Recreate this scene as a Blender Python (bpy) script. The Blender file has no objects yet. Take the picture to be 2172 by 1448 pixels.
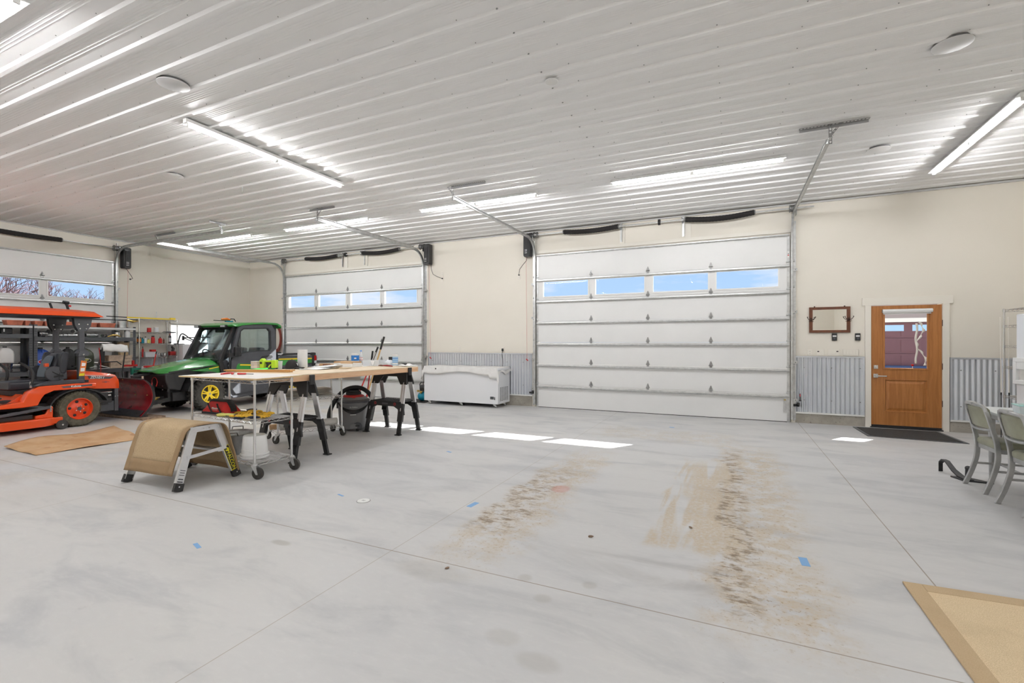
import bpy, bmesh, math, random
from mathutils import Vector, Matrix
R = math.radians
PI = math.pi
random.seed(7)
scene = bpy.context.scene
C = scene.collection

# ------------------------------------------------------------------ camera
cam_data = bpy.data.cameras.new('camera')
cam_data.sensor_width = 36.0
cam_data.lens = 36.0 * 1000.0 / 2172.0
cam_data.shift_y = 3.0 / 2172.0
cam_data.clip_start = 0.05
cam_data.clip_end = 500
cam = bpy.data.objects.new('camera', cam_data)
C.objects.link(cam)
cam.location = (0, 0, 1.42)
cam.rotation_euler = (R(90), 0, math.atan(0.464))
scene.camera = cam

# ------------------------------------------------------------------ exposure
scene.view_settings.view_transform = 'Standard'
scene.view_settings.look = 'None'
scene.view_settings.exposure = 0.24
scene.view_settings.gamma = 1.0
scene.view_settings.use_curve_mapping = False
LED_POWER = 110.0

# ------------------------------------------------------------------ sun
sun_data = bpy.data.lights.new('sun', 'SUN')
sun_data.energy = 24.0
sun_data.angle = R(0.5)
sun_data.color = (1.0, 0.96, 0.90)
sun = bpy.data.objects.new('sun', sun_data)
C.objects.link(sun)
sun.location = (8, 20, 15)
sun.rotation_euler = Vector((-0.815, -1.25, -1.0)).to_track_quat('-Z', 'Y').to_euler()

# ------------------------------------------------------------------ world
world = bpy.data.worlds.new('sky')
scene.world = world
world.use_nodes = True
wt = world.node_tree
wt.nodes.clear()
w_out = wt.nodes.new('ShaderNodeOutputWorld')
w_bg = wt.nodes.new('ShaderNodeBackground')
w_bg.inputs['Strength'].default_value = 1.0
w_tc = wt.nodes.new('ShaderNodeTexCoord')
w_sep = wt.nodes.new('ShaderNodeSeparateXYZ')
wt.links.new(w_tc.outputs['Generated'], w_sep.inputs[0])
w_ramp = wt.nodes.new('ShaderNodeValToRGB')
w_ramp.color_ramp.elements[0].position = 0.0
w_ramp.color_ramp.elements[0].color = (0.50, 0.68, 0.90, 1)
w_ramp.color_ramp.elements[1].position = 0.45
w_ramp.color_ramp.elements[1].color = (0.24, 0.43, 0.80, 1)
wt.links.new(w_sep.outputs[2], w_ramp.inputs[0])
w_map = wt.nodes.new('ShaderNodeMapping')
w_map.inputs['Scale'].default_value = (5.0, 5.0, 22.0)
wt.links.new(w_tc.outputs['Generated'], w_map.inputs[0])
w_noise = wt.nodes.new('ShaderNodeTexNoise')
w_noise.inputs['Scale'].default_value = 1.0
w_noise.inputs['Detail'].default_value = 6.0
w_noise.inputs['Roughness'].default_value = 0.55
wt.links.new(w_map.outputs[0], w_noise.inputs[0])
w_cl = wt.nodes.new('ShaderNodeMapRange')
w_cl.inputs[1].default_value = 0.47
w_cl.inputs[2].default_value = 0.60
wt.links.new(w_noise.outputs[0], w_cl.inputs[0])
w_mix = wt.nodes.new('ShaderNodeMix')
w_mix.data_type = 'RGBA'
wt.links.new(w_cl.outputs[0], w_mix.inputs[0])
wt.links.new(w_ramp.outputs[0], w_mix.inputs[6])
w_mix.inputs[7].default_value = (0.72, 0.77, 0.86, 1)
wt.links.new(w_mix.outputs[2], w_bg.inputs[0])
wt.links.new(w_bg.outputs[0], w_out.inputs[0])

scene.cycles.max_bounces = 7
scene.cycles.diffuse_bounces = 4
scene.cycles.glossy_bounces = 3
scene.cycles.adaptive_threshold = 0.03
scene.cycles.transmission_bounces = 6
scene.cycles.transparent_max_bounces = 12
scene.cycles.sample_clamp_indirect = 6.0
scene.cycles.caustics_reflective = False
scene.cycles.caustics_refractive = False

# ------------------------------------------------------------------ materials
class G:
    """small node graph helper"""
    def __init__(s, name):
        s.m = bpy.data.materials.new(name)
        s.m.use_nodes = True
        s.t = s.m.node_tree
        s.b = s.t.nodes['Principled BSDF']
    def node(s, t): return s.t.nodes.new(t)
    def put(s, inp, v):
        if isinstance(v, bpy.types.NodeSocket): s.t.links.new(v, inp)
        elif isinstance(v, tuple) and len(v) == 3 and inp.type == 'RGBA': inp.default_value = v + (1,)
        else: inp.default_value = v
    def obj(s): return s.node('ShaderNodeTexCoord').outputs['Object']
    def mapping(s, v, scale=(1, 1, 1), rot=(0, 0, 0), loc=(0, 0, 0)):
        n = s.node('ShaderNodeMapping'); s.put(n.inputs[0], v)
        n.inputs['Scale'].default_value = scale; n.inputs['Rotation'].default_value = rot; n.inputs['Location'].default_value = loc
        return n.outputs[0]
    def noise(s, v, scale, detail=3, rough=0.5, dist=0.0):
        n = s.node('ShaderNodeTexNoise'); s.put(n.inputs['Vector'], v)
        n.inputs['Scale'].default_value = scale; n.inputs['Detail'].default_value = detail
        n.inputs['Roughness'].default_value = rough; n.inputs['Distortion'].default_value = dist
        return n.outputs[0]
    def math(s, op, a, b=0.0, c=0.0, clamp=False):
        n = s.node('ShaderNodeMath'); n.operation = op; n.use_clamp = clamp
        s.put(n.inputs[0], a); s.put(n.inputs[1], b); s.put(n.inputs[2], c)
        return n.outputs[0]
    def rng(s, v, a, b, c=0.0, d=1.0, smooth=True):
        n = s.node('ShaderNodeMapRange'); n.interpolation_type = 'SMOOTHSTEP' if smooth else 'LINEAR'
        s.put(n.inputs[0], v)
        for i, q in enumerate((a, b, c, d)): n.inputs[i + 1].default_value = q
        return n.outputs[0]
    def mix(s, f, a, b):
        n = s.node('ShaderNodeMix'); n.data_type = 'RGBA'
        s.put(n.inputs[0], f); s.put(n.inputs[6], a); s.put(n.inputs[7], b)
        return n.outputs[2]
    def sep(s, v):
        n = s.node('ShaderNodeSeparateXYZ'); s.put(n.inputs[0], v)
        return n.outputs
    def bump(s, h, strength=0.2, dist=0.01):
        n = s.node('ShaderNodeBump'); s.put(n.inputs['Height'], h)
        n.inputs['Strength'].default_value = strength; n.inputs['Distance'].default_value = dist
        s.t.links.new(n.outputs[0], s.b.inputs['Normal'])
    def set(s, **k):
        nm = dict(col='Base Color', rough='Roughness', metal='Metallic', spec='Specular IOR Level', trans='Transmission Weight',
                  ior='IOR', alpha='Alpha', coat='Coat Weight', emit='Emission Color', estr='Emission Strength', sheen='Sheen Weight')
        for a, v in k.items(): s.put(s.b.inputs[nm[a]], v)
        return s.m

M = {}
def mat(name, col, rough=0.5, metal=0.0, vary=0.0, vscale=6.0, bump=0.0, bscale=60.0, **k):
    g = G(name)
    o = g.obj() if (vary or bump) else None
    if vary:
        n = g.noise(o, vscale, 4, 0.6)
        lo = tuple(max(0, c * (1 - vary)) for c in col); hi = tuple(min(1, c * (1 + vary)) for c in col)
        g.set(col=g.mix(g.rng(n, 0.3, 0.7), lo, hi))
    else:
        g.set(col=tuple(col))
    g.set(rough=rough, metal=metal, **k)
    if bump: g.bump(g.noise(o, bscale, 3, 0.6), bump, 0.005)
    M[name] = g.m
    return g.m

mat('steel_galv', (0.62, 0.63, 0.63), 0.36, 0.85, 0.12, 14)
mat('chrome', (0.72, 0.72, 0.72), 0.22, 0.95)
mat('aluminium', (0.76, 0.76, 0.77), 0.34, 0.8, 0.05, 9)
mat('dark_steel', (0.20, 0.20, 0.20), 0.4, 0.8, 0.15, 12)
mat('black_plastic', (0.020, 0.020, 0.021), 0.42)
mat('soft_black', (0.020, 0.020, 0.021), 0.60, 0, 0.2, 20)
mat('charcoal', (0.075, 0.078, 0.088), 0.42, 0, 0.1, 8)
mat('rubber', (0.045, 0.042, 0.038), 0.8, 0, 0.3, 18)
mat('turf_rubber', (0.105, 0.092, 0.062), 0.85, 0, 0.35, 18)
mat('orange', (0.83, 0.085, 0.012), 0.25, coat=0.4)
mat('orange_rim', (0.85, 0.075, 0.015), 0.3)
mat('green', (0.035, 0.27, 0.045), 0.22, coat=0.5)
mat('yellow', (0.86, 0.62, 0.03), 0.35)
mat('plow_red', (0.22, 0.006, 0.010), 0.24, 0, 0.3, 5, coat=0.3)
mat('red', (0.55, 0.02, 0.018), 0.45)
mat('bag_red', (0.50, 0.018, 0.015), 0.75, 0, 0.1, 10, 0.2, 300)
mat('white_paint', (0.84, 0.84, 0.82), 0.5)
mat('door_white', (0.81, 0.81, 0.80), 0.45, 0, 0.012, 2.0)
mat('white_plastic', (0.82, 0.82, 0.81), 0.4)
mat('white_enamel', (0.82, 0.83, 0.85), 0.22)
mat('white_cloth', (0.82, 0.81, 0.79), 0.85, 0, 0.04, 7, 0.25, 40)
mat('canvas', (0.70, 0.68, 0.64), 0.9, 0, 0.1, 6, 0.3, 60)
mat('paper', (0.86, 0.86, 0.85), 0.8)
mat('black_cloth', (0.018, 0.016, 0.016), 0.9, 0, 0.2, 40, 0.2, 300)
mat('mat_black', (0.035, 0.034, 0.033), 0.95, 0, 0.25, 60, 0.4, 400)
mat('rope_tan', (0.60, 0.45, 0.27), 0.9)
mat('blue_tape', (0.20, 0.40, 0.68), 0.6)
mat('terracotta', (0.52, 0.16, 0.095), 0.8, 0, 0.25, 9)
mat('rack_grey', (0.085, 0.09, 0.098), 0.45, 0.1, 0.1, 8)
mat('rack_white', (0.66, 0.66, 0.66), 0.4)
mat('blue_jug', (0.02, 0.075, 0.36), 0.35, 0, 0.1, 5)
mat('olive_jug', (0.050, 0.060, 0.036), 0.4, 0, 0.15, 5)
mat('green_tool', (0.50, 0.78, 0.03), 0.4)
mat('teal', (0.0, 0.22, 0.33), 0.35)
mat('clear_teal', (0.45, 0.78, 0.74), 0.15, alpha=0.65)
mat('clear_plastic', (0.85, 0.88, 0.90), 0.12, alpha=0.42)
mat('frosted', (0.80, 0.83, 0.86), 0.35, alpha=0.8)
mat('vac_grey', (0.22, 0.22, 0.225), 0.5)
mat('hose_red', (0.26, 0.035, 0.02), 0.5)
mat('mirror', (0.90, 0.90, 0.88), 0.02, 1.0)
mat('dark_wood', (0.13, 0.042, 0.018), 0.4, 0, 0.2, 20)
mat('bronze', (0.05, 0.025, 0.018), 0.4, 0.6)
mat('label_yellow', (0.80, 0.70, 0.02), 0.5)
mat('label_orange', (0.75, 0.20, 0.03), 0.5)
mat('label_blue', (0.03, 0.22, 0.66), 0.4)
mat('label_pale_blue', (0.40, 0.62, 0.82), 0.4)
mat('lens_red', (0.55, 0.01, 0.01), 0.2)
mat('pink', (0.75, 0.05, 0.30), 0.5)
mat('tool_green', (0.01, 0.16, 0.10), 0.4)
mat('brass', (0.60, 0.42, 0.12), 0.35, 0.8)
mat('vinyl_green', (0.26, 0.262, 0.185), 0.35, 0, 0.12, 6, 0.05, 200)
mat('chair_metal', (0.42, 0.425, 0.425), 0.33, 0.65, 0.1, 10)
mat('table_top', (0.66, 0.70, 0.71), 0.35)
mat('cast_iron', (0.055, 0.055, 0.058), 0.5, 0.5, 0.2, 30)
mat('seat_vinyl', (0.040, 0.043, 0.052), 0.4)
mat('blue_grey_vinyl', (0.16, 0.20, 0.25), 0.4)
mat('straw', (0.52, 0.30, 0.07), 0.85, 0, 0.3, 25)
mat('crate_wood', (0.52, 0.40, 0.30), 0.8, 0, 0.25, 12)
mat('bark_red', (0.085, 0.045, 0.05), 0.9)
mat('ground_out', (0.34, 0.31, 0.26), 0.95, 0, 0.2, 0.6)
mat('siding_white', (0.86, 0.86, 0.85), 0.5)
mat('door_maroon', (0.17, 0.075, 0.085), 0.55)
mat('ledge_blue', (0.03, 0.06, 0.15), 0.6)
mat('porch_white', (0.34, 0.28, 0.26), 0.7)
mat('hinge_steel', (0.36, 0.36, 0.36), 0.35, 0.85)
mat('weathered', (0.25, 0.17, 0.115), 0.85, 0, 0.35, 14)
mat('led', (1, 1, 1), 0.4, emit=(0.985, 0.985, 1.0), estr=LED_POWER)
mat('red_paint_dark', (0.30, 0.012, 0.012), 0.4)
mat('gloves', (0.80, 0.48, 0.04), 0.85, 0, 0.25, 25, 0.3, 90)
mat('glove_pale', (0.72, 0.68, 0.20), 0.85)
mat('navy_cloth', (0.015, 0.02, 0.04), 0.85)

# glass: clear pane, lets sun straight through (thin, real pane)
def glass(name, tint, refl=0.08):
    m = bpy.data.materials.new(name); m.use_nodes = True
    t = m.node_tree; t.nodes.clear()
    o = t.nodes.new('ShaderNodeOutputMaterial'); mx = t.nodes.new('ShaderNodeMixShader')
    tr = t.nodes.new('ShaderNodeBsdfTransparent'); gl = t.nodes.new('ShaderNodeBsdfGlossy')
    fr = t.nodes.new('ShaderNodeLayerWeight'); fr.inputs[0].default_value = 0.5
    pw = t.nodes.new('ShaderNodeMath'); pw.operation = 'POWER'; pw.inputs[1].default_value = 5.0
    ma = t.nodes.new('ShaderNodeMath'); ma.operation = 'ADD'; ma.inputs[1].default_value = refl + 0.003; ma.use_clamp = True
    tr.inputs[0].default_value = tint + (1,); gl.inputs['Roughness'].default_value = 0.01
    t.links.new(fr.outputs['Facing'], pw.inputs[0]); t.links.new(pw.outputs[0], ma.inputs[0]); t.links.new(ma.outputs[0], mx.inputs[0])
    t.links.new(tr.outputs[0], mx.inputs[1]); t.links.new(gl.outputs[0], mx.inputs[2]); t.links.new(mx.outputs[0], o.inputs[0])
    M[name] = m
glass('glass', (0.96, 0.98, 1.0), 0.0)
glass('cab_glass', (0.88, 0.94, 0.95), 0.08)

def wood(name, c1, c2, axis='X', rough=0.5, scale=1.0, knots=False):
    g = G(name); o = g.obj()
    sc = {'X': (0.6, 9, 9), 'Y': (9, 0.6, 9), 'Z': (9, 9, 0.6)}[axis]
    v = g.mapping(o, tuple(q * scale for q in sc))
    n = g.noise(v, 2.2, 5, 0.65, 1.2)
    f = g.noise(v, 14, 3, 0.6)
    c = g.mix(g.rng(n, 0.32, 0.68), c1, c2)
    c = g.mix(g.math('MULTIPLY', g.rng(f, 0.5, 0.75), 0.35), c, tuple(q * 0.72 for q in c1))
    if knots:
        vo = g.node('ShaderNodeTexVoronoi'); g.put(vo.inputs['Vector'], g.mapping(o, (0.3, 3.4, 1.6))); vo.inputs['Scale'].default_value = 1.3
        c = g.mix(g.rng(vo.outputs[0], 0.035, 0.075, 1, 0), c, (0.22, 0.09, 0.03))
    g.set(col=c, rough=rough)
    M[name] = g.m
wood('pine', (0.66, 0.39, 0.22), (0.78, 0.52, 0.32), 'Y', 0.65, 1.0, True)
wood('plywood', (0.70, 0.56, 0.40), (0.78, 0.66, 0.50), 'Y', 0.65)
wood('ply_edge', (0.62, 0.44, 0.22), (0.74, 0.56, 0.32), 'X', 0.65)
wood('ply_white', (0.74, 0.70, 0.66), (0.80, 0.76, 0.72), 'X', 0.6)
wood('oak_door', (0.36, 0.135, 0.034), (0.47, 0.195, 0.055), 'Z', 0.42, 1.0)
wood('board', (0.36, 0.24, 0.16), (0.48, 0.34, 0.24), 'X', 0.8)
wood('handle_wood', (0.62, 0.38, 0.14), (0.74, 0.48, 0.20), 'Z', 0.5)
wood('brown_board', (0.50, 0.24, 0.06), (0.62, 0.34, 0.11), 'X', 0.5)

g = G('cardboard'); o = g.obj()
n = g.noise(o, 3.0, 4, 0.6)
c = g.mix(g.rng(n, 0.3, 0.7), (0.50, 0.29, 0.14), (0.60, 0.40, 0.23))
n2 = g.noise(g.mapping(o, (2.2, 5, 1), (0, 0, 0.4)), 1.6, 3, 0.5)
c = g.mix(g.math('MULTIPLY', g.rng(n2, 0.62, 0.72), 0.5), c, (0.33, 0.14, 0.05))
g.set(col=c, rough=0.85); M['cardboard'] = g.m

def weave(name, c1, c2):
    g = G(name); o = g.obj()
    n = g.noise(o, 260, 2, 0.6)
    n2 = g.noise(o, 3.5, 3, 0.5)
    c = g.mix(g.rng(n, 0.35, 0.65), c1, c2)
    c = g.mix(g.math('MULTIPLY', g.rng(n2, 0.45, 0.7), 0.25), c, tuple(q * 0.75 for q in c1))
    g.set(col=c, rough=0.95); g.bump(n, 0.3, 0.004); M[name] = g.m
weave('sisal', (0.42, 0.30, 0.17), (0.60, 0.46, 0.29))
weave('sisal_pale', (0.60, 0.46, 0.28), (0.78, 0.63, 0.42))
weave('binding', (0.33, 0.22, 0.12), (0.38, 0.26, 0.145))
weave('binding_pale', (0.50, 0.37, 0.22), (0.56, 0.42, 0.26))

# walls: matt cream panels
g = G('cream'); o = g.obj()
n = g.noise(o, 1.2, 3, 0.5); f = g.noise(o, 120, 2, 0.5)
g.set(col=g.mix(g.rng(n, 0.3, 0.7), (0.795, 0.75, 0.665), (0.82, 0.775, 0.69)), rough=0.7)
g.bump(f, 0.06, 0.003); M['cream'] = g.m
mat('trim_cream', (0.83, 0.79, 0.71), 0.5)

# painted ceiling steel
g = G('ceiling_steel'); g.set(col=(0.93, 0.93, 0.93), rough=0.42, spec=0.32); M['ceiling_steel'] = g.m
g = G('corrugated'); o = g.obj(); n = g.noise(o, 2.0, 3, 0.5)
g.set(col=g.mix(g.rng(n, 0.3, 0.7), (0.66, 0.69, 0.745), (0.72, 0.75, 0.79)), rough=0.30, metal=0.65); M['corrugated'] = g.m
g = G('footing'); o = g.obj(); n = g.noise(o, 3.0, 5, 0.65); n2 = g.noise(o, 30, 3, 0.6)
c = g.mix(g.rng(n, 0.3, 0.7), (0.30, 0.28, 0.24), (0.42, 0.39, 0.34)); c = g.mix(g.rng(n2, 0.62, 0.72), c, (0.16, 0.145, 0.12))
g.set(col=c, rough=0.9); M['footing'] = g.m

# concrete floor with joints, wear and dried tyre mud (its own shape, drawn in floor coordinates)
g = G('concrete'); o = g.obj(); sx = g.sep(o); X_, Y_ = sx[0], sx[1]
big = g.noise(o, 0.35, 4, 0.55, 0.4); mid = g.noise(g.mapping(o, (0.8, 2.2, 1), (0, 0, 0.25)), 1.3, 5, 0.62, 0.6)
fine = g.noise(g.mapping(o, (6, 14, 1), (0, 0, 0.25)), 2.0, 4, 0.7); grit = g.noise(o, 60, 3, 0.7)
c = g.mix(g.rng(big, 0.3, 0.7), (0.565, 0.565, 0.57), (0.625, 0.615, 0.60))
c = g.mix(g.math('MULTIPLY', g.rng(mid, 0.45, 0.70), 0.62), c, (0.45, 0.457, 0.47))
c = g.mix(g.math('MULTIPLY', g.rng(fine, 0.45, 0.8), 0.3), c, (0.70, 0.69, 0.67))
c = g.mix(g.math('MULTIPLY', g.rng(g.noise(o, 5.5, 5, 0.7), 0.62, 0.76), 0.30), c, (0.40, 0.40, 0.41))
# warm dust on the left half of the slab
wl = g.math('MULTIPLY', g.rng(X_, -4.5, -8.5), g.rng(g.noise(o, 0.9, 4, 0.6), 0.35, 0.62))
c = g.mix(g.math('MULTIPLY', wl, 0.45), c, (0.60, 0.50, 0.38))
def band(v, a0, a1, b0, b1):
    return g.math('MULTIPLY', g.rng(v, a0, a1), g.rng(v, b0, b1, 1, 0))
wob = g.math('MULTIPLY', g.math('SUBTRACT', g.noise(o, 1.5, 3, 0.5), 0.5), 0.5)
Xw = g.math('ADD', X_, wob)
tread = g.noise(g.mapping(o, (8, 24, 1), (0, 0, 0.10)), 1.0, 4, 0.7, 0.4)
speck = g.noise(o, 34, 4, 0.75)
clump = g.noise(o, 7, 4, 0.65, 0.3)
# left tyre track
lt = g.math('MULTIPLY', band(Xw, -1.98, -1.80, -1.46, -1.22), band(Y_, 2.35, 3.1, 5.2, 6.4))
# right tyre track and the smeared sand beside it
rt = g.math('MULTIPLY', band(Xw, -0.22, -0.06, 0.34, 0.66), band(Y_, 2.3, 2.9, 6.2, 7.6))
sd = g.math('MULTIPLY', band(Xw, -0.58, -0.52, -0.02, 0.10), band(Y_, 3.35, 3.5, 5.6, 6.3))
arc = g.math('MULTIPLY', band(g.math('ADD', Y_, wob), 6.9, 7.3, 7.8, 8.3), band(X_, -2.2, -1.7, -0.3, 0.5))
tint = g.math('ADD', g.math('ADD', g.math('MULTIPLY', lt, 0.75), g.math('MULTIPLY', rt, 0.85)), g.math('MULTIPLY', arc, 0.35))
tint = g.math('MULTIPLY', tint, g.rng(clump, 0.34, 0.60))
c = g.mix(g.math('MULTIPLY', g.math('MULTIPLY', tint, g.rng(speck, 0.35, 0.62, 0.45, 1.0)), 0.92, clamp=True), c, (0.53, 0.425, 0.285))
sandf = g.math('MULTIPLY', sd, g.rng(g.noise(g.mapping(o, (6.5, 0.7, 1)), 1.0, 3, 0.5, 0.5), 0.40, 0.52))
c = g.mix(g.math('MULTIPLY', sandf, g.rng(speck, 0.36, 0.58, 0.30, 0.95)), c, (0.545, 0.455, 0.335))
lt2 = g.math('MULTIPLY', band(Xw, -1.93, -1.85, -1.60, -1.46), band(Y_, 3.0, 3.35, 4.3, 5.4))
rt2 = g.math('MULTIPLY', band(Xw, -0.10, -0.04, 0.06, 0.20), band(Y_, 2.6, 2.9, 6.3, 7.2))
drk = g.math('MULTIPLY', g.math('ADD', lt2, rt2), g.rng(g.math('ADD', g.math('MULTIPLY', tread, 0.6), g.math('MULTIPLY', clump, 0.4)), 0.47, 0.60))
c = g.mix(g.math('MULTIPLY', g.math('MULTIPLY', drk, g.rng(speck, 0.30, 0.55, 0.55, 1.0)), 0.95, clamp=True), c, (0.215, 0.155, 0.10))
sp = g.math('MULTIPLY', g.math('ADD', g.math('ADD', lt, rt), g.math('MULTIPLY', arc, 0.5)), g.rng(speck, 0.58, 0.66))
c = g.mix(g.math('MULTIPLY', sp, 0.8, clamp=True), c, (0.30, 0.21, 0.12))
# red paint ring, grey wheel mark, small oil spots
def spot(x, y, rx, ry, r0=0.8, r1=1.0):
    a = g.math('DIVIDE', g.math('SUBTRACT', X_, x), rx); b = g.math('DIVIDE', g.math('SUBTRACT', Y_, y), ry)
    return g.rng(g.math('ADD', g.math('MULTIPLY', a, a), g.math('MULTIPLY', b, b)), r0, r1, 1, 0)
c = g.mix(g.math('MULTIPLY', spot(-1.50, 4.36, 0.10, 0.13, 0.4, 1.1), 0.4), c, (0.55, 0.16, 0.12))
for x, y, rx, ry, a in ((-2.90, 2.35, 0.10, 0.04, 0.5), (-1.13, 2.62, .05, .05, .35), (-0.95, 2.45, .06, .05, .3), (-0.75, 2.7, .05, .05, .35),
                        (-1.0, 2.05, .10, .07, .25), (-0.78, 1.95, .12, .07, .3), (-1.7, 2.45, .3, .12, .25)):
    c = g.mix(g.math('MULTIPLY', spot(x, y, rx, ry, 0.2, 1.2), a), c, (0.36, 0.34, 0.30))
c = g.mix(g.math('MULTIPLY', g.math('MULTIPLY', band(X_, -1.2, -.6, -.1, .05), band(Y_, 2.8, 2.95, 3.05, 3.3)), g.math('MULTIPLY', g.rng(mid, .35, .6), 0.55)), c, (0.36, 0.35, 0.34))
# control joints
def joint(v, pos, w=0.004):
    return g.math('LESS_THAN', g.math('ABSOLUTE', g.math('SUBTRACT', v, pos)), w)
jm = None
for v, lst in ((X_, (-12.0, -8.7, 1.086, 4.35)), (Y_, (-1.16, 2.58))):
    for q in lst:
        j = joint(v, q); jm = j if jm is None else g.math('MAXIMUM', jm, j)
c = g.mix(g.math('MULTIPLY', jm, 0.75), c, (0.24, 0.19, 0.14))
jm2 = g.math('MAXIMUM', joint(X_, -5.40, 0.003), g.math('MULTIPLY', joint(Y_, 6.32, 0.003), g.rng(fine, 0.4, 0.5)))
jm2 = g.math('MAXIMUM', jm2, joint(X_, -2.105, 0.003))
c = g.mix(g.math('MULTIPLY', jm2, 0.55), c, (0.33, 0.27, 0.20))
g.set(col=c, rough=g.rng(mid, 0.3, 0.7, 0.42, 0.62), spec=0.35)
g.bump(g.math('ADD', g.math('MULTIPLY', grit, 0.3), g.math('MULTIPLY', g.math('ADD', tint, sandf), speck)), 0.12, 0.004)
M['concrete'] = g.m

# ------------------------------------------------------------------ mesh helpers
class MB:
    def __init__(s):
        s.v = []; s.f = []; s.fm = []; s.mats = []; s.cur = 0; s.flat = set()
    def mat(s, name):
        m = M[name]
        if m not in s.mats: s.mats.append(m)
        s.cur = s.mats.index(m); return s
    def add(s, vs, fs):
        b = len(s.v); s.v += [tuple(p) for p in vs]
        for f in fs: s.f.append(tuple(i + b for i in f)); s.fm.append(s.cur)
        return s
    def box(s, a, b, rot=None, at=None):
        x0, y0, z0 = a; x1, y1, z1 = b
        vs = [Vector(p) for p in ((x0, y0, z0), (x1, y0, z0), (x1, y1, z0), (x0, y1, z0), (x0, y0, z1), (x1, y0, z1), (x1, y1, z1), (x0, y1, z1))]
        if rot is not None:
            c = Vector(at) if at is not None else sum(vs, Vector()) / 8
            vs = [c + rot @ (p - c) for p in vs]
        return s.add(vs, [(0, 3, 2, 1), (4, 5, 6, 7), (0, 1, 5, 4), (1, 2, 6, 5), (2, 3, 7, 6), (3, 0, 4, 7)])
    def cbox(s, c, size, rot=None):
        h = [q / 2 for q in size]
        return s.box([c[i] - h[i] for i in range(3)], [c[i] + h[i] for i in range(3)], rot)
    def bar(s, p, q, w, h, up=(0, 0, 1)):
        """rectangular bar from p to q, w sideways, h along up"""
        p, q = Vector(p), Vector(q); d = (q - p).normalized(); u = Vector(up)
        sd = d.cross(u)
        if sd.length < 1e-4: sd = d.cross(Vector((1, 0, 0)))
        sd.normalize(); u = sd.cross(d).normalized()
        r = []
        for e in (p, q):
            for a, b in ((-1, -1), (1, -1), (1, 1), (-1, 1)): r.append(e + sd * a * w / 2 + u * b * h / 2)
        return s.add(r, [(0, 3, 2, 1), (4, 5, 6, 7), (0, 1, 5, 4), (1, 2, 6, 5), (2, 3, 7, 6), (3, 0, 4, 7)][::1])
    def ring(s, c, d, r, n, ref=None):
        d = Vector(d).normalized()
        a = Vector(ref) if ref is not None else (Vector((0, 0, 1)) if abs(d.z) < 0.9 else Vector((1, 0, 0)))
        a = (a - d * a.dot(d)).normalized(); b = d.cross(a)
        return [Vector(c) + (a * math.cos(2 * PI * i / n) + b * math.sin(2 * PI * i / n)) * r for i in range(n)]
    def loft(s, rings, cap=True, closed=True, loop=False):
        n = len(rings[0]); vs = [p for r in rings for p in r]; fs = []
        m = len(rings)
        for i in range(m if loop else m - 1):
            i2 = (i + 1) % m
            for j in range(n if closed else n - 1):
                k = (j + 1) % n
                fs.append((i * n + j, i * n + k, i2 * n + k, i2 * n + j))
        if cap and not loop and closed:
            fs.append(tuple(range(n - 1, -1, -1))); fs.append(tuple((m - 1) * n + i for i in range(n)))
        return s.add(vs, fs)
    def cyl(s, p, q, r, r2=None, n=12, cap=True):
        p, q = Vector(p), Vector(q); d = q - p; r2 = r if r2 is None else r2
        return s.loft([s.ring(p, d, r, n), s.ring(q, d, r2, n)], cap)
    def tube(s, pts, r, n=8, loop=False):
        P = [Vector(p) for p in pts]; rings = []; m = len(P); ref = None
        for i in range(m):
            a = P[i - 1] if (i > 0 or loop) else P[i]; b = P[(i + 1) % m] if (i < m - 1 or loop) else P[i]
            d = (b - a).normalized()
            if ref is None: ref = Vector((0, 0, 1)) if abs(d.z) < 0.9 else Vector((1, 0, 0))
            ref = (ref - d * ref.dot(d))
            if ref.length < 1e-4: ref = Vector((1, 0, 0)) - d * d.x
            ref.normalize()
            rr = r[i] if isinstance(r, (list, tuple)) else r
            bb = d.cross(ref)
            rings.append([P[i] + (ref * math.cos(2 * PI * k / n) + bb * math.sin(2 * PI * k / n)) * rr for k in range(n)])
        return s.loft(rings, True, True, loop)
    def lathe(s, prof, n=24, c=(0, 0, 0), axis='Z', cap=True):
        """prof: (radius, height) pairs"""
        c = Vector(c); rings = []
        for r, h in prof:
            ring = []
            for i in range(n):
                a = 2 * PI * i / n; x, y = r * math.cos(a), r * math.sin(a)
                ring.append(c + (Vector((x, y, h)) if axis == 'Z' else Vector((h, x, y)) if axis == 'X' else Vector((y, h, x))))
            rings.append(ring)
        return s.loft(rings, cap)
    def prism(s, poly, a, b, plane='XZ'):
        """extrude a 2d polygon; plane XZ extrudes along Y from a to b, YZ along X, XY along Z"""
        def P(u, v, w): return (u, w, v) if plane == 'XZ' else (w, u, v) if plane == 'YZ' else (u, v, w)
        n = len(poly); vs = [P(u, v, a) for u, v in poly] + [P(u, v, b) for u, v in poly]
        fs = [(i, (i + 1) % n, n + (i + 1) % n, n + i) for i in range(n)] + [tuple(range(n - 1, -1, -1)), tuple(range(n, 2 * n))]
        return s.add(vs, fs)
    def sphere(s, c, r, n=14, m=9, sc=(1, 1, 1)):
        prof = [(max(1e-4, math.sin(PI * i / m)) * r, -math.cos(PI * i / m) * r) for i in range(m + 1)]
        b = len(s.v); s.lathe(prof, n, (0, 0, 0))
        for i in range(b, len(s.v)): s.v[i] = tuple(c[k] + s.v[i][k] * sc[k] for k in range(3))
        return s
    def grid(s, fn, nu, nv):
        vs = [fn(i / nu, j / nv) for j in range(nv + 1) for i in range(nu + 1)]
        fs = [(j * (nu + 1) + i, j * (nu + 1) + i + 1, (j + 1) * (nu + 1) + i + 1, (j + 1) * (nu + 1) + i) for j in range(nv) for i in range(nu)]
        return s.add(vs, fs)
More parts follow.
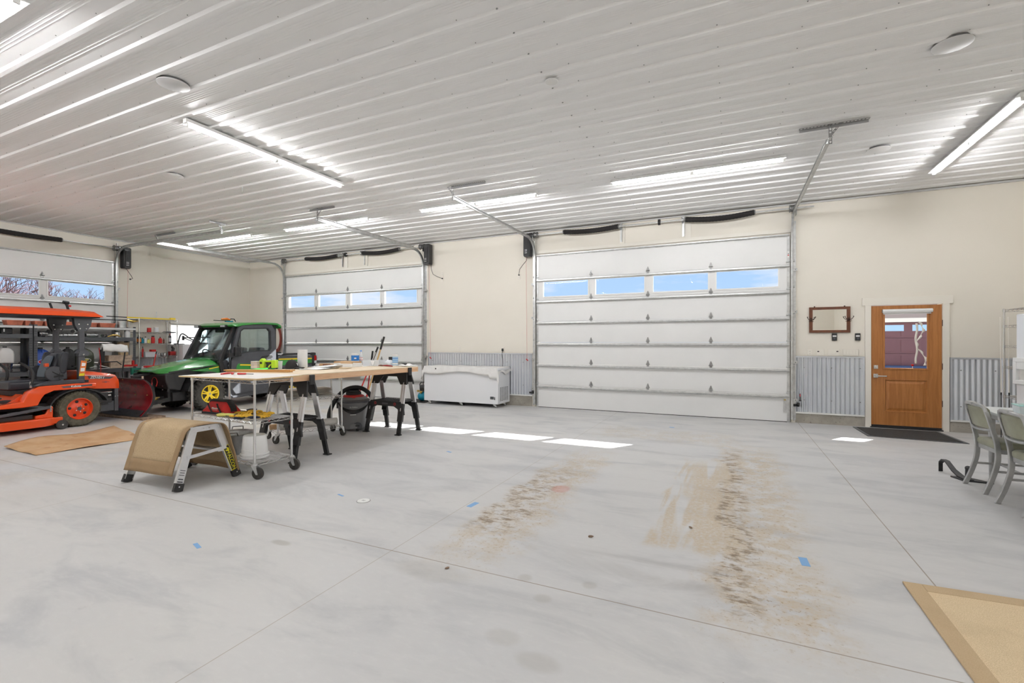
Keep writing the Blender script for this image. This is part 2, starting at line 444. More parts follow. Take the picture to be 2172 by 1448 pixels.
    def xf(s, mtx, start=0):
        for i in range(start, len(s.v)): s.v[i] = tuple(mtx @ Vector(s.v[i]))
        return s
    def text(s, txt, size, mtx, depth=0.001, shear=0.0, bold=0.0):
        cu = bpy.data.curves.new('lettering', 'FONT'); cu.body = txt; cu.size = size; cu.extrude = depth; cu.shear = shear
        cu.offset = bold; cu.align_x = 'CENTER'; cu.align_y = 'CENTER'; cu.resolution_u = 3
        ob = bpy.data.objects.new('lettering', cu); C.objects.link(ob)
        dg = bpy.context.evaluated_depsgraph_get(); me = ob.evaluated_get(dg).to_mesh()
        s.add([mtx @ v.co for v in me.vertices], [tuple(p.vertices) for p in me.polygons])
        ob.evaluated_get(dg).to_mesh_clear(); bpy.data.objects.remove(ob); bpy.data.curves.remove(cu)
        return s
    def build(s, name, material=None, parent=None, bevel=0.0, smooth=0.6, solid=0.0, subsurf=0, loc=None, rotz=0.0, fixn=True):
        me = bpy.data.meshes.new(name); me.from_pydata(s.v, [], s.f)
        if s.mats:
            for m in s.mats: me.materials.append(m)
            me.polygons.foreach_set('material_index', s.fm)
        else: me.materials.append(M[material])
        if fixn:
            bm = bmesh.new(); bm.from_mesh(me); bmesh.ops.recalc_face_normals(bm, faces=bm.faces); bm.to_mesh(me); bm.free()
        if smooth:
            me.polygons.foreach_set('use_smooth', [True] * len(me.polygons)); me.set_sharp_from_angle(angle=smooth)
        me.update()
        o = bpy.data.objects.new(name, me); C.objects.link(o)
        if parent is not None: o.parent = parent
        if loc is not None: o.location = loc
        o.rotation_euler.z = rotz
        if solid: mo = o.modifiers.new('thick', 'SOLIDIFY'); mo.thickness = solid; mo.offset = 0
        if bevel: mo = o.modifiers.new('bevel', 'BEVEL'); mo.width = bevel; mo.segments = 2; mo.limit_method = 'ANGLE'; mo.angle_limit = R(35)
        if subsurf: mo = o.modifiers.new('sub', 'SUBSURF'); mo.levels = subsurf; mo.render_levels = subsurf
        return o

def thing(name, label, cat, loc=(0, 0, 0), rotz=0.0, group=None):
    o = bpy.data.objects.new(name, None); o.empty_display_size = 0.2; C.objects.link(o)
    o.location = loc; o.rotation_euler = (0, 0, rotz); o['label'] = label; o['category'] = cat
    if group: o['group'] = group
    return o
def tag(o, label, cat, group=None):
    o['label'] = label; o['category'] = cat
    if group: o['group'] = group
    return o
def struct(o): o['kind'] = 'structure'; return o
def kids(o): return [c for c in o.children]
def dup(root, loc=None, rotz=None, label=None, group=None):
    r = root.copy(); C.objects.link(r)
    if loc is not None: r.location = loc
    if rotz is not None: r.rotation_euler = (0, 0, rotz)
    if label: r['label'] = label
    if group: r['group'] = group
    def rec(src, dst):
        for ch in kids(src):
            c = ch.copy(); C.objects.link(c); c.parent = dst; rec(ch, c)
    rec(root, r)
    return r
def arc(c, r, a0, a1, n, fn):
    return [fn(c[0] + r * math.cos(a0 + (a1 - a0) * i / n), c[1] + r * math.sin(a0 + (a1 - a0) * i / n)) for i in range(n + 1)]
def rrect(x0, y0, x1, y1, r, n=4):
    pts = []
    for cx, cy, a in ((x1 - r, y1 - r, 0), (x0 + r, y1 - r, PI / 2), (x0 + r, y0 + r, PI), (x1 - r, y0 + r, 3 * PI / 2)):
        for i in range(n + 1): t = a + PI / 2 * i / n; pts.append((cx + r * math.cos(t), cy + r * math.sin(t)))
    return pts
RX = lambda a: Matrix.Rotation(a, 3, 'X')
RY = lambda a: Matrix.Rotation(a, 3, 'Y')
RZ = lambda a: Matrix.Rotation(a, 3, 'Z')
T4 = Matrix.Translation
# ================================================================== room shell
YB = 9.79; XL = -13.46; XR = 4.12; YF = -5.2; ZC = 3.92
b = MB(); b.box((XL - 0.3, YF - 0.3, -0.15), (XR + 0.3, YB + 0.3, 0.0)); struct(b.build('floor', 'concrete', smooth=0))
b = MB(); b.box((-90, -60, -0.30), (70, 90, -0.16)); o = struct(b.build('ground', 'ground_out', smooth=0))

# back wall with two overhead door openings and the walk door
b = MB().mat('cream')
T = 0.12
def wseg(x0, x1, z0, z1): b.box((x0, YB + 0.005, z0), (x1, YB + T, z1))
wseg(XL - 0.3, -11.82, 0, 4.3); wseg(-11.82, -6.96, 3.31, 4.3); wseg(-6.96, -3.90, 0, 4.3); wseg(-3.90, 0.94, 3.31, 4.3)
wseg(0.94, 2.15, 0, 4.3); wseg(2.15, 3.085, 2.06, 4.3); wseg(3.085, XR + 0.3, 0, 4.3)
struct(b.build('wall_back', smooth=0))
# left wall
b = MB().mat('cream')
def lseg(y0, y1, z0, z1): b.box((XL - T, y0, z0), (XL - 0.005, y1, z1))
lseg(YF - 0.3, 1.38, 0, 4.3); lseg(1.38, 6.22, 3.31, 4.3); lseg(6.22, 7.52, 0, 4.3); lseg(7.52, 8.62, 0, 0.9); lseg(7.52, 8.62, 1.95, 4.3); lseg(8.62, YB + 0.3, 0, 4.3)
struct(b.build('wall_left', smooth=0))
b = MB().mat('cream'); b.box((XR, YF, 0), (XR + T, YB, 4.3)); struct(b.build('wall_right', smooth=0))
b = MB().mat('cream'); b.box((XL - 0.3, YF - T, 0), (XR + 0.3, YF, 4.3)); struct(b.build('wall_front', smooth=0))

# ribbed steel ceiling: trapezoid ribs every 0.3035 m with fine stiffening ridges between
b = MB().mat('ceiling_steel')
P0 = 2.877 - 0.3035 * 27
prof = []
y = P0
while y < YB + 0.01:
    prof += [(y - 0.034, ZC), (y - 0.017, ZC - 0.020), (y + 0.017, ZC - 0.020), (y + 0.034, ZC)]
    for k in range(5):
        q = y + 0.060 + 0.026 * k
        prof += [(q - 0.007, ZC), (q, ZC - 0.0036), (q + 0.007, ZC)]
    y += 0.3035
for x0, x1, dz in ((XL - 0.1, -1.58, -0.0016), (-1.60, XR + 0.1, 0.0)):
    n = len(prof)
    b.add([(x0, yy, zz + dz) for yy, zz in prof] + [(x1, yy, zz + dz) for yy, zz in prof],
          [(i, i + 1, n + i + 1, n + i) for i in range(n - 1)])
b.mat('ceiling_steel').box((XL - 0.3, YF - 0.3, ZC + 0.02), (XR + 0.3, YB + 0.3, ZC + 0.12))
b.mat('hinge_steel')
for j in range(60):
    yy = P0 + 0.3035 * j - 0.052
    if yy < 1.2 or yy > YB: continue
    for i in range(26):
        xx = -12.9 + 0.6096 * i
        if xx > 4: continue
        b.cyl((xx, yy, ZC), (xx, yy, ZC - 0.0055), 0.0042, n=6)
    b.cyl((-1.585, yy + .02, ZC), (-1.585, yy + .02, ZC - 0.008), 0.008, n=6)
struct(b.build('ceiling', smooth=0.35))
# cream J-trim where ceiling meets walls
b = MB(); b.box((XL, YB - 0.035, ZC - 0.035), (XR, YB, ZC - 0.002)); struct(b.build('trim_1', 'rack_white', smooth=0))
b = MB(); b.box((XL, YF, ZC - 0.035), (XL + 0.03, YB - 0.036, ZC - 0.002)); struct(b.build('trim_2', 'rack_white', smooth=0))

# corrugated wainscot + cap trim + concrete footing, one assembly for each stretch of wall
def corr(p0, p1, z0, z1, face):
    """p0,p1 along the wall; face 'B' (back) or 'L' (left)"""
    b = MB().mat('corrugated'); pitch = 0.068; n = int((p1 - p0) / pitch * 8); vs = []
    for i in range(n + 1):
        p = p0 + (p1 - p0) * i / n; d = 0.017 + 0.0120 * math.cos(2 * PI * p / pitch)
        vs.append((p, d))
    pts = [(p, YB - d) if face == 'B' else (XL + d, p) for p, d in vs]
    b.add([(x, y, z0) for x, y in pts] + [(x, y, z1) for x, y in pts], [(i, i + 1, n + 2 + i, n + 1 + i) for i in range(n)])
    b.mat('dark_steel')
    k = p0 + 0.12
    while k < p1:
        for zz in (z0 + 0.22, z1 - 0.18):
            c = (k, YB - 0.026, zz) if face == 'B' else (XL + 0.026, k, zz)
            b.cbox(c, (0.012, 0.012, 0.012))
        k += 0.408
    return b
nt = [10]
def wains(p0, p1, z0, z1, face, foot=True):
    o = struct(corr(p0 + 0.012, p1 - 0.012, z0, z1, face).build('trim_%d' % nt[0], smooth=1.2)); nt[0] += 1
    b = MB().mat('corrugated')
    def bx(a0, a1, za, zb, d):
        if face == 'B': b.box((a0, YB - d, za), (a1, YB, zb))
        else: b.box((XL, a0, za), (XL + d, a1, zb))
    bx(p0, p1, z1 - 0.004, z1 + 0.022, 0.034); bx(p0, p0 + 0.012, z0, z1, 0.032); bx(p1 - 0.012, p1, z0, z1, 0.032)
    b.mat('white_paint'); bx(p0, p1, z0 - 0.022, z0 + 0.004, 0.036)
    b.build('edge_trim', parent=o, smooth=0)
    if foot:
        b = MB().mat('footing'); bx(p0, p1, 0, z0 - 0.022, 0.020); struct(b.build('baseboard_%d' % nt[0], smooth=0))
wains(1.049, 2.060, 0.19, 1.165, 'B')
wains(3.175, XR, 0.19, 1.165, 'B')
wains(-6.83, -4.03, 0.25, 1.165, 'B')
wains(XL + 0.03, -12.05, 0.25, 1.10, 'B')
wains(6.34, YB - 0.04, 0.25, 1.06, 'L')

# jamb trims beside the overhead doors and head trims
b = MB().mat('trim_cream'); b.box((0.975, YB - 0.018, 0), (1.045, YB, 3.42)); b.box((-4.03, YB - 0.018, 0), (-3.95, YB, 3.42)); b.box((-4.03, YB - 0.019, 3.40), (1.045, YB, 3.47))
for xx in (-2.10, -0.82): b.box((xx, YB - 0.017, 3.47), (xx + 0.12, YB, ZC - 0.04))
b.box((-6.90, YB - 0.018, 0), (-6.84, YB, 3.42)); b.box((-11.98, YB - 0.018, 0), (-11.90, YB, 3.42)); b.box((-11.98, YB - 0.019, 3.40), (-6.84, YB, 3.47))
for xx in (-9.60, -8.90): b.box((xx, YB - 0.017, 3.47), (xx + 0.12, YB, ZC - 0.04))
struct(b.build('trim_3', smooth=0, bevel=0.002))

# ------------------------------------------------------------------ sectional overhead doors
JO = [0.0, 0.50, 0.965, 1.43, 1.895, 2.36, 2.825, 3.335]
WIN = [(0.16, 1.18), (1.335, 2.345), (2.51, 3.53), (3.67, 4.70)]
WZ = (2.435, 2.765)
HG = (1.242, 2.409, 3.576)
def hinge(b, x, z, y=-0.047):
    b.box((x - 0.022, y - 0.004, z - 0.045), (x + 0.022, y, z + 0.012))
    b.prism([(x - 0.034, z + 0.012), (x + 0.034, z + 0.012), (x + 0.026, z + 0.03), (x + 0.006, z + 0.085), (x - 0.006, z + 0.085), (x - 0.026, z + 0.03)], y - 0.004, y)
    b.cyl((x - 0.036, y - 0.010, z + 0.004), (x + 0.036, y - 0.010, z + 0.004), 0.010, n=8)
    b.prism([(x - 0.012, z + 0.01), (x + 0.012, z + 0.01), (x, z + 0.055)], y - 0.026, y)
def overhead_door(name, loc, rotz, W=4.88):
    d = bpy.data.objects.new(name, None); C.objects.link(d); d.location = loc; d.rotation_euler.z = rotz; struct(d)
    for i in range(7):
        z0, z1 = JO[i] + 0.0015, JO[i + 1] - 0.0015
        b = MB().mat('door_white')
        if i == 5:
            ys = (-0.045, 0.0); xs = [0.0] + [q for w in WIN for q in w] + [W]
            b.box((0, ys[0], z0), (W, ys[1], WZ[0])); b.box((0, ys[0], WZ[1]), (W, ys[1], z1))
            for k in range(0, len(xs), 2): b.box((xs[k], ys[0], WZ[0]), (xs[k + 1], ys[1], WZ[1]))
        else:
            b.box((0, -0.045, z0), (W, 0, z1))
            for k in range(1, 8):                                   # shallow pressed lines
                zz = z0 + (z1 - z0) * k / 8
                b.box((0.02, -0.0462, zz - 0.003), (W - 0.02, -0.0445, zz + 0.003))
        p = b.build('panel', parent=d, smooth=0)
        if i == 5:
            for w in WIN:
                b = MB().mat('white_paint'); e = 0.022
                b.box((w[0] - e, -0.055, WZ[0] - e), (w[1] + e, -0.043, WZ[0] + 0.006)); b.box((w[0] - e, -0.055, WZ[1] - 0.006), (w[1] + e, -0.043, WZ[1] + e))
                b.box((w[0] - e, -0.055, WZ[0]), (w[0] + 0.006, -0.043, WZ[1])); b.box((w[1] - 0.006, -0.055, WZ[0]), (w[1] + e, -0.043, WZ[1]))
                fr = b.build('window_frame', parent=d, smooth=0)
                b = MB().mat('glass'); b.box((w[0] + 0.001, -0.020, WZ[0] + 0.001), (w[1] - 0.001, -0.016, WZ[1] - 0.001)); b.build('pane', parent=d, smooth=0)
        # galvanised end stiles
        for x0, x1 in ((0.0, 0.045), (W - 0.045, W)):
            MB().mat('steel_galv').box((x0, -0.049, z0), (x1, -0.0452, z1)).build('end_stile', parent=d, smooth=0)
    for zz in (0.455, 0.922, 1.385, 1.850, 2.318, 2.790, 3.345):
        b = MB().mat('steel_galv')
        b.prism([(-0.0475, zz - 0.026), (-0.054, zz - 0.026), (-0.056, zz - 0.012), (-0.096, zz - 0.010), (-0.100, zz - 0.002), (-0.100, zz + 0.005), (-0.056, zz + 0.008), (-0.054, zz + 0.024), (-0.0475, zz + 0.024)], 0.01, W - 0.01, 'YZ')
        b.build('strut', parent=d, smooth=0.3)
    for i in range(1, 7):
        for x in HG + (0.022, W - 0.022):
            b = MB().mat('hinge_steel' if x in HG else 'steel_galv'); hinge(b, x, JO[i] + (0.02 if i < 6 else 0.04)); b.build('hinge', parent=d, smooth=0.5)
    for i in range(0, 7):
        for x, s in ((0.0, -1), (W, 1)):
            b = MB().mat('steel_galv'); z = JO[i] + 0.06
            b.cyl((x - s * 0.03, -0.066, z), (x + s * 0.055, -0.066, z), 0.006, n=6); b.cyl((x + s * 0.05, -0.066, z), (x + s * 0.068, -0.066, z), 0.022, n=12)
            b.build('roller', parent=d, smooth=0.5)
    b = MB().mat('rubber'); b.box((0, -0.048, -0.001), (W, 0.0, 0.012)); b.build('bottom_seal', parent=d, smooth=0)
    return d
d1 = overhead_door('door_1', (-3.92, YB - 0.001, 0), 0.0)
def dupstruct(src, name, loc, rotz):
    r = dup(src, loc, rotz); r.name = name; return r
d2 = dupstruct(d1, 'door_2', (-11.85, YB - 0.001, 0), 0.0)
d3 = dupstruct(d1, 'door_3', (XL + 0.001, 1.36, 0), PI / 2)
# bits specific to the big right door: lock latch and sticker
b = MB().mat('steel_galv'); b.box((4.78, -0.062, 0.18), (4.86, -0.05, 0.46)); b.cyl((4.82, -0.062, 0.36), (4.82, -0.075, 0.36), 0.02, n=10)
b.mat('brass').cbox((4.80, -0.066, 0.40), (0.03, 0.006, 0.02)); b.build('corner_bracket', parent=d1, smooth=0.5)
b = MB().mat('paper'); b.box((4.842, -0.0505, 2.93), (4.868, -0.0492, 3.06)); b.mat('red').box((4.846, -0.0512, 2.98), (4.864, -0.0500, 3.0)); b.mat('black_plastic').box((4.849, -0.0512, 3.01), (4.861, -0.0500, 3.025))
b.build('sticker', parent=d1, smooth=0)

# ------------------------------------------------------------------ door tracks
def sweepYZ(b, path, x0, x1, o0, o1):
    """rectangular bar along a (y,z) path between offsets o0,o1 normal to it"""
    rings = []
    for i, (y, z) in enumerate(path):
        a = path[max(0, i - 1)]; c = path[min(len(path) - 1, i + 1)]; dy, dz = c[0] - a[0], c[1] - a[1]; L = math.hypot(dy, dz); ny, nz = -dz / L, dy / L
        rings.append([(x0, y + ny * o0, z + nz * o0), (x1, y + ny * o0, z + nz * o0), (x1, y + ny * o1, z + nz * o1), (x0, y + ny * o1, z + nz * o1)])
    b.loft(rings)
def perf_strip(b, p, q, side, w=0.034, step=0.034):
    """perforated angle iron: two rails with rungs between slots"""
    p, q = Vector(p), Vector(q); d = (q - p); L = d.length; d.normalize(); s = Vector(side).normalized(); n = d.cross(s)
    for k in (-1, 1): b.bar(p + s * k * (w / 2 - 0.004), q + s * k * (w / 2 - 0.004), 0.008, 0.0025, n)
    m = int(L / step)
    for i in range(m + 1): c = p + d * (L * i / m); b.bar(c - s * (w / 2), c + s * (w / 2), 0.013, 0.0025, n)
def door_track(label, loc, rotz, s, hang, grp='galvanised door tracks hung from the ceiling', hx=(-0.3, 0.3), brace=1, hz=0.0):
    """s=-1 track left of its door, +1 right. local y=0 is the wall, -y into the room"""
    t = thing('door_track', label, 'door track', loc, rotz)
    ztop = 3.70; y0 = -0.066; r = 0.40; yend = hang
    path = [(y0, 0.06), (y0, 1.2), (y0, 2.4), (y0, ztop - r)] + [(y0 - r + r * math.cos(a), ztop - r + r * math.sin(a)) for a in [PI / 2 * k / 10 for k in range(1, 11)]] + [(yend / 2, ztop), (yend, ztop)]
    nv = 14
    for nm, pth in (('vertical_rail', path[:4]), ('curved_rail', path[3:14]), ('horizontal_rail', path[13:])):
        b = MB().mat('steel_galv')
        sweepYZ(b, pth, s * 0.030, s * 0.034, -0.028, 0.028); sweepYZ(b, pth, s * 0.0, s * 0.034, 0.024, 0.028); sweepYZ(b, pth, s * 0.006, s * 0.034, -0.028, -0.024)
        if nm == 'horizontal_rail':
            b.box((s * 0.036, yend, ztop + 0.0), (s * 0.040, -0.5, ztop + 0.045)); b.box((s * 0.036, yend, ztop + 0.041), (s * 0.075, -0.5, ztop + 0.045))
        b.build(nm, parent=t, smooth=0.5)
    b = MB().mat('steel_galv'); b.box((s * 0.036, -0.075, 0.05), (s * 0.040, -0.02, ztop + 0.12)); b.box((s * 0.036, -0.022, 0.05), (s * 0.085, -0.019, ztop - 0.1))
    b.build('wall_angle', parent=t, smooth=0)
    for z in (0.38, 1.05, 1.95, 2.7):
        b = MB().mat('steel_galv'); b.box((s * 0.036, -0.085, z), (s * 0.10, -0.0195, z + 0.05)); b.mat('dark_steel').cyl((s * 0.07, -0.085, z + 0.025), (s * 0.07, -0.095, z + 0.025), 0.008, n=6)
        b.build('bracket', parent=t, smooth=0.4)
    x = s * 0.055; dz = ZC - 0.023
    b = MB().mat('hinge_steel'); perf_strip(b, (x, yend + 0.02, ztop - 0.02), (x, yend + 0.02, dz), (1, 0, 0)); b.build('hanger', parent=t, smooth=0)
    b = MB().mat('hinge_steel'); perf_strip(b, (x, yend + 0.03, ztop + 0.07), (x + brace * 0.10, yend + 0.03, dz), (1, 0, 0), 0.026); b.build('brace', parent=t, smooth=0)
    b = MB().mat('hinge_steel'); perf_strip(b, (x + hx[0], yend + 0.02, dz - 0.002), (x + hx[1], yend + 0.02, dz - 0.002), (0, 1, 0), 0.045); b.bar((x + hx[0], yend + 0.043, dz - 0.018), (x + hx[1], yend + 0.043, dz - 0.018), 0.003, 0.034)
    b.build('ceiling_strap', parent=t, smooth=0)
    return t
door_track('galvanised curved track left of the large right-hand garage door', (-3.93, YB, 0), 0, -1, -3.44, hx=(-0.06, 0.57), brace=-1)
door_track('galvanised curved track between the right garage door and the mirror', (0.97, YB, 0), 0, 1, -3.44, hx=(-0.30, 0.36))
door_track('galvanised curved track right of the far garage door, ends above the table', (-6.96, YB, 0), 0, 1, -3.44, hx=(-0.22, 0.40))
door_track('galvanised curved track left of the far garage door, beside the room corner', (-11.86, YB, 0), 0, -1, -3.44, hx=(-0.02, 0.66), brace=-1)
door_track('galvanised curved track on the side wall above the shelving, right of its door', (XL, 6.25, 0), PI / 2, 1, -3.95, hx=(-0.24, 0.10), brace=-1)

# ------------------------------------------------------------------ torsion shafts
def torsion(label, loc, rotz, x0, x1, springs, ext=(0.06, 0.3), plates=(), centre=None, zz=3.80, drums=True):
    t = thing('torsion_spring_shaft', label, 'door spring', loc, rotz)
    b = MB().mat('steel_galv'); b.cyl((x0 - ext[0], -0.13, zz), (x1 + ext[1], -0.13, zz), 0.0127, n=10); b.build('shaft', parent=t)
    for a, c, sag in springs:
        b = MB().mat('black_cloth'); n = int(abs(c - a) / 0.028); pts = []; rr = []
        for i in range(n + 1):
            u = i / n; pts.append((a + (c - a) * u, -0.13, zz - sag * math.sin(PI * u))); rr.append(0.048 + (0.003 if i % 2 else 0))
        b.tube(pts, rr, 12)
        sp = b.build('spring', parent=t, smooth=0.9)
        b = MB().mat('dark_steel')
        for q in (a, c): b = MB().mat('dark_steel'); b.cyl((q - 0.02, -0.13, zz), (q + 0.02, -0.13, zz), 0.044, n=12); b.build('spring_cone', parent=sp, smooth=0.5)
    for q in plates:
        b = MB().mat('steel_galv'); b.box((q - 0.022, -0.018, zz - 0.30), (q + 0.022, -0.014, zz + 0.085)); b.box((q - 0.022, -0.165, zz - 0.05), (q - 0.018, -0.014, zz + 0.06))
        b.box((q + 0.0185, -0.05, zz - 0.30), (q + 0.022, -0.014, zz + 0.085)); b.cyl((q - 0.03, -0.13, zz), (q + 0.012, -0.13, zz), 0.03, n=12)
        b.build('bearing_plate', parent=t, smooth=0.5)
    if drums:
        for q, s in ((x0, 1), (x1, -1)):
            b = MB().mat('dark_steel'); b.lathe([(0.02, -0.045), (0.068, -0.04), (0.070, -0.03), (0.056, -0.025), (0.056, 0.03), (0.064, 0.035), (0.064, 0.04), (0.03, 0.045)], 20, (q, -0.13, zz), 'X'); b.build('cable_drum', parent=t)
            b = MB().mat('dark_steel'); b.tube([(q, -0.078, zz), (q - s * 0.01, -0.075, 2.0), (q - s * 0.01, -0.07, 0.15)], 0.002, 5); b.build('lift_cable', parent=t)
            b = MB().mat('steel_galv'); b.box((q - s * 0.062, -0.18, zz - 0.12), (q - s * 0.066, -0.012, zz + 0.045)); b.build('end_plate', parent=t, smooth=0)
    if centre is not None:
        b = MB().mat('black_plastic'); b.lathe([(0.02, -0.025), (0.058, -0.022), (0.058, 0.022), (0.02, 0.025)], 10, (centre, -0.13, zz), 'X'); b.build('coupler', parent=t)
    return t
torsion('spring shaft with two black sleeves above the right-hand garage door', (0, YB, 0), 0, -3.90, 0.985, ((-3.25, -2.09, 0.03), (-0.79, 0.385, 0.045)), (0.08, 0.33), (-2.05, -0.84), -1.28)
torsion('spring shaft with two black sleeves above the far garage door', (0, YB, 0), 0, -11.80, -6.96, ((-10.92, -9.72, 0.03), (-8.84, -7.64, 0.04)), (0.15, 0.1), (-9.66, -8.88), -9.44)
torsion('spring shaft with a long black sleeve above the side wall door', (XL, 0, 0), PI / 2, 1.40, 6.23, ((2.4, 3.6, 0.02), (4.0, 5.22, 0.012)), (0.06, 0.14), (3.8,), None, 3.68)

# ------------------------------------------------------------------ jackshaft openers
def opener(label, loc, rotz, s=1, cord=()):
    t = thing('garage_door_opener', label, 'door opener', loc, rotz, None)
    b = MB().mat('black_plastic')
    prof = [(-0.085, 0.02), (-0.095, 0.06), (-0.085, 0.15), (-0.06, 0.175), (0.06, 0.175), (0.085, 0.15), (0.095, 0.06), (0.085, 0.02)]
    rings = []
    for z, k in ((-0.44, 0.82), (-0.42, 0.95), (-0.40, 1.0), (0.03, 1.0), (0.05, 0.95), (0.06, 0.85)): rings.append([(x * k, -y * (0.85 + 0.15 * k), z) for x, y in prof])
    b.loft(rings); b.build('body', parent=t, bevel=0.004)
    b = MB().mat('soft_black'); b.box((-0.05, -0.19, -0.40), (0.05, -0.172, -0.02)); b.build('front_cover', parent=t, bevel=0.006)
    b = MB().mat('white_paint')
    for z in (-0.30, -0.33, -0.37): b.box((-0.035, -0.1915, z), (0.02, -0.19, z + 0.008))
    b.build('rating_label', parent=t, smooth=0)
    b = MB().mat('black_plastic'); b.cyl((-s * 0.06, -0.13, 0.02), (-s * 0.16, -0.13, 0.02), 0.055, n=14); b.build('drive_collar', parent=t)
    b = MB().mat('soft_black'); b.tube(cord, 0.006, 6); b.cyl(cord[-1], (cord[-1][0], cord[-1][1] + 0.03, cord[-1][2]), 0.016, n=10); b.build('power_cord', parent=t)
    b = MB().mat('red'); b.cyl((s * 0.04, -0.10, -0.42), (s * 0.04, -0.04, -2.72), 0.0022, n=5); b.cyl((s * 0.04 - .02, -0.04, -2.72), (s * 0.04 + .02, -0.04, -2.76), 0.012, n=8); b.build('release_cord', parent=t)
    return t
opener('black wall-mounted opener with hanging cord left of the right-hand garage door', (-4.11, YB, 3.78), 0, -1, [(-0.02, -0.10, -0.44), (-0.03, -0.10, -0.52), (-0.12, -0.08, -0.60), (-0.22, -0.05, -0.70), (-0.25, -0.03, -0.82)])
opener('black wall-mounted opener beside the far garage door, cord curling right', (-6.79, YB, 3.79), 0, 1, [(0.10, -0.10, -0.43), (0.10, -0.10, -0.55), (0.14, -0.08, -0.68), (0.24, -0.05, -0.74), (0.37, -0.03, -0.79)])
opener('black wall-mounted opener on the side wall above the shelves', (XL, 6.46, 3.67), PI / 2, 1, [(0.0, -0.10, -0.44), (0.06, -0.09, -0.52), (0.13, -0.06, -0.60), (0.17, -0.04, -0.66), (0.13, -0.03, -0.68)])

# ------------------------------------------------------------------ outlets, switches, keypads, plates
def plate(name, label, cat, x, z, w=0.07, h=0.115, kind='outlet', n=1, dark=(), face='B', grp=None):
    t = thing(name, label, cat, (x, YB, z) if face == 'B' else (XL, x, z), 0 if face == 'B' else PI / 2, grp)
    b = MB().mat('trim_cream'); b.box((-w / 2, -0.007, -h / 2), (w / 2, 0.0, h / 2)); b.build('plate', parent=t, bevel=0.002)
    for i in range(n):
        cx = -w / 2 + w * (i + 0.5) / n
        if kind == 'outlet':
            for dz in (-0.022, 0.022):
                b = MB().mat('trim_cream'); b.box((cx - 0.016, -0.010, dz - 0.014), (cx + 0.016, -0.006, dz + 0.014)); b.mat('dark_steel')
                b.box((cx - 0.008, -0.0105, dz - 0.003), (cx - 0.005, -0.0098, dz + 0.007)); b.box((cx + 0.005, -0.0105, dz - 0.003), (cx + 0.008, -0.0098, dz + 0.007)); b.build('socket', parent=t, smooth=0)
        else:
            b = MB().mat('trim_cream'); b.box((cx - 0.016, -0.012, -0.033), (cx + 0.016, -0.006, 0.033)); b.mat('black_plastic')
            if i in dark: b.box((cx - 0.014, -0.0135, 0.012), (cx + 0.014, -0.0118, 0.030))
            else: b.mat('rack_white').box((cx - 0.017, -0.0075, -0.035), (cx + 0.017, -0.0068, -0.0335))
            b.build('rocker', parent=t, smooth=0)
    return t
plate('power_outlet', 'white outlet plate at left end of the row above the corrugated panel', 'outlet', 1.268, 1.249)
plate('light_switch', 'double switch plate with one black tab, above the corrugated panel', 'light switch', 1.424, 1.249, 0.118, kind='sw', n=2, dark=(0,))
plate('light_switch', 'triple switch plate with black tab on its right rocker', 'light switch', 1.62, 1.252, 0.165, kind='sw', n=3, dark=(2,))
plate('light_switch', 'wide five-rocker switch plate nearest the wooden door', 'light switch', 1.868, 1.254, 0.22, kind='sw', n=5)
plate('power_outlet', 'white outlet in the wall with the cord of the opener by the right door', 'outlet', -4.36, 2.93)
plate('power_outlet', 'upper blank white plate left of the right-hand garage door', 'outlet', -4.36, 3.16)
plate('power_outlet', 'white outlet holding the plug of the opener at the far garage door', 'outlet', -6.43, 2.98)
plate('power_outlet', 'white plate above the plug outlet near the far garage door', 'outlet', -6.43, 3.12)
plate('power_outlet', 'white outlet above the corrugated steel, left of the freezer plug', 'outlet', -5.94, 1.27)
plate('power_outlet', 'white outlet with the black freezer plug in it', 'outlet', -4.77, 1.265)
plate('power_outlet', 'white outlet high on the side wall under the opener cord', 'outlet', 6.60, 2.93, face='L')
for i, (x, lb) in enumerate(((1.632, 'black door keypad under the right end of the framed mirror'), (1.965, 'black door keypad beside the wooden door frame'))):
    t = thing('door_keypad', lb, 'keypad', (x, YB, 1.522), 0, 'black keypads')
    b = MB().mat('black_plastic'); b.box((-0.037, -0.022, -0.062), (0.037, 0, 0.062)); b.build('housing', parent=t, bevel=0.005)
    b = MB().mat('rack_white'); b.box((-0.027, -0.024, 0.002), (0.027, -0.0215, 0.030)); b.build('display', parent=t, smooth=0)
    b = MB().mat('charcoal'); b.box((-0.014, -0.026, -0.04), (0.014, -0.0215, -0.015)); b.build('button', parent=t, smooth=0)
# photo-eye sensors at the foot of the right door
for x, lb in ((1.07, 'small black sensor bracket at the right foot of the large garage door'), (-4.02, 'small black sensor bracket at the left foot of the large garage door')):
    t = thing('door_sensor', lb, 'sensor', (x, YB, 0.31), 0)
    b = MB().mat('black_plastic'); b.box((-0.07, -0.06, -0.02), (0.03, -0.045, 0.02)); b.box((-0.01, -0.06, -0.02), (0.035, -0.015, 0.02)); b.build('arm', parent=t, smooth=0)
    b = MB().mat('soft_black'); b.box((0.0, -0.085, 0.0), (0.04, -0.058, 0.05)); b.build('eye', parent=t, smooth=0)
b = MB().mat('soft_black'); b.cyl((1.115, YB - 0.07, 0.40), (1.115, YB - 0.045, 0.52), 0.008, n=6); b.cbox((1.115, YB - 0.07, 0.40), (0.03, 0.03, 0.02)); b.mat('red').cbox((1.115, YB - 0.06, 0.49), (0.012, 0.012, 0.04))
tag(b.build('release_handle'), 'black and red pull handle hanging against the corrugated panel by the switches', 'pull handle')

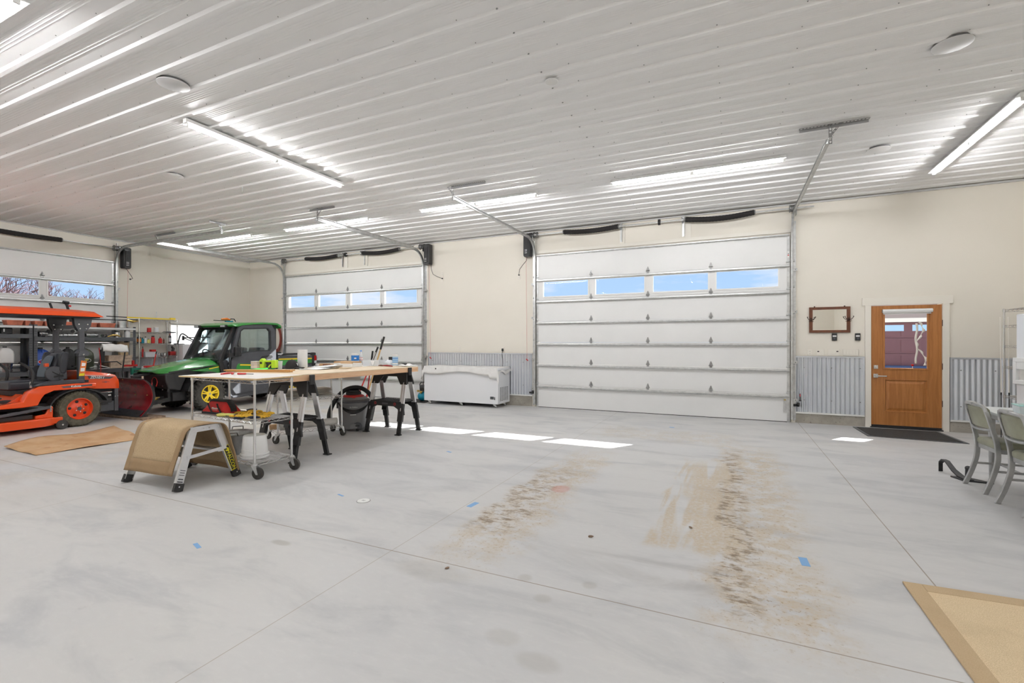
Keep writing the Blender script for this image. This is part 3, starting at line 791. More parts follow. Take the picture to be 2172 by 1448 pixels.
# ------------------------------------------------------------------ mirror with coat hooks
t = thing('wall_mirror', 'rectangular mirror in a dark brown wooden frame with coat hooks', 'mirror', (1.5585, YB, 1.822))
W_, H_ = 0.602, 0.448
b = MB().mat('dark_wood')
for x0, x1, z0, z1 in ((-W_/2, W_/2, H_/2-.045, H_/2), (-W_/2, W_/2, -H_/2, -H_/2+.045), (-W_/2, -W_/2+.052, -H_/2+.045, H_/2-.045), (W_/2-.052, W_/2, -H_/2+.045, H_/2-.045)):
    b.box((x0, -0.028, z0), (x1, 0, z1))
b.build('frame', parent=t, bevel=0.003)
b = MB().mat('mirror'); b.box((-W_/2+.05, -0.014, -H_/2+.04), (W_/2-.05, -0.010, H_/2-.04)); b.build('glass', parent=t, smooth=0)
for s in (-1, 1):
    b = MB().mat('bronze'); x = s * (W_/2 - 0.026); b.cbox((x, -0.031, 0.005), (0.03, 0.006, 0.06))
    for k in (-1, 1):
        b.tube([(x, -0.032, 0.0), (x + k*0.03, -0.06, 0.0), (x + k*0.055, -0.075, 0.03), (x + k*0.06, -0.08, 0.045)], 0.005, 6); b.sphere((x + k*0.06, -0.08, 0.05), 0.009, 8, 6)
        b.tube([(x, -0.032, -0.02), (x + k*0.025, -0.05, -0.03), (x + k*0.035, -0.06, -0.02)], 0.004, 6)
    b.build('coat_hook', parent=t)
for x in (-0.22, 0.22): MB().mat('bronze').cbox((x, -0.01, H_/2+.008), (0.02, 0.006, 0.02)).build('hanger_tab', parent=t, smooth=0)

# ------------------------------------------------------------------ walk door
d = bpy.data.objects.new('door_4', None); C.objects.link(d); struct(d); d.location = (2.155, YB + 0.02, 0.02)
Wd, Hd = 0.925, 2.02
b = MB().mat('oak_door')
GX0, GX1, GZ0, GZ1 = 0.185, 0.735, 0.985, 1.885
for a, c in (((0, 0), (0.17, Hd)), ((0.755, 0), (Wd, Hd)), ((0.17, 0), (0.755, 0.24)), ((0.17, 0.80), (0.755, GZ0 - 0.02)), ((0.17, GZ1 + 0.02), (0.755, Hd))):
    b.box((a[0], -0.022, a[1]), (c[0], 0.022, c[1]))
leaf = b.build('leaf', parent=d, smooth=0, bevel=0.001)
b = MB().mat('oak_door')   # raised lower panel
rings = []
for e, y in ((0.0, -0.010), (0.0, -0.026), (0.018, -0.026), (0.03, -0.006), (0.075, -0.020)):
    rings.append([(0.17 + e, y, 0.24 + e), (0.755 - e, y, 0.24 + e), (0.755 - e, y, 0.80 - e), (0.17 + e, y, 0.80 - e)])
b.loft(rings); b.build('lower_panel', parent=d, smooth=0.2)
b = MB().mat('oak_door')
for x0, x1, z0, z1 in ((GX0-.03, GX1+.03, GZ1, GZ1+.03), (GX0-.03, GX1+.03, GZ0-.03, GZ0), (GX0-.03, GX0, GZ0, GZ1), (GX1, GX1+.03, GZ0, GZ1)): b.box((x0, -0.032, z0), (x1, -0.018, z1))
b.build('glass_stop', parent=d, bevel=0.003)
b = MB().mat('glass'); b.box((GX0, -0.004, GZ0), (GX1, 0.0, GZ1)); b.build('pane', parent=d, smooth=0)
b = MB().mat('white_plastic'); b.box((0.145, -0.075, 1.90), (0.80, -0.03, 1.955)); b.cyl((0.145, -0.053, 1.93), (0.80, -0.053, 1.93), 0.030, n=12); b.box((0.16, -0.05, 1.875), (0.785, -0.035, 1.90)); b.build('shade_cassette', parent=d, bevel=0.003)
b = MB().mat('chrome'); b.box((0.028, -0.032, 0.815), (0.092, -0.022, 0.880)); b.cyl((0.060, -0.03, 0.848), (0.060, -0.075, 0.848), 0.012, n=10); b.box((0.055, -0.085, 0.838), (0.20, -0.070, 0.856)); b.build('lever_handle', parent=d, bevel=0.002)
b = MB().mat('chrome'); b.box((0.032, -0.034, 0.965), (0.092, -0.022, 1.025)); b.cbox((0.062, -0.038, 0.995), (0.03, 0.01, 0.03)); b.build('deadbolt', parent=d, bevel=0.003)
for z in (0.42, 1.02, 1.72): MB().mat('bronze').cyl((Wd + 0.008, -0.028, z - 0.05), (Wd + 0.008, -0.028, z + 0.05), 0.007, n=8).build('hinge', parent=d)
b = MB().mat('black_plastic'); b.box((-0.02, -0.06, -0.02), (Wd + 0.01, 0.06, -0.002)); b.box((0, -0.026, 0.0), (Wd, -0.0225, 0.028)); b.build('threshold', parent=d, smooth=0)
b = MB().mat('trim_cream')
b.box((2.066, YB - 0.022, 0), (2.148, YB + 0.002, 2.053)); b.box((3.088, YB - 0.022, 0), (3.170, YB + 0.002, 2.053)); b.box((2.028, YB - 0.026, 2.053), (3.214, YB + 0.002, 2.180))
b.box((2.148, YB - 0.01, 0), (2.153, YB + 0.2, 2.06)); b.box((3.083, YB - 0.01, 0), (3.088, YB + 0.2, 2.06))
struct(b.build('trim_4', smooth=0, bevel=0.002))
# what is seen through its glass: porch, maroon garage door, ribbon and sticker flower on the glass
b = MB().mat('porch_white'); b.box((1.45, YB + T, 2.88), (9.0, YB + 1.95, 2.98)); b.box((1.45, YB + 1.87, 2.78), (9.0, YB + 1.95, 2.88)); b.box((3.99, YB + 1.82, -0.16), (4.20, YB + 1.95, 2.88))
struct(b.build('trim_5', smooth=0))
t = thing('neighbour_garage', 'maroon sectional garage door with two windows seen through the wooden door glass', 'garage', (3.3, 17.4, -0.16))
b = MB().mat('porch_white'); b.box((-0.9, 0.0, 0), (0.0, 0.3, 3.0)); b.box((0.0, 0.0, 2.30), (5.5, 0.3, 3.0)); b.box((3.6, 0, 0), (5.5, 0.3, 2.30)); b.mat('door_maroon').box((0, 0.13, 0), (3.6, 0.3, 2.29)); b.build('wall', parent=t, smooth=0)
MB().mat('trim_cream').box((-0.1, -0.03, 2.19), (3.7, 0.0, 2.31)).build('header_trim', parent=t, smooth=0)
for i in range(5):
    b = MB().mat('door_maroon'); z0 = 0.46 * i - 0.115; b.box((0, 0.06, max(0, z0 + 0.004)), (3.6, 0.12, z0 + 0.456))
    for k in range(6): b.box((0.06 + 0.60 * k, 0.045, max(0.02, z0 + 0.06)), (0.54 + 0.60 * k, 0.062, z0 + 0.40))
    p = b.build('panel', parent=t, smooth=0)
for k in range(5): MB().mat('label_pale_blue').box((0.16 + 0.68 * k, 0.036, 1.93), (0.64 + 0.68 * k, 0.046, 2.11)).build('window_pane', parent=t, smooth=0)  # pale blue colour stands in for sky reflected in the panes
b = MB().mat('ledge_blue'); b.box((2.2, 17.0, -0.16), (6.0, 17.3, 0.76)); tag(b.build('low_wall', smooth=0), 'low blue ledge outside, seen at the bottom of the door glass', 'ledge')
b = MB().mat('trim_cream'); pts = []
for i in range(40):
    u = i / 39; pts.append((0.62 + 0.05 * math.sin(u * 9) + 0.05 * u, -0.012, 1.75 - 0.72 * u))
b.v += [(p[0], p[1], p[2]) for p in pts] + [(p[0] + 0.025 + 0.015 * math.sin(i), p[1] - 0.004, p[2]) for i, p in enumerate(pts)]
b.f += [(i, i + 1, 41 + i, 40 + i) for i in range(39)]; b.fm += [0] * 39
b.build('ribbon', parent=d, solid=0.001)
b = MB().mat('trim_cream'); pts = [(0.59 + 0.01 * math.sin(i * .6), -0.011, 1.72 - 0.66 * i / 20) for i in range(21)]
b.v += pts + [(p[0] + 0.03, p[1], p[2]) for p in pts]; b.f += [(i, i + 1, 22 + i, 21 + i) for i in range(20)]; b.fm += [0] * 20
b.build('ribbon', parent=d, solid=0.001)
b = MB().mat('lens_red'); b.sphere((0.555, -0.012, 1.035), 0.02, 10, 7, (1, 0.3, 0.9)); b.mat('white_paint').box((0.552, -0.012, 0.986), (0.558, -0.008, 1.02)); b.build('flower_sticker', parent=d)

# ------------------------------------------------------------------ side wall window
w = bpy.data.objects.new('window_1', None); C.objects.link(w); struct(w); w.location = (XL, 7.52, 0.9); w.rotation_euler.z = PI / 2
b = MB().mat('white_paint')
for x0, x1, z0, z1 in ((0, 1.1, 0, .05), (0, 1.1, 1.0, 1.05), (0, .05, .05, 1.0), (1.05, 1.10, .05, 1.0)): b.box((x0, 0.08, z0), (x1, 0.15, z1))
b.build('window_frame', parent=w, smooth=0)
MB().mat('glass').box((0.05, 0.11, 0.05), (1.05, 0.115, 1.0)).build('pane', parent=w, smooth=0)
b = MB().mat('trim_cream'); b.box((-0.04, -0.06, 1.03), (1.14, -0.001, 1.12)); b.build('shade_cassette', parent=w, bevel=0.004)
b = MB().mat('trim_cream'); b.box((-0.05, -0.018, -0.06), (1.15, -0.0005, 0.0)); b.box((-0.05, -0.018, 0.0), (0.0, -0.0005, 1.03)); b.box((1.10, -0.018, 0.0), (1.15, -0.0005, 1.03)); b.build('casing', parent=w, smooth=0)
# white ribbed steel building outside
b = MB().mat('siding_white'); vs = []; n = 0; y = 2.0
while y < 22:
    vs += [(y, 0.0), (y + 0.20, 0.0), (y + 0.215, 0.008), (y + 0.235, 0.008)]; y += 0.25
n = len(vs)
b.add([(-17.98 + d_, y_, -0.16) for y_, d_ in vs] + [(-17.98 + d_, y_, 2.15) for y_, d_ in vs], [(i, i + 1, n + i + 1, n + i) for i in range(n - 1)])
b.box((-22, 2.0, 2.15), (-17.85, 22, 2.25)); b.box((-22, 2, -0.16), (-18.0, 22, 2.15))
tag(b.build('outbuilding', smooth=0), 'white ribbed steel outbuilding seen through the side wall window', 'building')

# ------------------------------------------------------------------ bare trees beyond the side wall door
def tree(label, x, y, h, seed, spread=1.0):
    rnd = random.Random(seed); t = thing('bare_tree', label, 'tree', (x, y, -0.16), 0, 'bare reddish trees seen through the side door windows')
    tr = MB().mat('bark_red'); br = MB().mat('bark_red')
    def grow(p, d, L, r, lev):
        q = p + d * L; (tr if lev == 0 else br).cyl(p, q, r, r * 0.65, n=5 if lev < 2 else 3, cap=False)
        if lev >= 5: return
        for k in range(3 if lev < 4 else 2):
            a = rnd.uniform(0, 2 * PI); s_ = rnd.uniform(0.35, 0.8) * spread
            nd = (d + Vector((math.cos(a) * s_, math.sin(a) * s_, rnd.uniform(-0.05, 0.25)))).normalized()
            grow(q, nd, L * rnd.uniform(0.62, 0.82), r * 0.62, lev + 1)
    grow(Vector((0, 0, 0)), Vector((0, 0, 1)), h * 0.30, h * 0.018, 0)
    tr.build('trunk', parent=t); br.build('branches', parent=t, smooth=0)
rt = random.Random(3)
NTH = ('first', 'second', 'third', 'fourth', 'fifth', 'sixth', 'seventh', 'eighth', 'ninth', 'tenth')
for i, (y, h) in enumerate(((7.6, 8.4), (9.0, 8.8), (10.5, 8.0), (12.0, 8.0), (13.5, 7.4), (15.0, 6.7), (16.6, 7.1), (18.6, 7.1), (20.0, 6.3), (21.8, 5.9))):
    tree('bare reddish tree seen through the side door windows, %s counted from the left' % NTH[i], (-46, -55)[i % 2] + rt.uniform(-1, 1), y * 1.2 + 1.0, h, i + 11, 1.1)

# ------------------------------------------------------------------ LED strip lights and round ceiling fittings
def led(label, x, y, rot):
    """2.3 m twin tube strip centred on x,y"""
    t = thing('strip_light', label, 'light', (x, y, ZC - 0.021), rot, None)
    b = MB().mat('white_paint'); b.box((-1.16, -0.030, -0.045), (1.16, 0.030, 0.0))
    b.box((-1.16, -0.062, -0.049), (1.16, 0.062, -0.045)); b.build('housing', parent=t, smooth=0)
    for s in (-1, 1):
        b = MB().mat('led'); b.cyl((s * 0.03, 0, -0.062), (s * 1.11, 0, -0.062), 0.016, n=12); b.build('tube', parent=t)
    for x_ in (-1.135, -0.012, 0.012, 1.135): MB().mat('white_plastic').cbox((x_, 0, -0.058), (0.016, 0.036, 0.040)).build('lamp_holder', parent=t, smooth=0)
    return t
led('twin-tube strip light on the ceiling above the work table, pointing at the camera', -5.47, 4.36, PI / 2)
led('twin-tube strip light in front of the right-hand garage door', -0.50, 7.17, 0)
led('twin-tube strip light above the freezer, crossed by a door track', -4.03, 7.17, 0)
led('twin-tube strip light in front of the far garage door', -7.56, 7.17, 0)
led('twin-tube strip light farthest left, above the utility vehicle', -10.95, 7.17, 0)
led('twin-tube strip light above the dining table at the right edge', 2.63, 7.51, PI / 2)
led('strip light cut off by the top left corner of the picture', -5.72, 1.55, 0)
for x, y, r, lb in ((-1.4, -0.1, PI / 2, 'just behind the camera'), (2.63, 1.4, PI / 2, 'over the front right of the room'), (-9.8, 1.3, PI / 2, 'over the front left of the room'), (-5.6, -3.2, PI / 2, 'at the middle of the room end behind the camera'), (1.2, -3.4, PI / 2, 'at the right of the room end behind the camera'), (-11.0, -3.0, PI / 2, 'at the left of the room end behind the camera')):
    led('added strip light out of view ' + lb, x, y, r)['group'] = 'added strip lights out of view'  # unseen strips added to light the near floor while sparing the rib sides
def disc(name, label, cat, x, y, r, th, m='rack_white', gap=True, zoff=-0.02):
    t = thing(name, label, cat, (x, y, ZC + zoff))
    if gap: MB().mat('dark_steel').cyl((0, 0, -0.004), (0, 0, 0.015), r * 0.97, n=32).build('recess', parent=t)
    b = MB().mat(m); b.lathe([(0.001, -th), (r * 0.93, -th), (r, -th * 0.6), (r, -0.003)], 36); b.build('cover', parent=t)
disc('ceiling_cover', 'round grey cover plate on the ceiling above the left strip light', 'cover plate', -4.85, 2.735, 0.135, 0.012)
disc('ceiling_cover', 'large round grey cover plate on the ceiling at the upper right', 'cover plate', 1.67, 5.09, 0.135, 0.012)
disc('smoke_detector', 'small round white detector near the middle of the ceiling', 'detector', -1.54, 4.21, 0.062, 0.010, 'white_paint', False)
disc('ceiling_cover', 'small pale disc flush in the ceiling, far left beside the lap marks', 'cover plate', -7.50, 4.23, 0.13, 0.006, 'ceiling_steel')
disc('ceiling_cover', 'faint white disc on the ceiling right of the right door track', 'cover plate', 1.72, 7.47, 0.13, 0.006, 'ceiling_steel')
b = MB().mat('steel_galv'); b.cyl((-7.05, 5.0, ZC), (-7.05, 5.0, ZC - 0.07), 0.004, n=6); b.tube([(-7.05, 5, ZC - .07), (-7.03, 5, ZC - .09), (-7.05, 5, ZC - .11), (-7.07, 5, ZC - .10)], 0.004, 6)
tag(b.build('ceiling_hook'), 'tiny metal hook hanging from the ceiling at the left', 'hook')
b = MB().mat('steel_galv'); b.tube([(-4.62, 6.25, ZC - 0.02), (-4.60, 6.24, ZC - 0.03), (-4.55, 6.22, ZC - 0.022)], 0.003, 5)
tag(b.build('wire_stub'), 'short bent wire on the ceiling left of the middle track hanger', 'wire')
# ================================================================== wire shelving parts
def caster(parent, x, y, r=0.062, ang=0.3, name='caster'):
    b = MB().mat('steel_galv'); c, s_ = math.cos(ang), math.sin(ang)
    b.cyl((0, 0, 2 * r + 0.03), (0, 0, 2 * r + 0.07), 0.010, n=8); b.cyl((0, 0, 2 * r + 0.018), (0, 0, 2 * r + 0.032), 0.030, n=14)
    for k in (-1, 1):
        b.prism([(-0.030, 2 * r + 0.020), (0.030, 2 * r + 0.020), (0.050, r - 0.012), (0.028, r - 0.012)], k * 0.020 - 0.0015, k * 0.020 + 0.0015)
    b.xf(T4((x, y, 0)) @ Matrix.Rotation(ang, 4, 'Z')); o = b.build(name, parent=parent, smooth=0.4)
    b = MB().mat('rubber'); b.lathe([(r * 0.75, -0.016), (r * 0.97, -0.015), (r, -0.006), (r, 0.006), (r * 0.97, 0.015), (r * 0.75, 0.016)], 24, (0.038, 0, r), 'Y')
    b.mat('steel_galv').cyl((0.038, -0.024, r), (0.038, 0.024, r), r * 0.18, n=10)
    b.xf(T4((x, y, 0)) @ Matrix.Rotation(ang, 4, 'Z')); b.build('wheel', parent=o, smooth=0.6)
    return o
def wire_shelf(parent, L, D, z, m='chrome', pitch=0.026, drop=0.030, collars=True, along='x'):
    b = MB().mat(m); r = 0.0032
    for y in (0, D):
        b.cyl((0, y, z), (L, y, z), r, n=5); b.cyl((0, y, z - drop), (L, y, z - drop), r, n=5)
        n = int(L / 0.055)
        for i in range(n):
            x0, x1 = L * i / n, L * (i + 1) / n; a, c = (z, z - drop) if i % 2 else (z - drop, z); b.cyl((x0, y, a), (x1, y, c), 0.0024, n=4, cap=False)
    for x in (0, L):
        b.cyl((x, 0, z), (x, D, z), r, n=5); b.cyl((x, 0, z - drop), (x, D, z - drop), r, n=5)
        n = max(2, int(D / 0.055))
        for i in range(n):
            y0, y1 = D * i / n, D * (i + 1) / n; a, c = (z, z - drop) if i % 2 else (z - drop, z); b.cyl((x, y0, a), (x, y1, c), 0.0024, n=4, cap=False)
    n = int(L / pitch)
    for i in range(1, n): b.cyl((L * i / n, 0, z + 0.002), (L * i / n, D, z + 0.002), 0.0018, n=4, cap=False)
    for y in (D * 0.33, D * 0.66): b.cyl((0, y, z - 0.004), (L, y, z - 0.004), r, n=5)
    if collars:
        for x in (0, L):
            for y in (0, D): b.cyl((x, y, z - drop - 0.006), (x, y, z + 0.006), 0.0175, 0.0165, 10)
    return b.build('shelf', parent=parent, smooth=0.6)
def wire_post(parent, x, y, z0, z1, m='chrome'):
    b = MB().mat(m); b.cyl((x, y, z0), (x, y, z1), 0.0125, n=12); z = z0 + 0.05
    while z < z1 - 0.02: b.cyl((x, y, z), (x, y, z + 0.002), 0.0131, n=12, cap=False); z += 0.0254 * 2
    return b.build('post', parent=parent, smooth=0.6)

# ------------------------------------------------------------------ cart 1 and its load
t = thing('wire_cart', 'chrome three-tier wire cart on casters with a plywood top, nearest the camera', 'cart', (-5.70, 3.42, 0), R(-4.3))
L_, D_ = 1.20, 0.43
for x in (0, L_):
    for y in (0, D_): wire_post(t, x, y, 0.165, 1.035); caster(t, x, y, ang=0.35 if x else 0.1)
for z in (0.165, 0.60, 1.022): wire_shelf(t, L_, D_, z)
b = MB().mat('ply_white'); b.box((-5.50, 3.20, 1.042), (-4.32, 3.86, 1.0425)); b.v = [(-5.58, 3.20, 1.040), (-4.37, 3.25, 1.040), (-4.42, 3.87, 1.040), (-5.66, 3.84, 1.040), (-5.58, 3.20, 1.056), (-4.37, 3.25, 1.056), (-4.42, 3.87, 1.056), (-5.66, 3.84, 1.056)]
b.mats = [M['ply_edge'], M['ply_white']]; b.fm = [0, 1, 0, 0, 0, 0]
tag(b.build('plywood_sheet', smooth=0, bevel=0.002), 'thin pale plywood sheet lying on top of the near wire cart', 'plywood')
# pliers on the sheet
t = thing('pliers', 'open pliers with red handles on the plywood over the near cart', 'pliers', (-5.33, 3.66, 1.0565), -0.9)
b = MB().mat('chrome'); b.tube([(-0.09, 0.012, 0.012), (-0.03, 0.004, 0.014), (0.0, 0, 0.014)], [0.004, 0.008, 0.010], 6); b.tube([(-0.09, -0.012, 0.012), (-0.03, -0.004, 0.014), (0.0, 0, 0.014)], [0.004, 0.008, 0.010], 6); b.cyl((0, 0, 0.004), (0, 0, 0.024), 0.014, n=12); b.build('jaw', parent=t)
for s in (-1, 1):
    b = MB().mat('red'); b.tube([(0.01, s * 0.004, 0.012), (0.07, s * 0.025, 0.012), (0.15, s * 0.045, 0.012), (0.21, s * 0.055, 0.011)], [0.006, 0.010, 0.011, 0.008], 8); b.build('handle', parent=t)
t = thing('screwdriver', 'red-handled tool lying on the plywood beside the pliers', 'tool', (-5.05, 3.58, 1.0565), 0.2)
b = MB().mat('red'); b.cyl((-0.06, 0, 0.012), (0.05, 0, 0.012), 0.011, 0.009, 8); b.build('handle', parent=t)
b = MB().mat('dark_steel'); b.cyl((0.05, 0, 0.012), (0.15, 0, 0.010), 0.004, n=6); b.build('blade', parent=t)

# tool bag
t = thing('tool_bag', 'red canvas tool bag with black trim on the middle shelf of the near cart', 'tool bag', (-5.53, 3.45, 0.605), 0.03)
t.scale = (0.70, 0.70, 0.74)
L_, D_ = 0.50, 0.26
def bagring(x, w, h, y0=0.0):
    return [(x, y0 + w * a, h * c) for a, c in ((0, 0), (1, 0), (1.02, 0.45), (0.78, 0.86), (0.55, 1.0), (0.45, 1.0), (0.22, 0.86), (-0.02, 0.45))]
b = MB().mat('bag_red')
b.loft([bagring(x, D_ * k, h, (1 - k) * D_ / 2) for x, k, h in ((-0.05, 0.9, 0.06), (-0.035, 1, 0.10), (0.035, 1, 0.185), (0.06, 1, 0.20), (0.43, 1, 0.20), (0.455, 1, 0.185), (0.52, 1, 0.11), (0.535, 0.9, 0.06))])
b.build('body', parent=t, smooth=0.7, bevel=0.008)
b = MB().mat('black_cloth')
b.loft([[(x, D_ / 2 + a * 0.055, h + c * 0.018) for a, c in ((-1, -1), (1, -1), (0.8, 0.6), (0, 1), (-0.8, 0.6))] for x, h in ((-0.058, 0.06), (-0.043, 0.105), (0.03, 0.190), (0.06, 0.207), (0.43, 0.207), (0.462, 0.190), (0.53, 0.11), (0.545, 0.06))])
b.build('top_flap', parent=t, smooth=1.0)
b = MB().mat('black_cloth'); b.box((-0.055, -0.008, 0.0), (0.535, D_ + 0.008, 0.035)); b.build('base', parent=t, bevel=0.008)
for x0, s in ((0.12, 1), (0.34, 1)):
    b = MB().mat('black_cloth'); b.loft([[(x0 + dx + k * 0.018, -0.012 - o, z) for k, o in ((-1, 0), (1, 0), (1, 0.006), (-1, 0.006))] for dx, z in ((0.0, 0.17), (0.015, 0.13), (0.05, 0.08), (0.085, 0.04), (0.10, 0.02))]); b.build('strap', parent=t, smooth=0.8)
b = MB().mat('white_paint'); b.text('Milwaukee', 0.036, T4((0.275, -0.0085, 0.095)) @ Matrix.Rotation(PI / 2, 4, 'X'), 0.001, 0.3, 0.0005); b.box((0.21, -0.0085, 0.066), (0.335, -0.0075, 0.070)); b.build('lettering', parent=t, smooth=0)

# gloves
rg = random.Random(4)
def glove(label, x, y, z, rot, m='gloves', s=1.0, tilt=0.0):
    t = thing('work_glove', label, 'glove', (x, y, z), rot, None)
    b = MB().mat(m)
    b.loft([[(xx, w * math.cos(a) , 0.014 + h * math.sin(a)) for a in [2 * PI * k / 10 for k in range(10)]] for xx, w, h in ((-0.13 * s, 0.050, 0.010), (-0.09 * s, 0.048, 0.013), (-0.03 * s, 0.052, 0.015), (0.02 * s, 0.055, 0.014), (0.04 * s, 0.050, 0.012))])
    for k, (yy, ln) in enumerate(((-0.040, 0.07), (-0.014, 0.085), (0.014, 0.08), (0.040, 0.06))):
        b.tube([(0.03 * s, yy, 0.014), (0.03 * s + ln * 0.5, yy * 1.15, 0.020), (0.03 * s + ln, yy * 1.2, 0.013)], [0.014, 0.013, 0.009], 7)
    b.tube([(-0.05 * s, 0.045, 0.014), (-0.01, 0.085, 0.016), (0.03, 0.10, 0.012)], [0.015, 0.013, 0.010], 7)
    b.build('palm', parent=t, smooth=1.2, subsurf=1)
    b = MB().mat('navy_cloth'); b.loft([[(xx, w * math.cos(a), 0.014 + h * math.sin(a)) for a in [2 * PI * k / 10 for k in range(10)]] for xx, w, h in ((-0.20 * s, 0.058, 0.011), (-0.16 * s, 0.052, 0.012), (-0.125 * s, 0.053, 0.012))]); b.build('cuff', parent=t, smooth=1.0)
    return t
glove('pale yellow work glove lying flat to the right of the red tool bag', -5.12, 3.44, 0.605, PI + 0.15, 'glove_pale', 1.1)
glove('mustard work glove at the back of the glove heap, next to the tool bag', -5.06, 3.62, 0.605, 0.2, s=1.1)
glove('mustard work glove with navy cuff in the middle of the glove heap', -4.92, 3.46, 0.605, 2.5, s=1.1)
glove('crumpled mustard work glove on top of the glove heap', -4.88, 3.58, 0.632, -0.6, s=1.1)
glove('mustard work glove lying across the back of the glove heap', -4.80, 3.66, 0.605, 0.9, s=1.1)
glove('mustard work glove reaching toward the right cart post', -4.66, 3.52, 0.605, -0.15, s=1.2)
glove('mustard work glove at the front edge of the shelf, fingers to the left', -4.74, 3.42, 0.622, PI - 0.3, s=1.1)
# galvanised tub and upturned bucket
t = thing('metal_tub', 'round galvanised tub with wire handle on the bottom shelf of the near cart', 'tub', (-5.15, 3.56, 0.170))
b = MB().mat('steel_galv'); b.lathe([(0.001, 0.0), (0.165, 0.0), (0.172, 0.01), (0.195, 0.20), (0.208, 0.222), (0.216, 0.226), (0.208, 0.230), (0.190, 0.214), (0.160, 0.02), (0.001, 0.016)], 40, cap=False); b.build('bowl', parent=t)
for a in (2.4, -0.74):
    b = MB().mat('dark_steel'); b.tube([(math.cos(a + k * 0.28) * (0.212 + (0.03 if abs(k) < 1 else 0)), math.sin(a + k * 0.28) * (0.212 + (0.03 if abs(k) < 1 else 0)), 0.222 + (0.035 if abs(k) < 1 else 0)) for k in (-1, -0.8, -0.4, 0, 0.4, 0.8, 1)], 0.006, 7); b.build('handle', parent=t)
t = thing('plastic_bucket', 'upturned white plastic bucket on the bottom shelf of the near cart', 'bucket', (-4.73, 3.50, 0.170))
b = MB().mat('white_plastic'); b.lathe([(0.128, 0.0), (0.143, 0.003), (0.145, 0.018), (0.134, 0.022), (0.134, 0.034), (0.143, 0.038), (0.143, 0.052), (0.132, 0.056), (0.131, 0.07), (0.115, 0.235), (0.108, 0.245), (0.001, 0.245)], 44, cap=False); b.build('body', parent=t)
MB().mat('white_paint').tube([(0.13 * math.cos(a), -0.13 * math.sin(a), 0.05 + 0.05 * math.sin(a)) for a in [PI * k / 12 for k in range(13)]], 0.003, 5).build('bail_handle', parent=t)

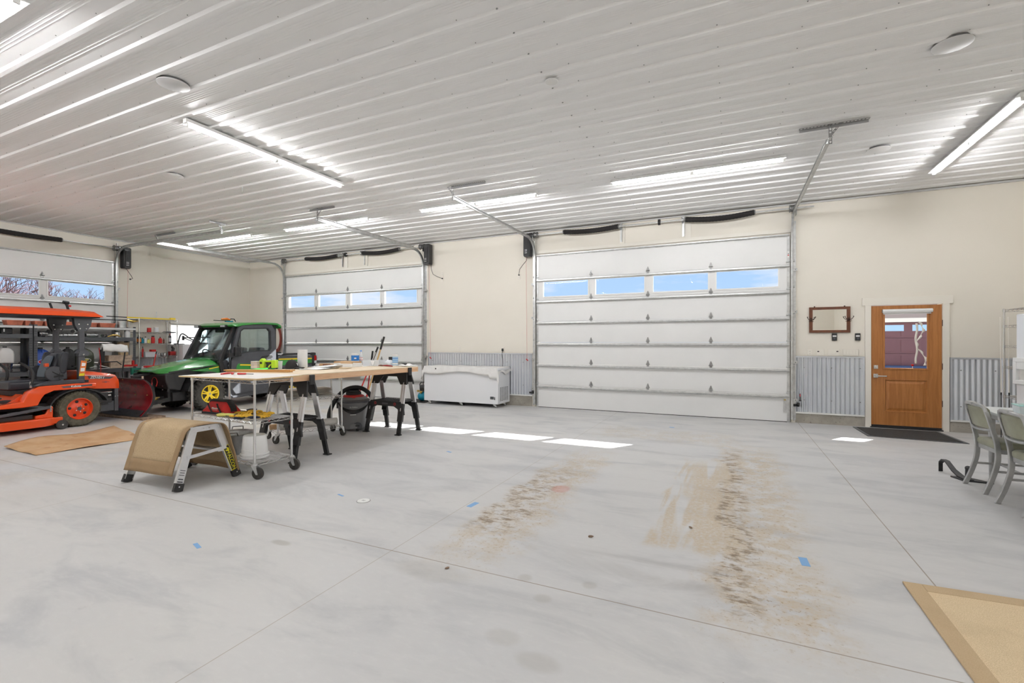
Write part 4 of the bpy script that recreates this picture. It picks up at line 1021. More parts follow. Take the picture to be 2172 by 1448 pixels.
# ------------------------------------------------------------------ work table on two sawhorses
def sawhorse(label, loc, rotz):
    t = thing('sawhorse', label, 'sawhorse', loc, rotz, 'folding sawhorses under the work table')
    zt = 0.955; W2 = 0.335
    b = MB().mat('black_plastic')                                   # beam head: two side plates with an arch between
    side = [(-W2, zt), (W2, zt), (W2 + 0.03, 0.76), (W2 - 0.10, 0.76), (W2 - 0.19, 0.885), (-W2 + 0.19, 0.885), (-W2 + 0.10, 0.76), (-W2 - 0.03, 0.76)]
    for s in (-1, 1):
        s0 = len(b.v); b.prism(side, -0.012, 0.012); b.xf(T4((0, s * 0.045, 0)) @ T4((0, 0, zt)) @ Matrix.Rotation(s * 0.20, 4, 'X') @ T4((0, 0, -zt)), s0)
    b.box((-W2, -0.045, zt - 0.03), (W2, 0.045, zt)); b.build('head', parent=t, bevel=0.004)
    for s in (-1, 1):
        b = MB().mat('black_plastic'); b.box((s * W2 - 0.022, -0.040, zt - 0.045), (s * W2 + 0.022, 0.040, zt - 0.002)); b.box((s * W2 + s * 0.004, -0.034, zt - 0.045), (s * W2 + s * 0.030, 0.034, zt + (0.075 if s > 0 else -0.001))); b.build('top_clamp', parent=t, bevel=0.004)
    Y0, Y1 = 0.060, 0.245
    for sx in (-1, 1):
        for sy in (-1, 1):
            g = lambda z: Vector((sx * (W2 - 0.03 - 0.025 * (z - 0.76) / 0.76), sy * (Y0 + (Y1 - Y0) * (0.86 - z) / 0.86), z))
            b = MB().mat('aluminium'); p, q = g(0.80), g(0.36)
            b.bar(p, q, 0.082, 0.028, (0, 1, 0)); b.bar(p + Vector((0, sy * 0.018, 0)), q + Vector((0, sy * 0.018, 0)), 0.014, 0.012, (0, 1, 0))
            leg = b.build('leg', parent=t, smooth=0, bevel=0.003)
            b = MB().mat('black_plastic'); p, q = g(0.47), g(0.20); b.bar(p + Vector((sx * -0.004, 0, 0)), q, 0.098, 0.042, (0, 1, 0)); b.build('leg_socket', parent=leg, smooth=0, bevel=0.005)
            b = MB().mat('soft_black'); p, q = g(0.24), g(0.012)
            for k in (-1, 0, 1): b.bar(p + Vector((k * 0.028, 0, 0)), q + Vector((k * 0.028, 0, 0)), 0.014, 0.026, (0, 1, 0))
            n = 7
            for i in range(n): c = q.lerp(p, (i + 0.5) / n); b.cbox(c, (0.062, 0.016, 0.008))
            b.box((q.x - 0.048, q.y - 0.03 + sy * 0.01, 0.0), (q.x + 0.048, q.y + 0.03 + sy * 0.01, 0.014)); b.build('leg_extension', parent=leg, smooth=0)
    for sy in (-1, 1):                                              # folding lower trestle with arched underside
        b = MB().mat('black_plastic'); yy = sy * 0.165
        b.prism([(-W2 + 0.03, 0.50), (W2 - 0.03, 0.50), (W2 + 0.03, 0.42), (W2 + 0.045, 0.30), (W2 - 0.06, 0.30), (W2 - 0.08, 0.385), (W2 - 0.16, 0.425), (-W2 + 0.16, 0.425), (-W2 + 0.08, 0.385), (-W2 + 0.06, 0.30), (-W2 - 0.045, 0.30), (-W2 - 0.03, 0.42)], yy - 0.016, yy + 0.016)
        tr = b.build('lower_brace', parent=t, bevel=0.006)
        for x in (-0.2, 0.2):
            b = MB().mat('red'); b.lathe([(0.013, -0.002), (0.021, -0.002), (0.021, 0.003), (0.013, 0.003)], 16, (x, yy + sy * 0.017, 0.464), 'Y', cap=False); b.build('button', parent=tr)
        b = MB().mat('rack_grey'); b.box((-0.06, yy + sy * 0.0155 - 0.002, 0.452), (0.06, yy + sy * 0.0155 + 0.002, 0.476)); b.build('badge', parent=tr, smooth=0)
    b = MB().mat('soft_black'); b.box((-W2 + 0.03, -0.165, 0.487), (W2 - 0.03, 0.165, 0.503))
    for i in range(12): b.box((-W2 + 0.06 + 0.05 * i, -0.15, 0.503), (-W2 + 0.075 + 0.05 * i, 0.15, 0.507))
    b.build('tray', parent=t, smooth=0)
    return t
sh = sawhorse('black and aluminium sawhorse under the near end of the pine work table', (-5.00, 4.22, 0), R(-2.5))
dup(sh, (-4.955, 6.10, 0), R(-2.5), 'black and aluminium sawhorse under the far end of the pine work table')
t = thing('work_table', 'long pine work table with plywood top laid on two sawhorses', 'table', (-4.70, 3.95, 0.957), R(-2.2))
b = MB().mat('plywood'); b.box((-1.32, 0.0, 0.072), (0.0, 2.36, 0.080)); b.build('top', parent=t, smooth=0)
for x in (-1.32, -0.038): MB().mat('pine').box((x, 0, 0), (x + 0.038, 2.36, 0.0715)).build('side_rail', parent=t, smooth=0, bevel=0.002)
for y in (0.0, 0.78, 1.56, 2.322): MB().mat('pine').box((-1.281, y, 0.002), (-0.039, y + 0.038, 0.0715)).build('cross_rail', parent=t, smooth=0)
ZT = 1.038
# things on the table
t = thing('oak_boards', 'two thin orange-brown boards stacked crookedly at the near end of the work table', 'boards', (-5.62, 4.22, ZT), R(14))
for k, (dx, dy, r_, w) in enumerate(((0.0, 0.0, 0.0, 0.10), (-0.02, 0.03, 0.10, 0.12))):
    b = MB().mat('brown_board'); b.box((-0.46, -w / 2, 0), (0.46, w / 2, 0.014)); b.build('board', parent=t, smooth=0, bevel=0.001, loc=(dx, dy, 0.0145 * k + 0.0005), rotz=r_)
t = thing('wood_block', 'square block of laminated plywood beside the green nailer', 'wood block', (-5.96, 4.44, ZT + 0.031), R(8))
b = MB().mat('board'); n = 9
for i in range(n): b.mat('crate_wood' if i % 2 else 'canvas').box((-0.055, -0.05, 0.011 * i), (0.055, 0.05, 0.011 * i + 0.0108))
b.build('laminations', parent=t, smooth=0)
t = thing('cordless_nailer', 'bright green cordless power tool with black grips on the work table', 'power tool', (-5.84, 4.50, ZT + 0.031), R(20))
b = MB().mat('green_tool'); b.prism([(-0.08, 0), (-0.02, 0), (-0.01, 0.10), (-0.03, 0.125), (-0.05, 0.14), (-0.075, 0.12), (-0.09, 0.10)], -0.035, 0.035); b.box((-0.02, -0.03, 0.085), (0.12, 0.03, 0.11)); b.build('body', parent=t, bevel=0.008)
b = MB().mat('green_tool'); b.box((0.085, -0.038, 0.005), (0.15, 0.038, 0.115)); b.build('battery', parent=t, bevel=0.01)
b = MB().mat('black_plastic'); b.tube([(0.0, 0, 0.09), (0.015, 0, 0.05), (0.01, 0, 0.01)], [0.018, 0.016, 0.020], 8); b.prism([(0.03, 0.085), (0.085, 0.085), (0.085, 0.0), (0.03, 0.0)], -0.02, 0.02); b.build('grip', parent=t, bevel=0.004)
b = MB().mat('green_tool'); b.prism([(0.03, 0.015), (0.05, 0.045), (0.075, 0.06), (0.08, 0.055), (0.05, 0.01)], -0.023, 0.023); b.build('trigger_guard', parent=t)
b = MB().mat('dark_steel'); b.tube([(0.0, 0, 0.11), (0.01, 0, 0.135), (0.06, 0, 0.137), (0.07, 0, 0.11)], 0.0035, 6); b.mat('black_plastic').box((-0.076, -0.037, 0.06), (-0.045, 0.037, 0.09)); b.build('hook', parent=t)
t = thing('drinking_glass', 'clear plastic cup standing between the green tool and the black cap', 'cup', (-5.80, 4.68, ZT))
b = MB().mat('clear_plastic'); b.lathe([(0.001, 0.001), (0.028, 0.001), (0.036, 0.125), (0.0345, 0.125), (0.0265, 0.004), (0.001, 0.004)], 24, cap=False); b.build('wall', parent=t)
t = thing('baseball_cap', 'black baseball cap with white front emblem on the work table', 'cap', (-5.88, 4.95, ZT), R(12))
t.scale = (1.12, 1.12, 1.12)
b = MB().mat('black_cloth'); prof = []
rings = []
for k in range(9):
    a = PI / 2 * k / 8; rr = math.cos(a) ** 0.75; zz = 0.115 * math.sin(a)
    rings.append([(0.088 * max(rr, 0.02) * math.cos(q), 0.080 * max(rr, 0.02) * math.sin(q), 0.004 + zz) for q in [2 * PI * i / 24 for i in range(24)]])
b.loft(rings); b.sphere((0, 0, 0.120), 0.007, 8, 6); b.build('crown', parent=t, smooth=1.0)
b = MB().mat('black_cloth')
b.grid(lambda u, v: ((0.075 + 0.085 * v * math.sin(PI * u) ** 0.5 * 1.0 + 0.02 * v) if True else 0, (u - 0.5) * 0.155 * (1 - 0.15 * v), 0.010 + 0.018 * math.sin(PI * u) - 0.008 * v), 14, 6); b.build('brim', parent=t, solid=0.004, smooth=1.2)
b = MB().mat('paper'); b.text('Y', 0.040, T4((0.083, 0.0, 0.058)) @ Matrix.Rotation(R(-22), 4, 'Y') @ Matrix.Rotation(PI / 2, 4, 'Z') @ Matrix.Rotation(PI / 2, 4, 'X'), 0.002, 0, 0.002); b.build('emblem', parent=t, smooth=0)
t = thing('paper_towel_roll', 'tall white paper towel roll standing on the work table', 'paper towels', (-5.87, 5.13, ZT))
b = MB().mat('paper'); b.lathe([(0.020, 0.0), (0.070, 0.0), (0.071, 0.002), (0.071, 0.277), (0.069, 0.279), (0.020, 0.279)], 40, cap=False); b.build('paper_layers', parent=t, smooth=0.5)
MB().mat('cardboard').lathe([(0.019, 0), (0.021, 0), (0.021, 0.279), (0.019, 0.279)], 20, cap=False).build('core', parent=t)
def sheet(label, x, y, z, w, d, r, m='paper', curl=0.01, name='paper_sheet', cat='paper', th=0.0012):
    b = MB().mat(m); b.grid(lambda u, v: ((u - .5) * w, (v - .5) * d, 0.001 + curl * (abs(u - .5) * 2) ** 3 * (0.4 + v)), 10, 6)
    return tag(b.build(name, loc=(x, y, z), rotz=r, solid=th, smooth=1.0), label, cat)
sheet('curled white paper sheet nearest the front edge of the work table', -5.42, 5.12, ZT + 0.001, 0.30, 0.42, 0.1, curl=0.018)
sheet('white paper sheet behind the curled sheet, beside the paper towel roll', -5.62, 5.36, ZT + 0.001, 0.30, 0.40, -0.5, curl=0.03)
sheet('brown envelope under the white papers on the work table', -5.28, 5.34, ZT + 0.001, 0.24, 0.33, 0.5, 'rope_tan', 0.012, 'envelope', 'envelope')
sheet('small white paper slip by the foot of the paper towel roll', -5.60, 4.92, ZT + 0.001, 0.12, 0.20, 0.9, curl=0.006)
t = thing('cardboard_box', 'shallow open white cardboard box in the middle of the work table', 'box', (-5.63, 5.78, ZT), R(10))
b = MB().mat('paper'); h = 0.055
b.box((-0.20, -0.14, 0), (0.20, 0.14, 0.003))
for a, c in (((-0.20, -0.14), (0.20, -0.137)), ((-0.20, 0.137), (0.20, 0.14)), ((-0.20, -0.137), (-0.197, 0.137)), ((0.197, -0.137), (0.20, 0.137))): b.box((a[0], a[1], 0.003), (c[0], c[1], h))
b.build('tray', parent=t, smooth=0)
MB().mat('paper').box((-0.20, -0.14, 0), (0.20, 0.02, 0.002), RX(R(65)), (0, 0.14, h)).build('flap', parent=t, smooth=0)
t = thing('cardboard_box', 'small box with dark printed end left of the shallow white box', 'box', (-5.86, 5.58, ZT), R(12))
MB().mat('cardboard').box((-0.13, -0.06, 0), (0.13, 0.06, 0.050)).build('carton', parent=t, smooth=0)
MB().mat('dark_wood').box((-0.02, -0.0615, 0.005), (0.128, -0.060, 0.045)).build('printed_label', parent=t, smooth=0)
t = thing('cardboard_box', 'flat tan cardboard box lid at the back of the work table', 'box', (-5.80, 6.00, ZT), R(4))
b = MB().mat('cardboard'); b.box((-0.20, -0.12, 0), (0.17, 0.12, 0.075)); b.build('carton', parent=t, smooth=0)
t = thing('glass_jar', 'small clear jar beside the dark printed box on the work table', 'jar', (-5.90, 5.44, ZT))
b = MB().mat('clear_plastic'); b.lathe([(0.001, 0.0), (0.03, 0.0), (0.03, 0.05), (0.026, 0.055), (0.001, 0.055)], 20); b.build('body', parent=t)
def jug_round(t, r, h, m, label_m=None, z0=0.0, z1=0.0, lid='white_plastic', lidh=0.02):
    b = MB().mat(m); b.lathe([(0.001, 0), (r * 0.94, 0), (r, 0.006), (r, h - lidh - 0.004), (r * 0.96, h - lidh)], 32); b.build('body', parent=t)
    if label_m: MB().mat(label_m).lathe([(r + 0.0008, z0), (r + 0.0008, z1)], 32, cap=False).build('wrap_label', parent=t)
    MB().mat(lid).lathe([(r * 0.98, h - lidh), (r * 1.03, h - lidh + 0.002), (r * 1.03, h - 0.003), (r * 0.98, h), (0.001, h)], 32).build('lid', parent=t)
t = thing('plastic_tub', 'white plastic tub with a blue wrap label on the work table', 'tub', (-5.84, 6.20, ZT))
jug_round(t, 0.064, 0.205, 'white_plastic', 'label_blue', 0.05, 0.17)
b = MB().mat('label_pale_blue'); b.lathe([(0.0655, 0.05), (0.0655, 0.08)], 32, cap=False); b.mat('white_paint').cbox((0.046, -0.047, 0.12), (0.035, 0.004, 0.022), RZ(R(45))); b.build('label_stripe', parent=t)
t = thing('water_bottle', 'clear plastic water bottle with small blue cap behind the blue-labelled tub', 'bottle', (-5.86, 6.36, ZT))
b = MB().mat('clear_plastic'); b.lathe([(0.001, 0), (0.030, 0), (0.032, 0.01), (0.032, 0.16), (0.026, 0.19), (0.014, 0.22), (0.012, 0.235)], 24); b.build('body', parent=t)
MB().mat('label_blue').cyl((0, 0, 0.234), (0, 0, 0.252), 0.0145, n=16).build('cap', parent=t)
b = MB().mat('paper'); b.lathe([(0.0328, 0.08), (0.0328, 0.13)], 24, cap=False); b.mat('lens_red').lathe([(0.0331, 0.085), (0.0331, 0.093)], 24, cap=False); b.lathe([(0.0331, 0.118), (0.0331, 0.126)], 24, cap=False); b.build('label_band', parent=t)
t = thing('plastic_cup', 'small teal plastic cup in front of the blue-labelled tub', 'cup', (-5.74, 6.12, ZT))
b = MB().mat('clear_teal'); b.lathe([(0.001, 0.0), (0.027, 0), (0.032, 0.05), (0.030, 0.05), (0.026, 0.004), (0.001, 0.004)], 20, cap=False); b.build('wall', parent=t)
t = thing('glass_jar', 'clear jar with a dark band beside the clear container on the work table', 'jar', (-5.66, 6.24, ZT))
b = MB().mat('frosted'); b.lathe([(0.001, 0.0), (0.032, 0.0), (0.033, 0.07), (0.024, 0.08), (0.001, 0.08)], 24); b.build('body', parent=t)
MB().mat('charcoal').lathe([(0.0335, 0.028), (0.0337, 0.044)], 24, cap=False).build('band', parent=t)
t = thing('clear_container', 'large clear plastic food container on the far end of the work table', 'container', (-5.42, 6.20, ZT), R(5))
def open_box(b, w, d, h, th=0.003, taper=0.92):
    a, c = w / 2, d / 2; k = taper
    def ring(x, y, z): return [(-x, -y, z), (x, -y, z), (x, y, z), (-x, y, z)]
    b.loft([ring(a * k, c * k, th), ring(a * k, c * k, 0), ring(a, c, h), ring(a + 0.006, c + 0.006, h), ring(a + 0.006, c + 0.006, h - 0.006)][1:4], cap=False)
    b.loft([ring(a * k - th, c * k - th, th), ring(a - th, c - th, h)], cap=False); b.add(ring(a * k, c * k, 0.0005), [(3, 2, 1, 0)]); b.loft([ring(a - th, c - th, h), ring(a + 0.006, c + 0.006, h)], cap=False)
    return b
b = MB().mat('clear_plastic'); open_box(b, 0.34, 0.20, 0.095); b.build('bin', parent=t, smooth=0.5)
b = MB().mat('paper'); b.prism([(0.0, 0.09), (0.085, 0.09), (0.06, 0.03), (0.04, 0.012), (0.02, 0.03)], -0.105, -0.1025); b.build('paper_tag', parent=t, smooth=0)
t = thing('plastic_bag', 'crumpled clear plastic bag behind the clear container', 'bag', (-5.22, 6.32, ZT))
b = MB().mat('frosted'); rb = random.Random(9)
b.grid(lambda u, v: ((u - .5) * 0.26, (v - .5) * 0.18, 0.008 + 0.085 * (math.sin(PI * u) * math.sin(PI * v)) ** 0.6 + rb.uniform(-.012, .012) * (0 < u < 1)), 12, 9); b.build('film', parent=t, smooth=0.5, solid=0.001)
t = thing('wipes_canister', 'white wipes canister with pale blue label at the far end of the work table', 'canister', (-5.05, 6.28, ZT))
jug_round(t, 0.046, 0.195, 'white_plastic', 'label_pale_blue', 0.015, 0.155, 'white_plastic', 0.03)
b = MB().mat('label_blue')
for z in (0.118, 0.128, 0.09, 0.06): b.lathe([(0.0475, z), (0.0475, z + 0.005)], 32, cap=False)
b.mat('paper').lathe([(0.0474, 0.03), (0.0474, 0.05)], 32, cap=False); b.build('label_print', parent=t)
t = thing('black_box', 'black upright carton just left of the wipes canister', 'box', (-5.24, 6.42, ZT))
MB().mat('black_plastic').box((-0.04, -0.03, 0), (0.04, 0.03, 0.145)).build('carton', parent=t, smooth=0, bevel=0.002)
t = thing('tape_measure', 'small black case near the far right corner of the work table', 'case', (-4.90, 6.33, ZT))
MB().mat('soft_black').box((-0.045, -0.02, 0), (0.045, 0.02, 0.045)).build('case', parent=t, bevel=0.008)
t = thing('utility_knife', 'red folding tool lying at the front of the far table end', 'tool', (-5.02, 6.06, ZT), R(-10))
b = MB().mat('red_paint_dark'); b.tube([(-0.12, 0, 0.012), (-0.04, 0.01, 0.016), (0.04, 0, 0.014), (0.12, -0.01, 0.010)], [0.008, 0.015, 0.013, 0.008], 8); b.build('handle', parent=t)
MB().mat('dark_wood').tube([(-0.26, 0.02, 0.010), (-0.18, 0.01, 0.014), (-0.12, 0, 0.012)], [0.005, 0.014, 0.010], 8).build('sheath', parent=t)
t = thing('white_cloth', 'crumpled white rag on the far right corner of the work table', 'cloth', (-4.80, 6.28, ZT))
b = MB().mat('white_cloth'); rb = random.Random(5)
b.grid(lambda u, v: ((u - .5) * 0.24, (v - .5) * 0.22, 0.006 + 0.04 * abs(math.sin(5 * u + 3 * v)) * math.sin(PI * min(1, u * 1.0)) ** .5 * math.sin(PI * v) ** .5 + rb.uniform(0, .006)), 14, 12); b.build('fabric', parent=t, smooth=1.0, solid=0.002)
sheet('white paper under the clear container at the far end of the table', -5.50, 6.00, ZT + 0.001, 0.28, 0.2, 0.1, curl=0.003)

# ------------------------------------------------------------------ long handled tools behind the table
def pole(name, label, cat, p, q, parts):
    t = thing(name, label, cat, p); d = Vector(q) - Vector(p)
    for nm, m, u0, u1, r in parts:
        b = MB().mat(m); b.tube([d * u0, d * (u0 + (u1 - u0) * .5), d * u1], r, 10); b.build(nm, parent=t)
    return t, d
b0 = (-6.26, 6.78, 0.02); q0 = (-5.66, 6.73, 1.53)
t, d = pole('garden_hoe', 'long wooden handle with black foam grip leaning behind the work table', 'hoe', b0, q0, (('shaft', 'handle_wood', 0.0, 0.87, 0.013), ('grip', 'soft_black', 0.85, 1.0, 0.018), ('collar', 'red', 0.27, 0.34, 0.015)))
MB().mat('dark_steel').box((-0.08, -0.02, -0.018), (0.06, 0.02, 0.05)).build('blade', parent=t, smooth=0)
t, d = pole('bolt_cutter', 'red handle with black and white grip leaning left of the wooden one', 'cutter', (-6.55, 6.80, 0.02), (-5.81, 6.74, 1.345), (('shaft', 'red', 0.0, 0.80, 0.012), ('grip', 'black_plastic', 0.78, 1.0, 0.017)))
b = MB().mat('paper'); b.tube([d * 0.82 + Vector((0.006, -0.012, 0)), d * 0.93 + Vector((0.006, -0.012, 0))], 0.0075, 6); b.build('grip_label', parent=t)
MB().mat('dark_steel').box((-0.04, -0.02, -0.018), (0.04, 0.02, 0.10)).build('jaw', parent=t, smooth=0)
t, d = pole('long_pry_bar', 'short red pole with a plain black grip, leftmost behind the clear container', 'pry bar', (-6.28, 6.90, 0.02), (-5.95, 6.76, 1.27), (('shaft', 'red_paint_dark', 0.0, 0.86, 0.012), ('grip', 'soft_black', 0.84, 1.0, 0.016)))

# ------------------------------------------------------------------ cart 2 under the table
t = thing('wire_cart', 'chrome wire cart standing half under the work table with folded canvas', 'cart', (-5.77, 4.62, 0), R(65))
L_, D_ = 0.90, 0.44
for x in (0, L_):
    for y in (0, D_): wire_post(t, x, y, 0.15, 0.93, 'chrome'); caster(t, x, y, 0.058, 0.6 if x else 2.0)
for z in (0.155, 0.615): wire_shelf(t, L_, D_, z)
t = thing('canvas_tarp', 'folded off-white canvas drop cloth on the upper shelf of the cart under the table', 'drop cloth', (-5.86, 4.76, 0.618), R(65))
for k in range(5):
    b = MB().mat('canvas'); x0 = 0.02 + 0.012 * k; x1 = 0.72 - 0.02 * (k % 3); n = 12; rb = random.Random(20 + k)
    b.loft([[(x0 + (x1 - x0) * i / n, y, z) for y, z in ((0.02, 0.022 * k + rb.uniform(0, .003)), (0.36, 0.022 * k + 0.001), (0.38, 0.022 * k + 0.011), (0.36, 0.022 * k + 0.020 + rb.uniform(0, .004)), (0.02, 0.022 * k + 0.020 + rb.uniform(0, .004)), (0.0, 0.022 * k + 0.010))] for i in range(n + 1)]); b.build('fold', parent=t, smooth=1.0)
for lb, y, z, m, r_ in (('rolled grey mat on the bottom shelf of the cart under the table', 0.10, 0.22, 'canvas', 0.055), ('rolled tan paper next to the grey roll on the cart under the table', 0.26, 0.205, 'cardboard', 0.042)):
    t = thing('paper_roll', lb, 'roll', (-5.77, 4.62, 0), R(65))
    b = MB().mat(m); pts = []; n = 40
    prof = [(r_ * (0.55 + 0.45 * i / n) * math.cos(i * 0.55), r_ * (0.55 + 0.45 * i / n) * math.sin(i * 0.55)) for i in range(n)]
    x0 = 0.05 if m == 'canvas' else -0.04; x1 = 0.86 if m == 'canvas' else 0.5
    b.add([(x0, y + a, z + c) for a, c in prof] + [(x1, y + a, z + c) for a, c in prof], [(i, i + 1, n + i + 1, n + i) for i in range(n - 1)]); b.build('rolled_sheet', parent=t, solid=0.003, smooth=1.0)

# ------------------------------------------------------------------ shop vacuum
t = thing('shop_vacuum', 'grey shop vacuum with black hose looped round it behind the work table', 'vacuum', (-5.62, 5.93, 0), R(43))
b = MB().mat('vac_grey'); b.lathe([(0.001, 0.03), (0.20, 0.03), (0.215, 0.045), (0.22, 0.06), (0.245, 0.43), (0.252, 0.44), (0.252, 0.455), (0.24, 0.46)], 44); b.build('drum', parent=t)
b = MB().mat('charcoal'); b.lathe([(0.250, 0.455), (0.262, 0.462), (0.262, 0.48), (0.24, 0.50), (0.215, 0.51)], 44); b.build('rim', parent=t)
b = MB().mat('vac_grey'); b.lathe([(0.23, 0.50), (0.20, 0.535), (0.12, 0.555), (0.001, 0.56)], 40); b.build('lid', parent=t)
b = MB().mat('red'); b.lathe([(0.17, 0.53), (0.165, 0.56), (0.13, 0.575), (0.10, 0.578)], 30); b.box((-0.02, -0.20, 0.50), (0.03, -0.16, 0.55)); b.build('motor_collar', parent=t, bevel=0.003)
b = MB().mat('soft_black'); b.lathe([(0.12, 0.57), (0.12, 0.61), (0.10, 0.63), (0.001, 0.635)], 24); b.tube([(-0.10, 0, 0.60), (-0.07, 0, 0.65), (0.07, 0, 0.65), (0.10, 0, 0.60)], 0.014, 8); b.build('motor_head', parent=t)
b = MB().mat('soft_black')                                           # cord wound round the front of the drum
for k, (z, dz) in enumerate(((0.45, 0.10), (0.455, 0.12), (0.46, 0.14), (0.465, 0.165))):
    b.tube([(0.262 * math.cos(a), 0.262 * math.sin(a), z - dz * math.sin((a - 3.6) / 2.3 * PI) ** 1 ) for a in [3.6 + 2.3 * i / 16 for i in range(17)]], 0.007, 6)
b.build('power_cord', parent=t)
b = MB().mat('paper'); b.text('16 Gallon', 0.032, T4((0, -0.256, 0.395)) @ Matrix.Rotation(PI / 2, 4, 'X'), 0.002); b.box((-0.05, -0.252, 0.27), (0.04, -0.240, 0.278)); b.build('label_print', parent=t, smooth=0)
b = MB().mat('charcoal'); b.prism([(-0.07, 0.05), (0.07, 0.05), (0.07, 0.10), (0.05, 0.135), (0.0, 0.15), (-0.05, 0.135), (-0.07, 0.10)], -0.245, -0.20); b.xf(T4((0.06, 0, 0))); b.mat('vac_grey').prism([(-0.055, 0.055), (0.055, 0.055), (0.055, 0.10), (0.035, 0.125), (0.0, 0.135), (-0.035, 0.125), (-0.055, 0.10)], -0.249, -0.22)
s0 = len(b.v); b.build('drain_panel', parent=t, bevel=0.002)
b = MB().mat('black_plastic'); b.box((0.03, -0.252, 0.085), (0.09, -0.246, 0.11)); b.build('drain_badge', parent=t, smooth=0)
for a in (0.3, 1.9, 3.4, 5.0):
    c_ = (0.205 * math.cos(a), 0.205 * math.sin(a)); MB().mat('soft_black').cyl((c_[0] - .02, c_[1], 0.028), (c_[0] + .02, c_[1], 0.028), 0.028, n=14).build('caster', parent=t)
b = MB().mat('black_plastic')
for s in (-1, 1): b.box((s * 0.25 - 0.012, -0.03, 0.36), (s * 0.25 + 0.012, 0.03, 0.49))
b.build('latch', parent=t, bevel=0.003)
b = MB().mat('soft_black'); P = [(-0.30, 0.02, 0.05), (-0.36, 0.02, 0.13), (-0.375, 0.0, 0.25), (-0.33, 0.0, 0.40), (-0.24, 0.0, 0.55), (-0.12, 0.0, 0.655), (0.02, 0.0, 0.69), (0.15, 0.0, 0.66), (0.26, 0.02, 0.56), (0.31, 0.06, 0.42), (0.30, 0.10, 0.28), (0.27, 0.14, 0.12)]
def spline(P, n=8):
    out = []; P = [Vector(p) for p in P]
    for i in range(len(P) - 1):
        p0 = P[max(0, i - 1)]; p1 = P[i]; p2 = P[i + 1]; p3 = P[min(len(P) - 1, i + 2)]
        for k in range(n):
            u = k / n; out.append(0.5 * ((2 * p1) + (p2 - p0) * u + (2 * p0 - 5 * p1 + 4 * p2 - p3) * u * u + (3 * p1 - p0 - 3 * p2 + p3) * u ** 3))
    out.append(P[-1]); return out
pts = spline(P, 12)
b.tube(pts, [0.034 + (0.0022 if i % 2 else 0) for i in range(len(pts))], 14); b.build('hose', parent=t, smooth=1.0)

# ------------------------------------------------------------------ step platform with a rug thrown over it
t = thing('step_platform', 'low aluminium step platform on splayed legs, foreground left', 'step stool', (-5.19, 3.02, 0), R(1.5))
XH, XT, YB0, YT, ZP = 0.405, 0.365, 0.295, 0.125, 0.560
for sx in (-1, 1):
    for sy in (-1, 1):
        b = MB().mat('aluminium'); p = Vector((sx * XT, sy * YT, ZP - 0.01)); q = Vector((sx * XH, sy * YB0, 0.035)); b.bar(p, q, 0.075, 0.004, (1, 0, 0))
        n = (q - p).normalized().cross(Vector((1, 0, 0))).normalized()
        for k in (-1, 1): b.bar(p + n * k * 0.036 - Vector((sx * 0.012, 0, 0)), q + n * k * 0.036 - Vector((sx * 0.012, 0, 0)), 0.004, 0.026, (1, 0, 0))
        leg = b.build('leg', parent=t, smooth=0)
        b = MB().mat('black_plastic'); d_ = (p - q).normalized(); b.bar(q + d_ * 0.045, q - d_ * 0.034, 0.086, 0.034, (1, 0, 0)); b.build('rubber_foot', parent=leg, smooth=0, bevel=0.003)
        MB().mat('chrome').cyl((q.x + sx * 0.016, q.y, 0.05), (q.x + sx * 0.020, q.y, 0.05), 0.007, n=8).build('rivet', parent=leg)
    b = MB().mat('aluminium'); b.bar((sx * XT, -YT - 0.03, ZP), (sx * XT, YT + 0.03, ZP), 0.006, 0.055); b.build('end_rail', parent=t, smooth=0)
    b = MB().mat('aluminium'); b.bar((sx * (XH - 0.018) , -0.20, 0.30), (sx * (XH - 0.018), 0.20, 0.33), 0.004, 0.032); b.build('cross_bar', parent=t, smooth=0)
    for y in (-YT, -0.03, 0.03, YT): MB().mat('chrome').cyl((sx * XT + sx * 0.003, y, ZP), (sx * XT + sx * 0.007, y, ZP), 0.008, n=8).build('rivet', parent=t)
b = MB().mat('aluminium'); b.box((-XT, -YT, ZP + 0.015), (XT, YT, ZP + 0.025)); b.build('platform', parent=t, smooth=0)
for sy in (-1, 1): b = MB().mat('aluminium'); b.box((-XH + 0.02, sy * 0.150 - 0.035, 0.295), (XH - 0.02, sy * 0.150 + 0.035, 0.315)); b.build('tread', parent=t, smooth=0)
# sticker on the right front side leg + warning prints
p = Vector((XT, YT, ZP - 0.01)); q = Vector((XH, YB0, 0.035)); d_ = (q - p).normalized(); lx = d_; nx = Vector((1, 0, 0)); nx = (nx - lx * nx.dot(lx)).normalized(); ly = nx.cross(lx)
def legM(c, flip=1): 
    m = Matrix.Identity(4); 
    for i in range(3): m[i][0] = (lx * flip)[i]; m[i][1] = (ly * flip)[i]; m[i][2] = nx[i]; m[i][3] = c[i]
    return m
cst = p.lerp(q, 0.68) + nx * 0.0035
m4 = legM(cst)
b = MB().mat('label_yellow'); b.box((-0.150, -0.031, -0.0005), (0.150, 0.031, 0.0005)); b.mat('black_plastic').box((-0.144, -0.027, 0.0003), (0.120, 0.027, 0.0010)); b.xf(m4)
b.mat('label_yellow').text('FALCON', 0.052, m4 @ T4((0.028, 0, 0.0012)), 0.0004, 0, 0.0008)
s0 = len(b.v); b.prism([(-0.135, 0.0), (-0.115, 0.022), (-0.085, 0.020), (-0.065, 0.0), (-0.085, 0.004), (-0.09, -0.012), (-0.11, -0.02), (-0.105, 0.0)], 0.0010, 0.0016, 'XY'); b.xf(m4, s0)
b.build('name_sticker', parent=t, smooth=0)
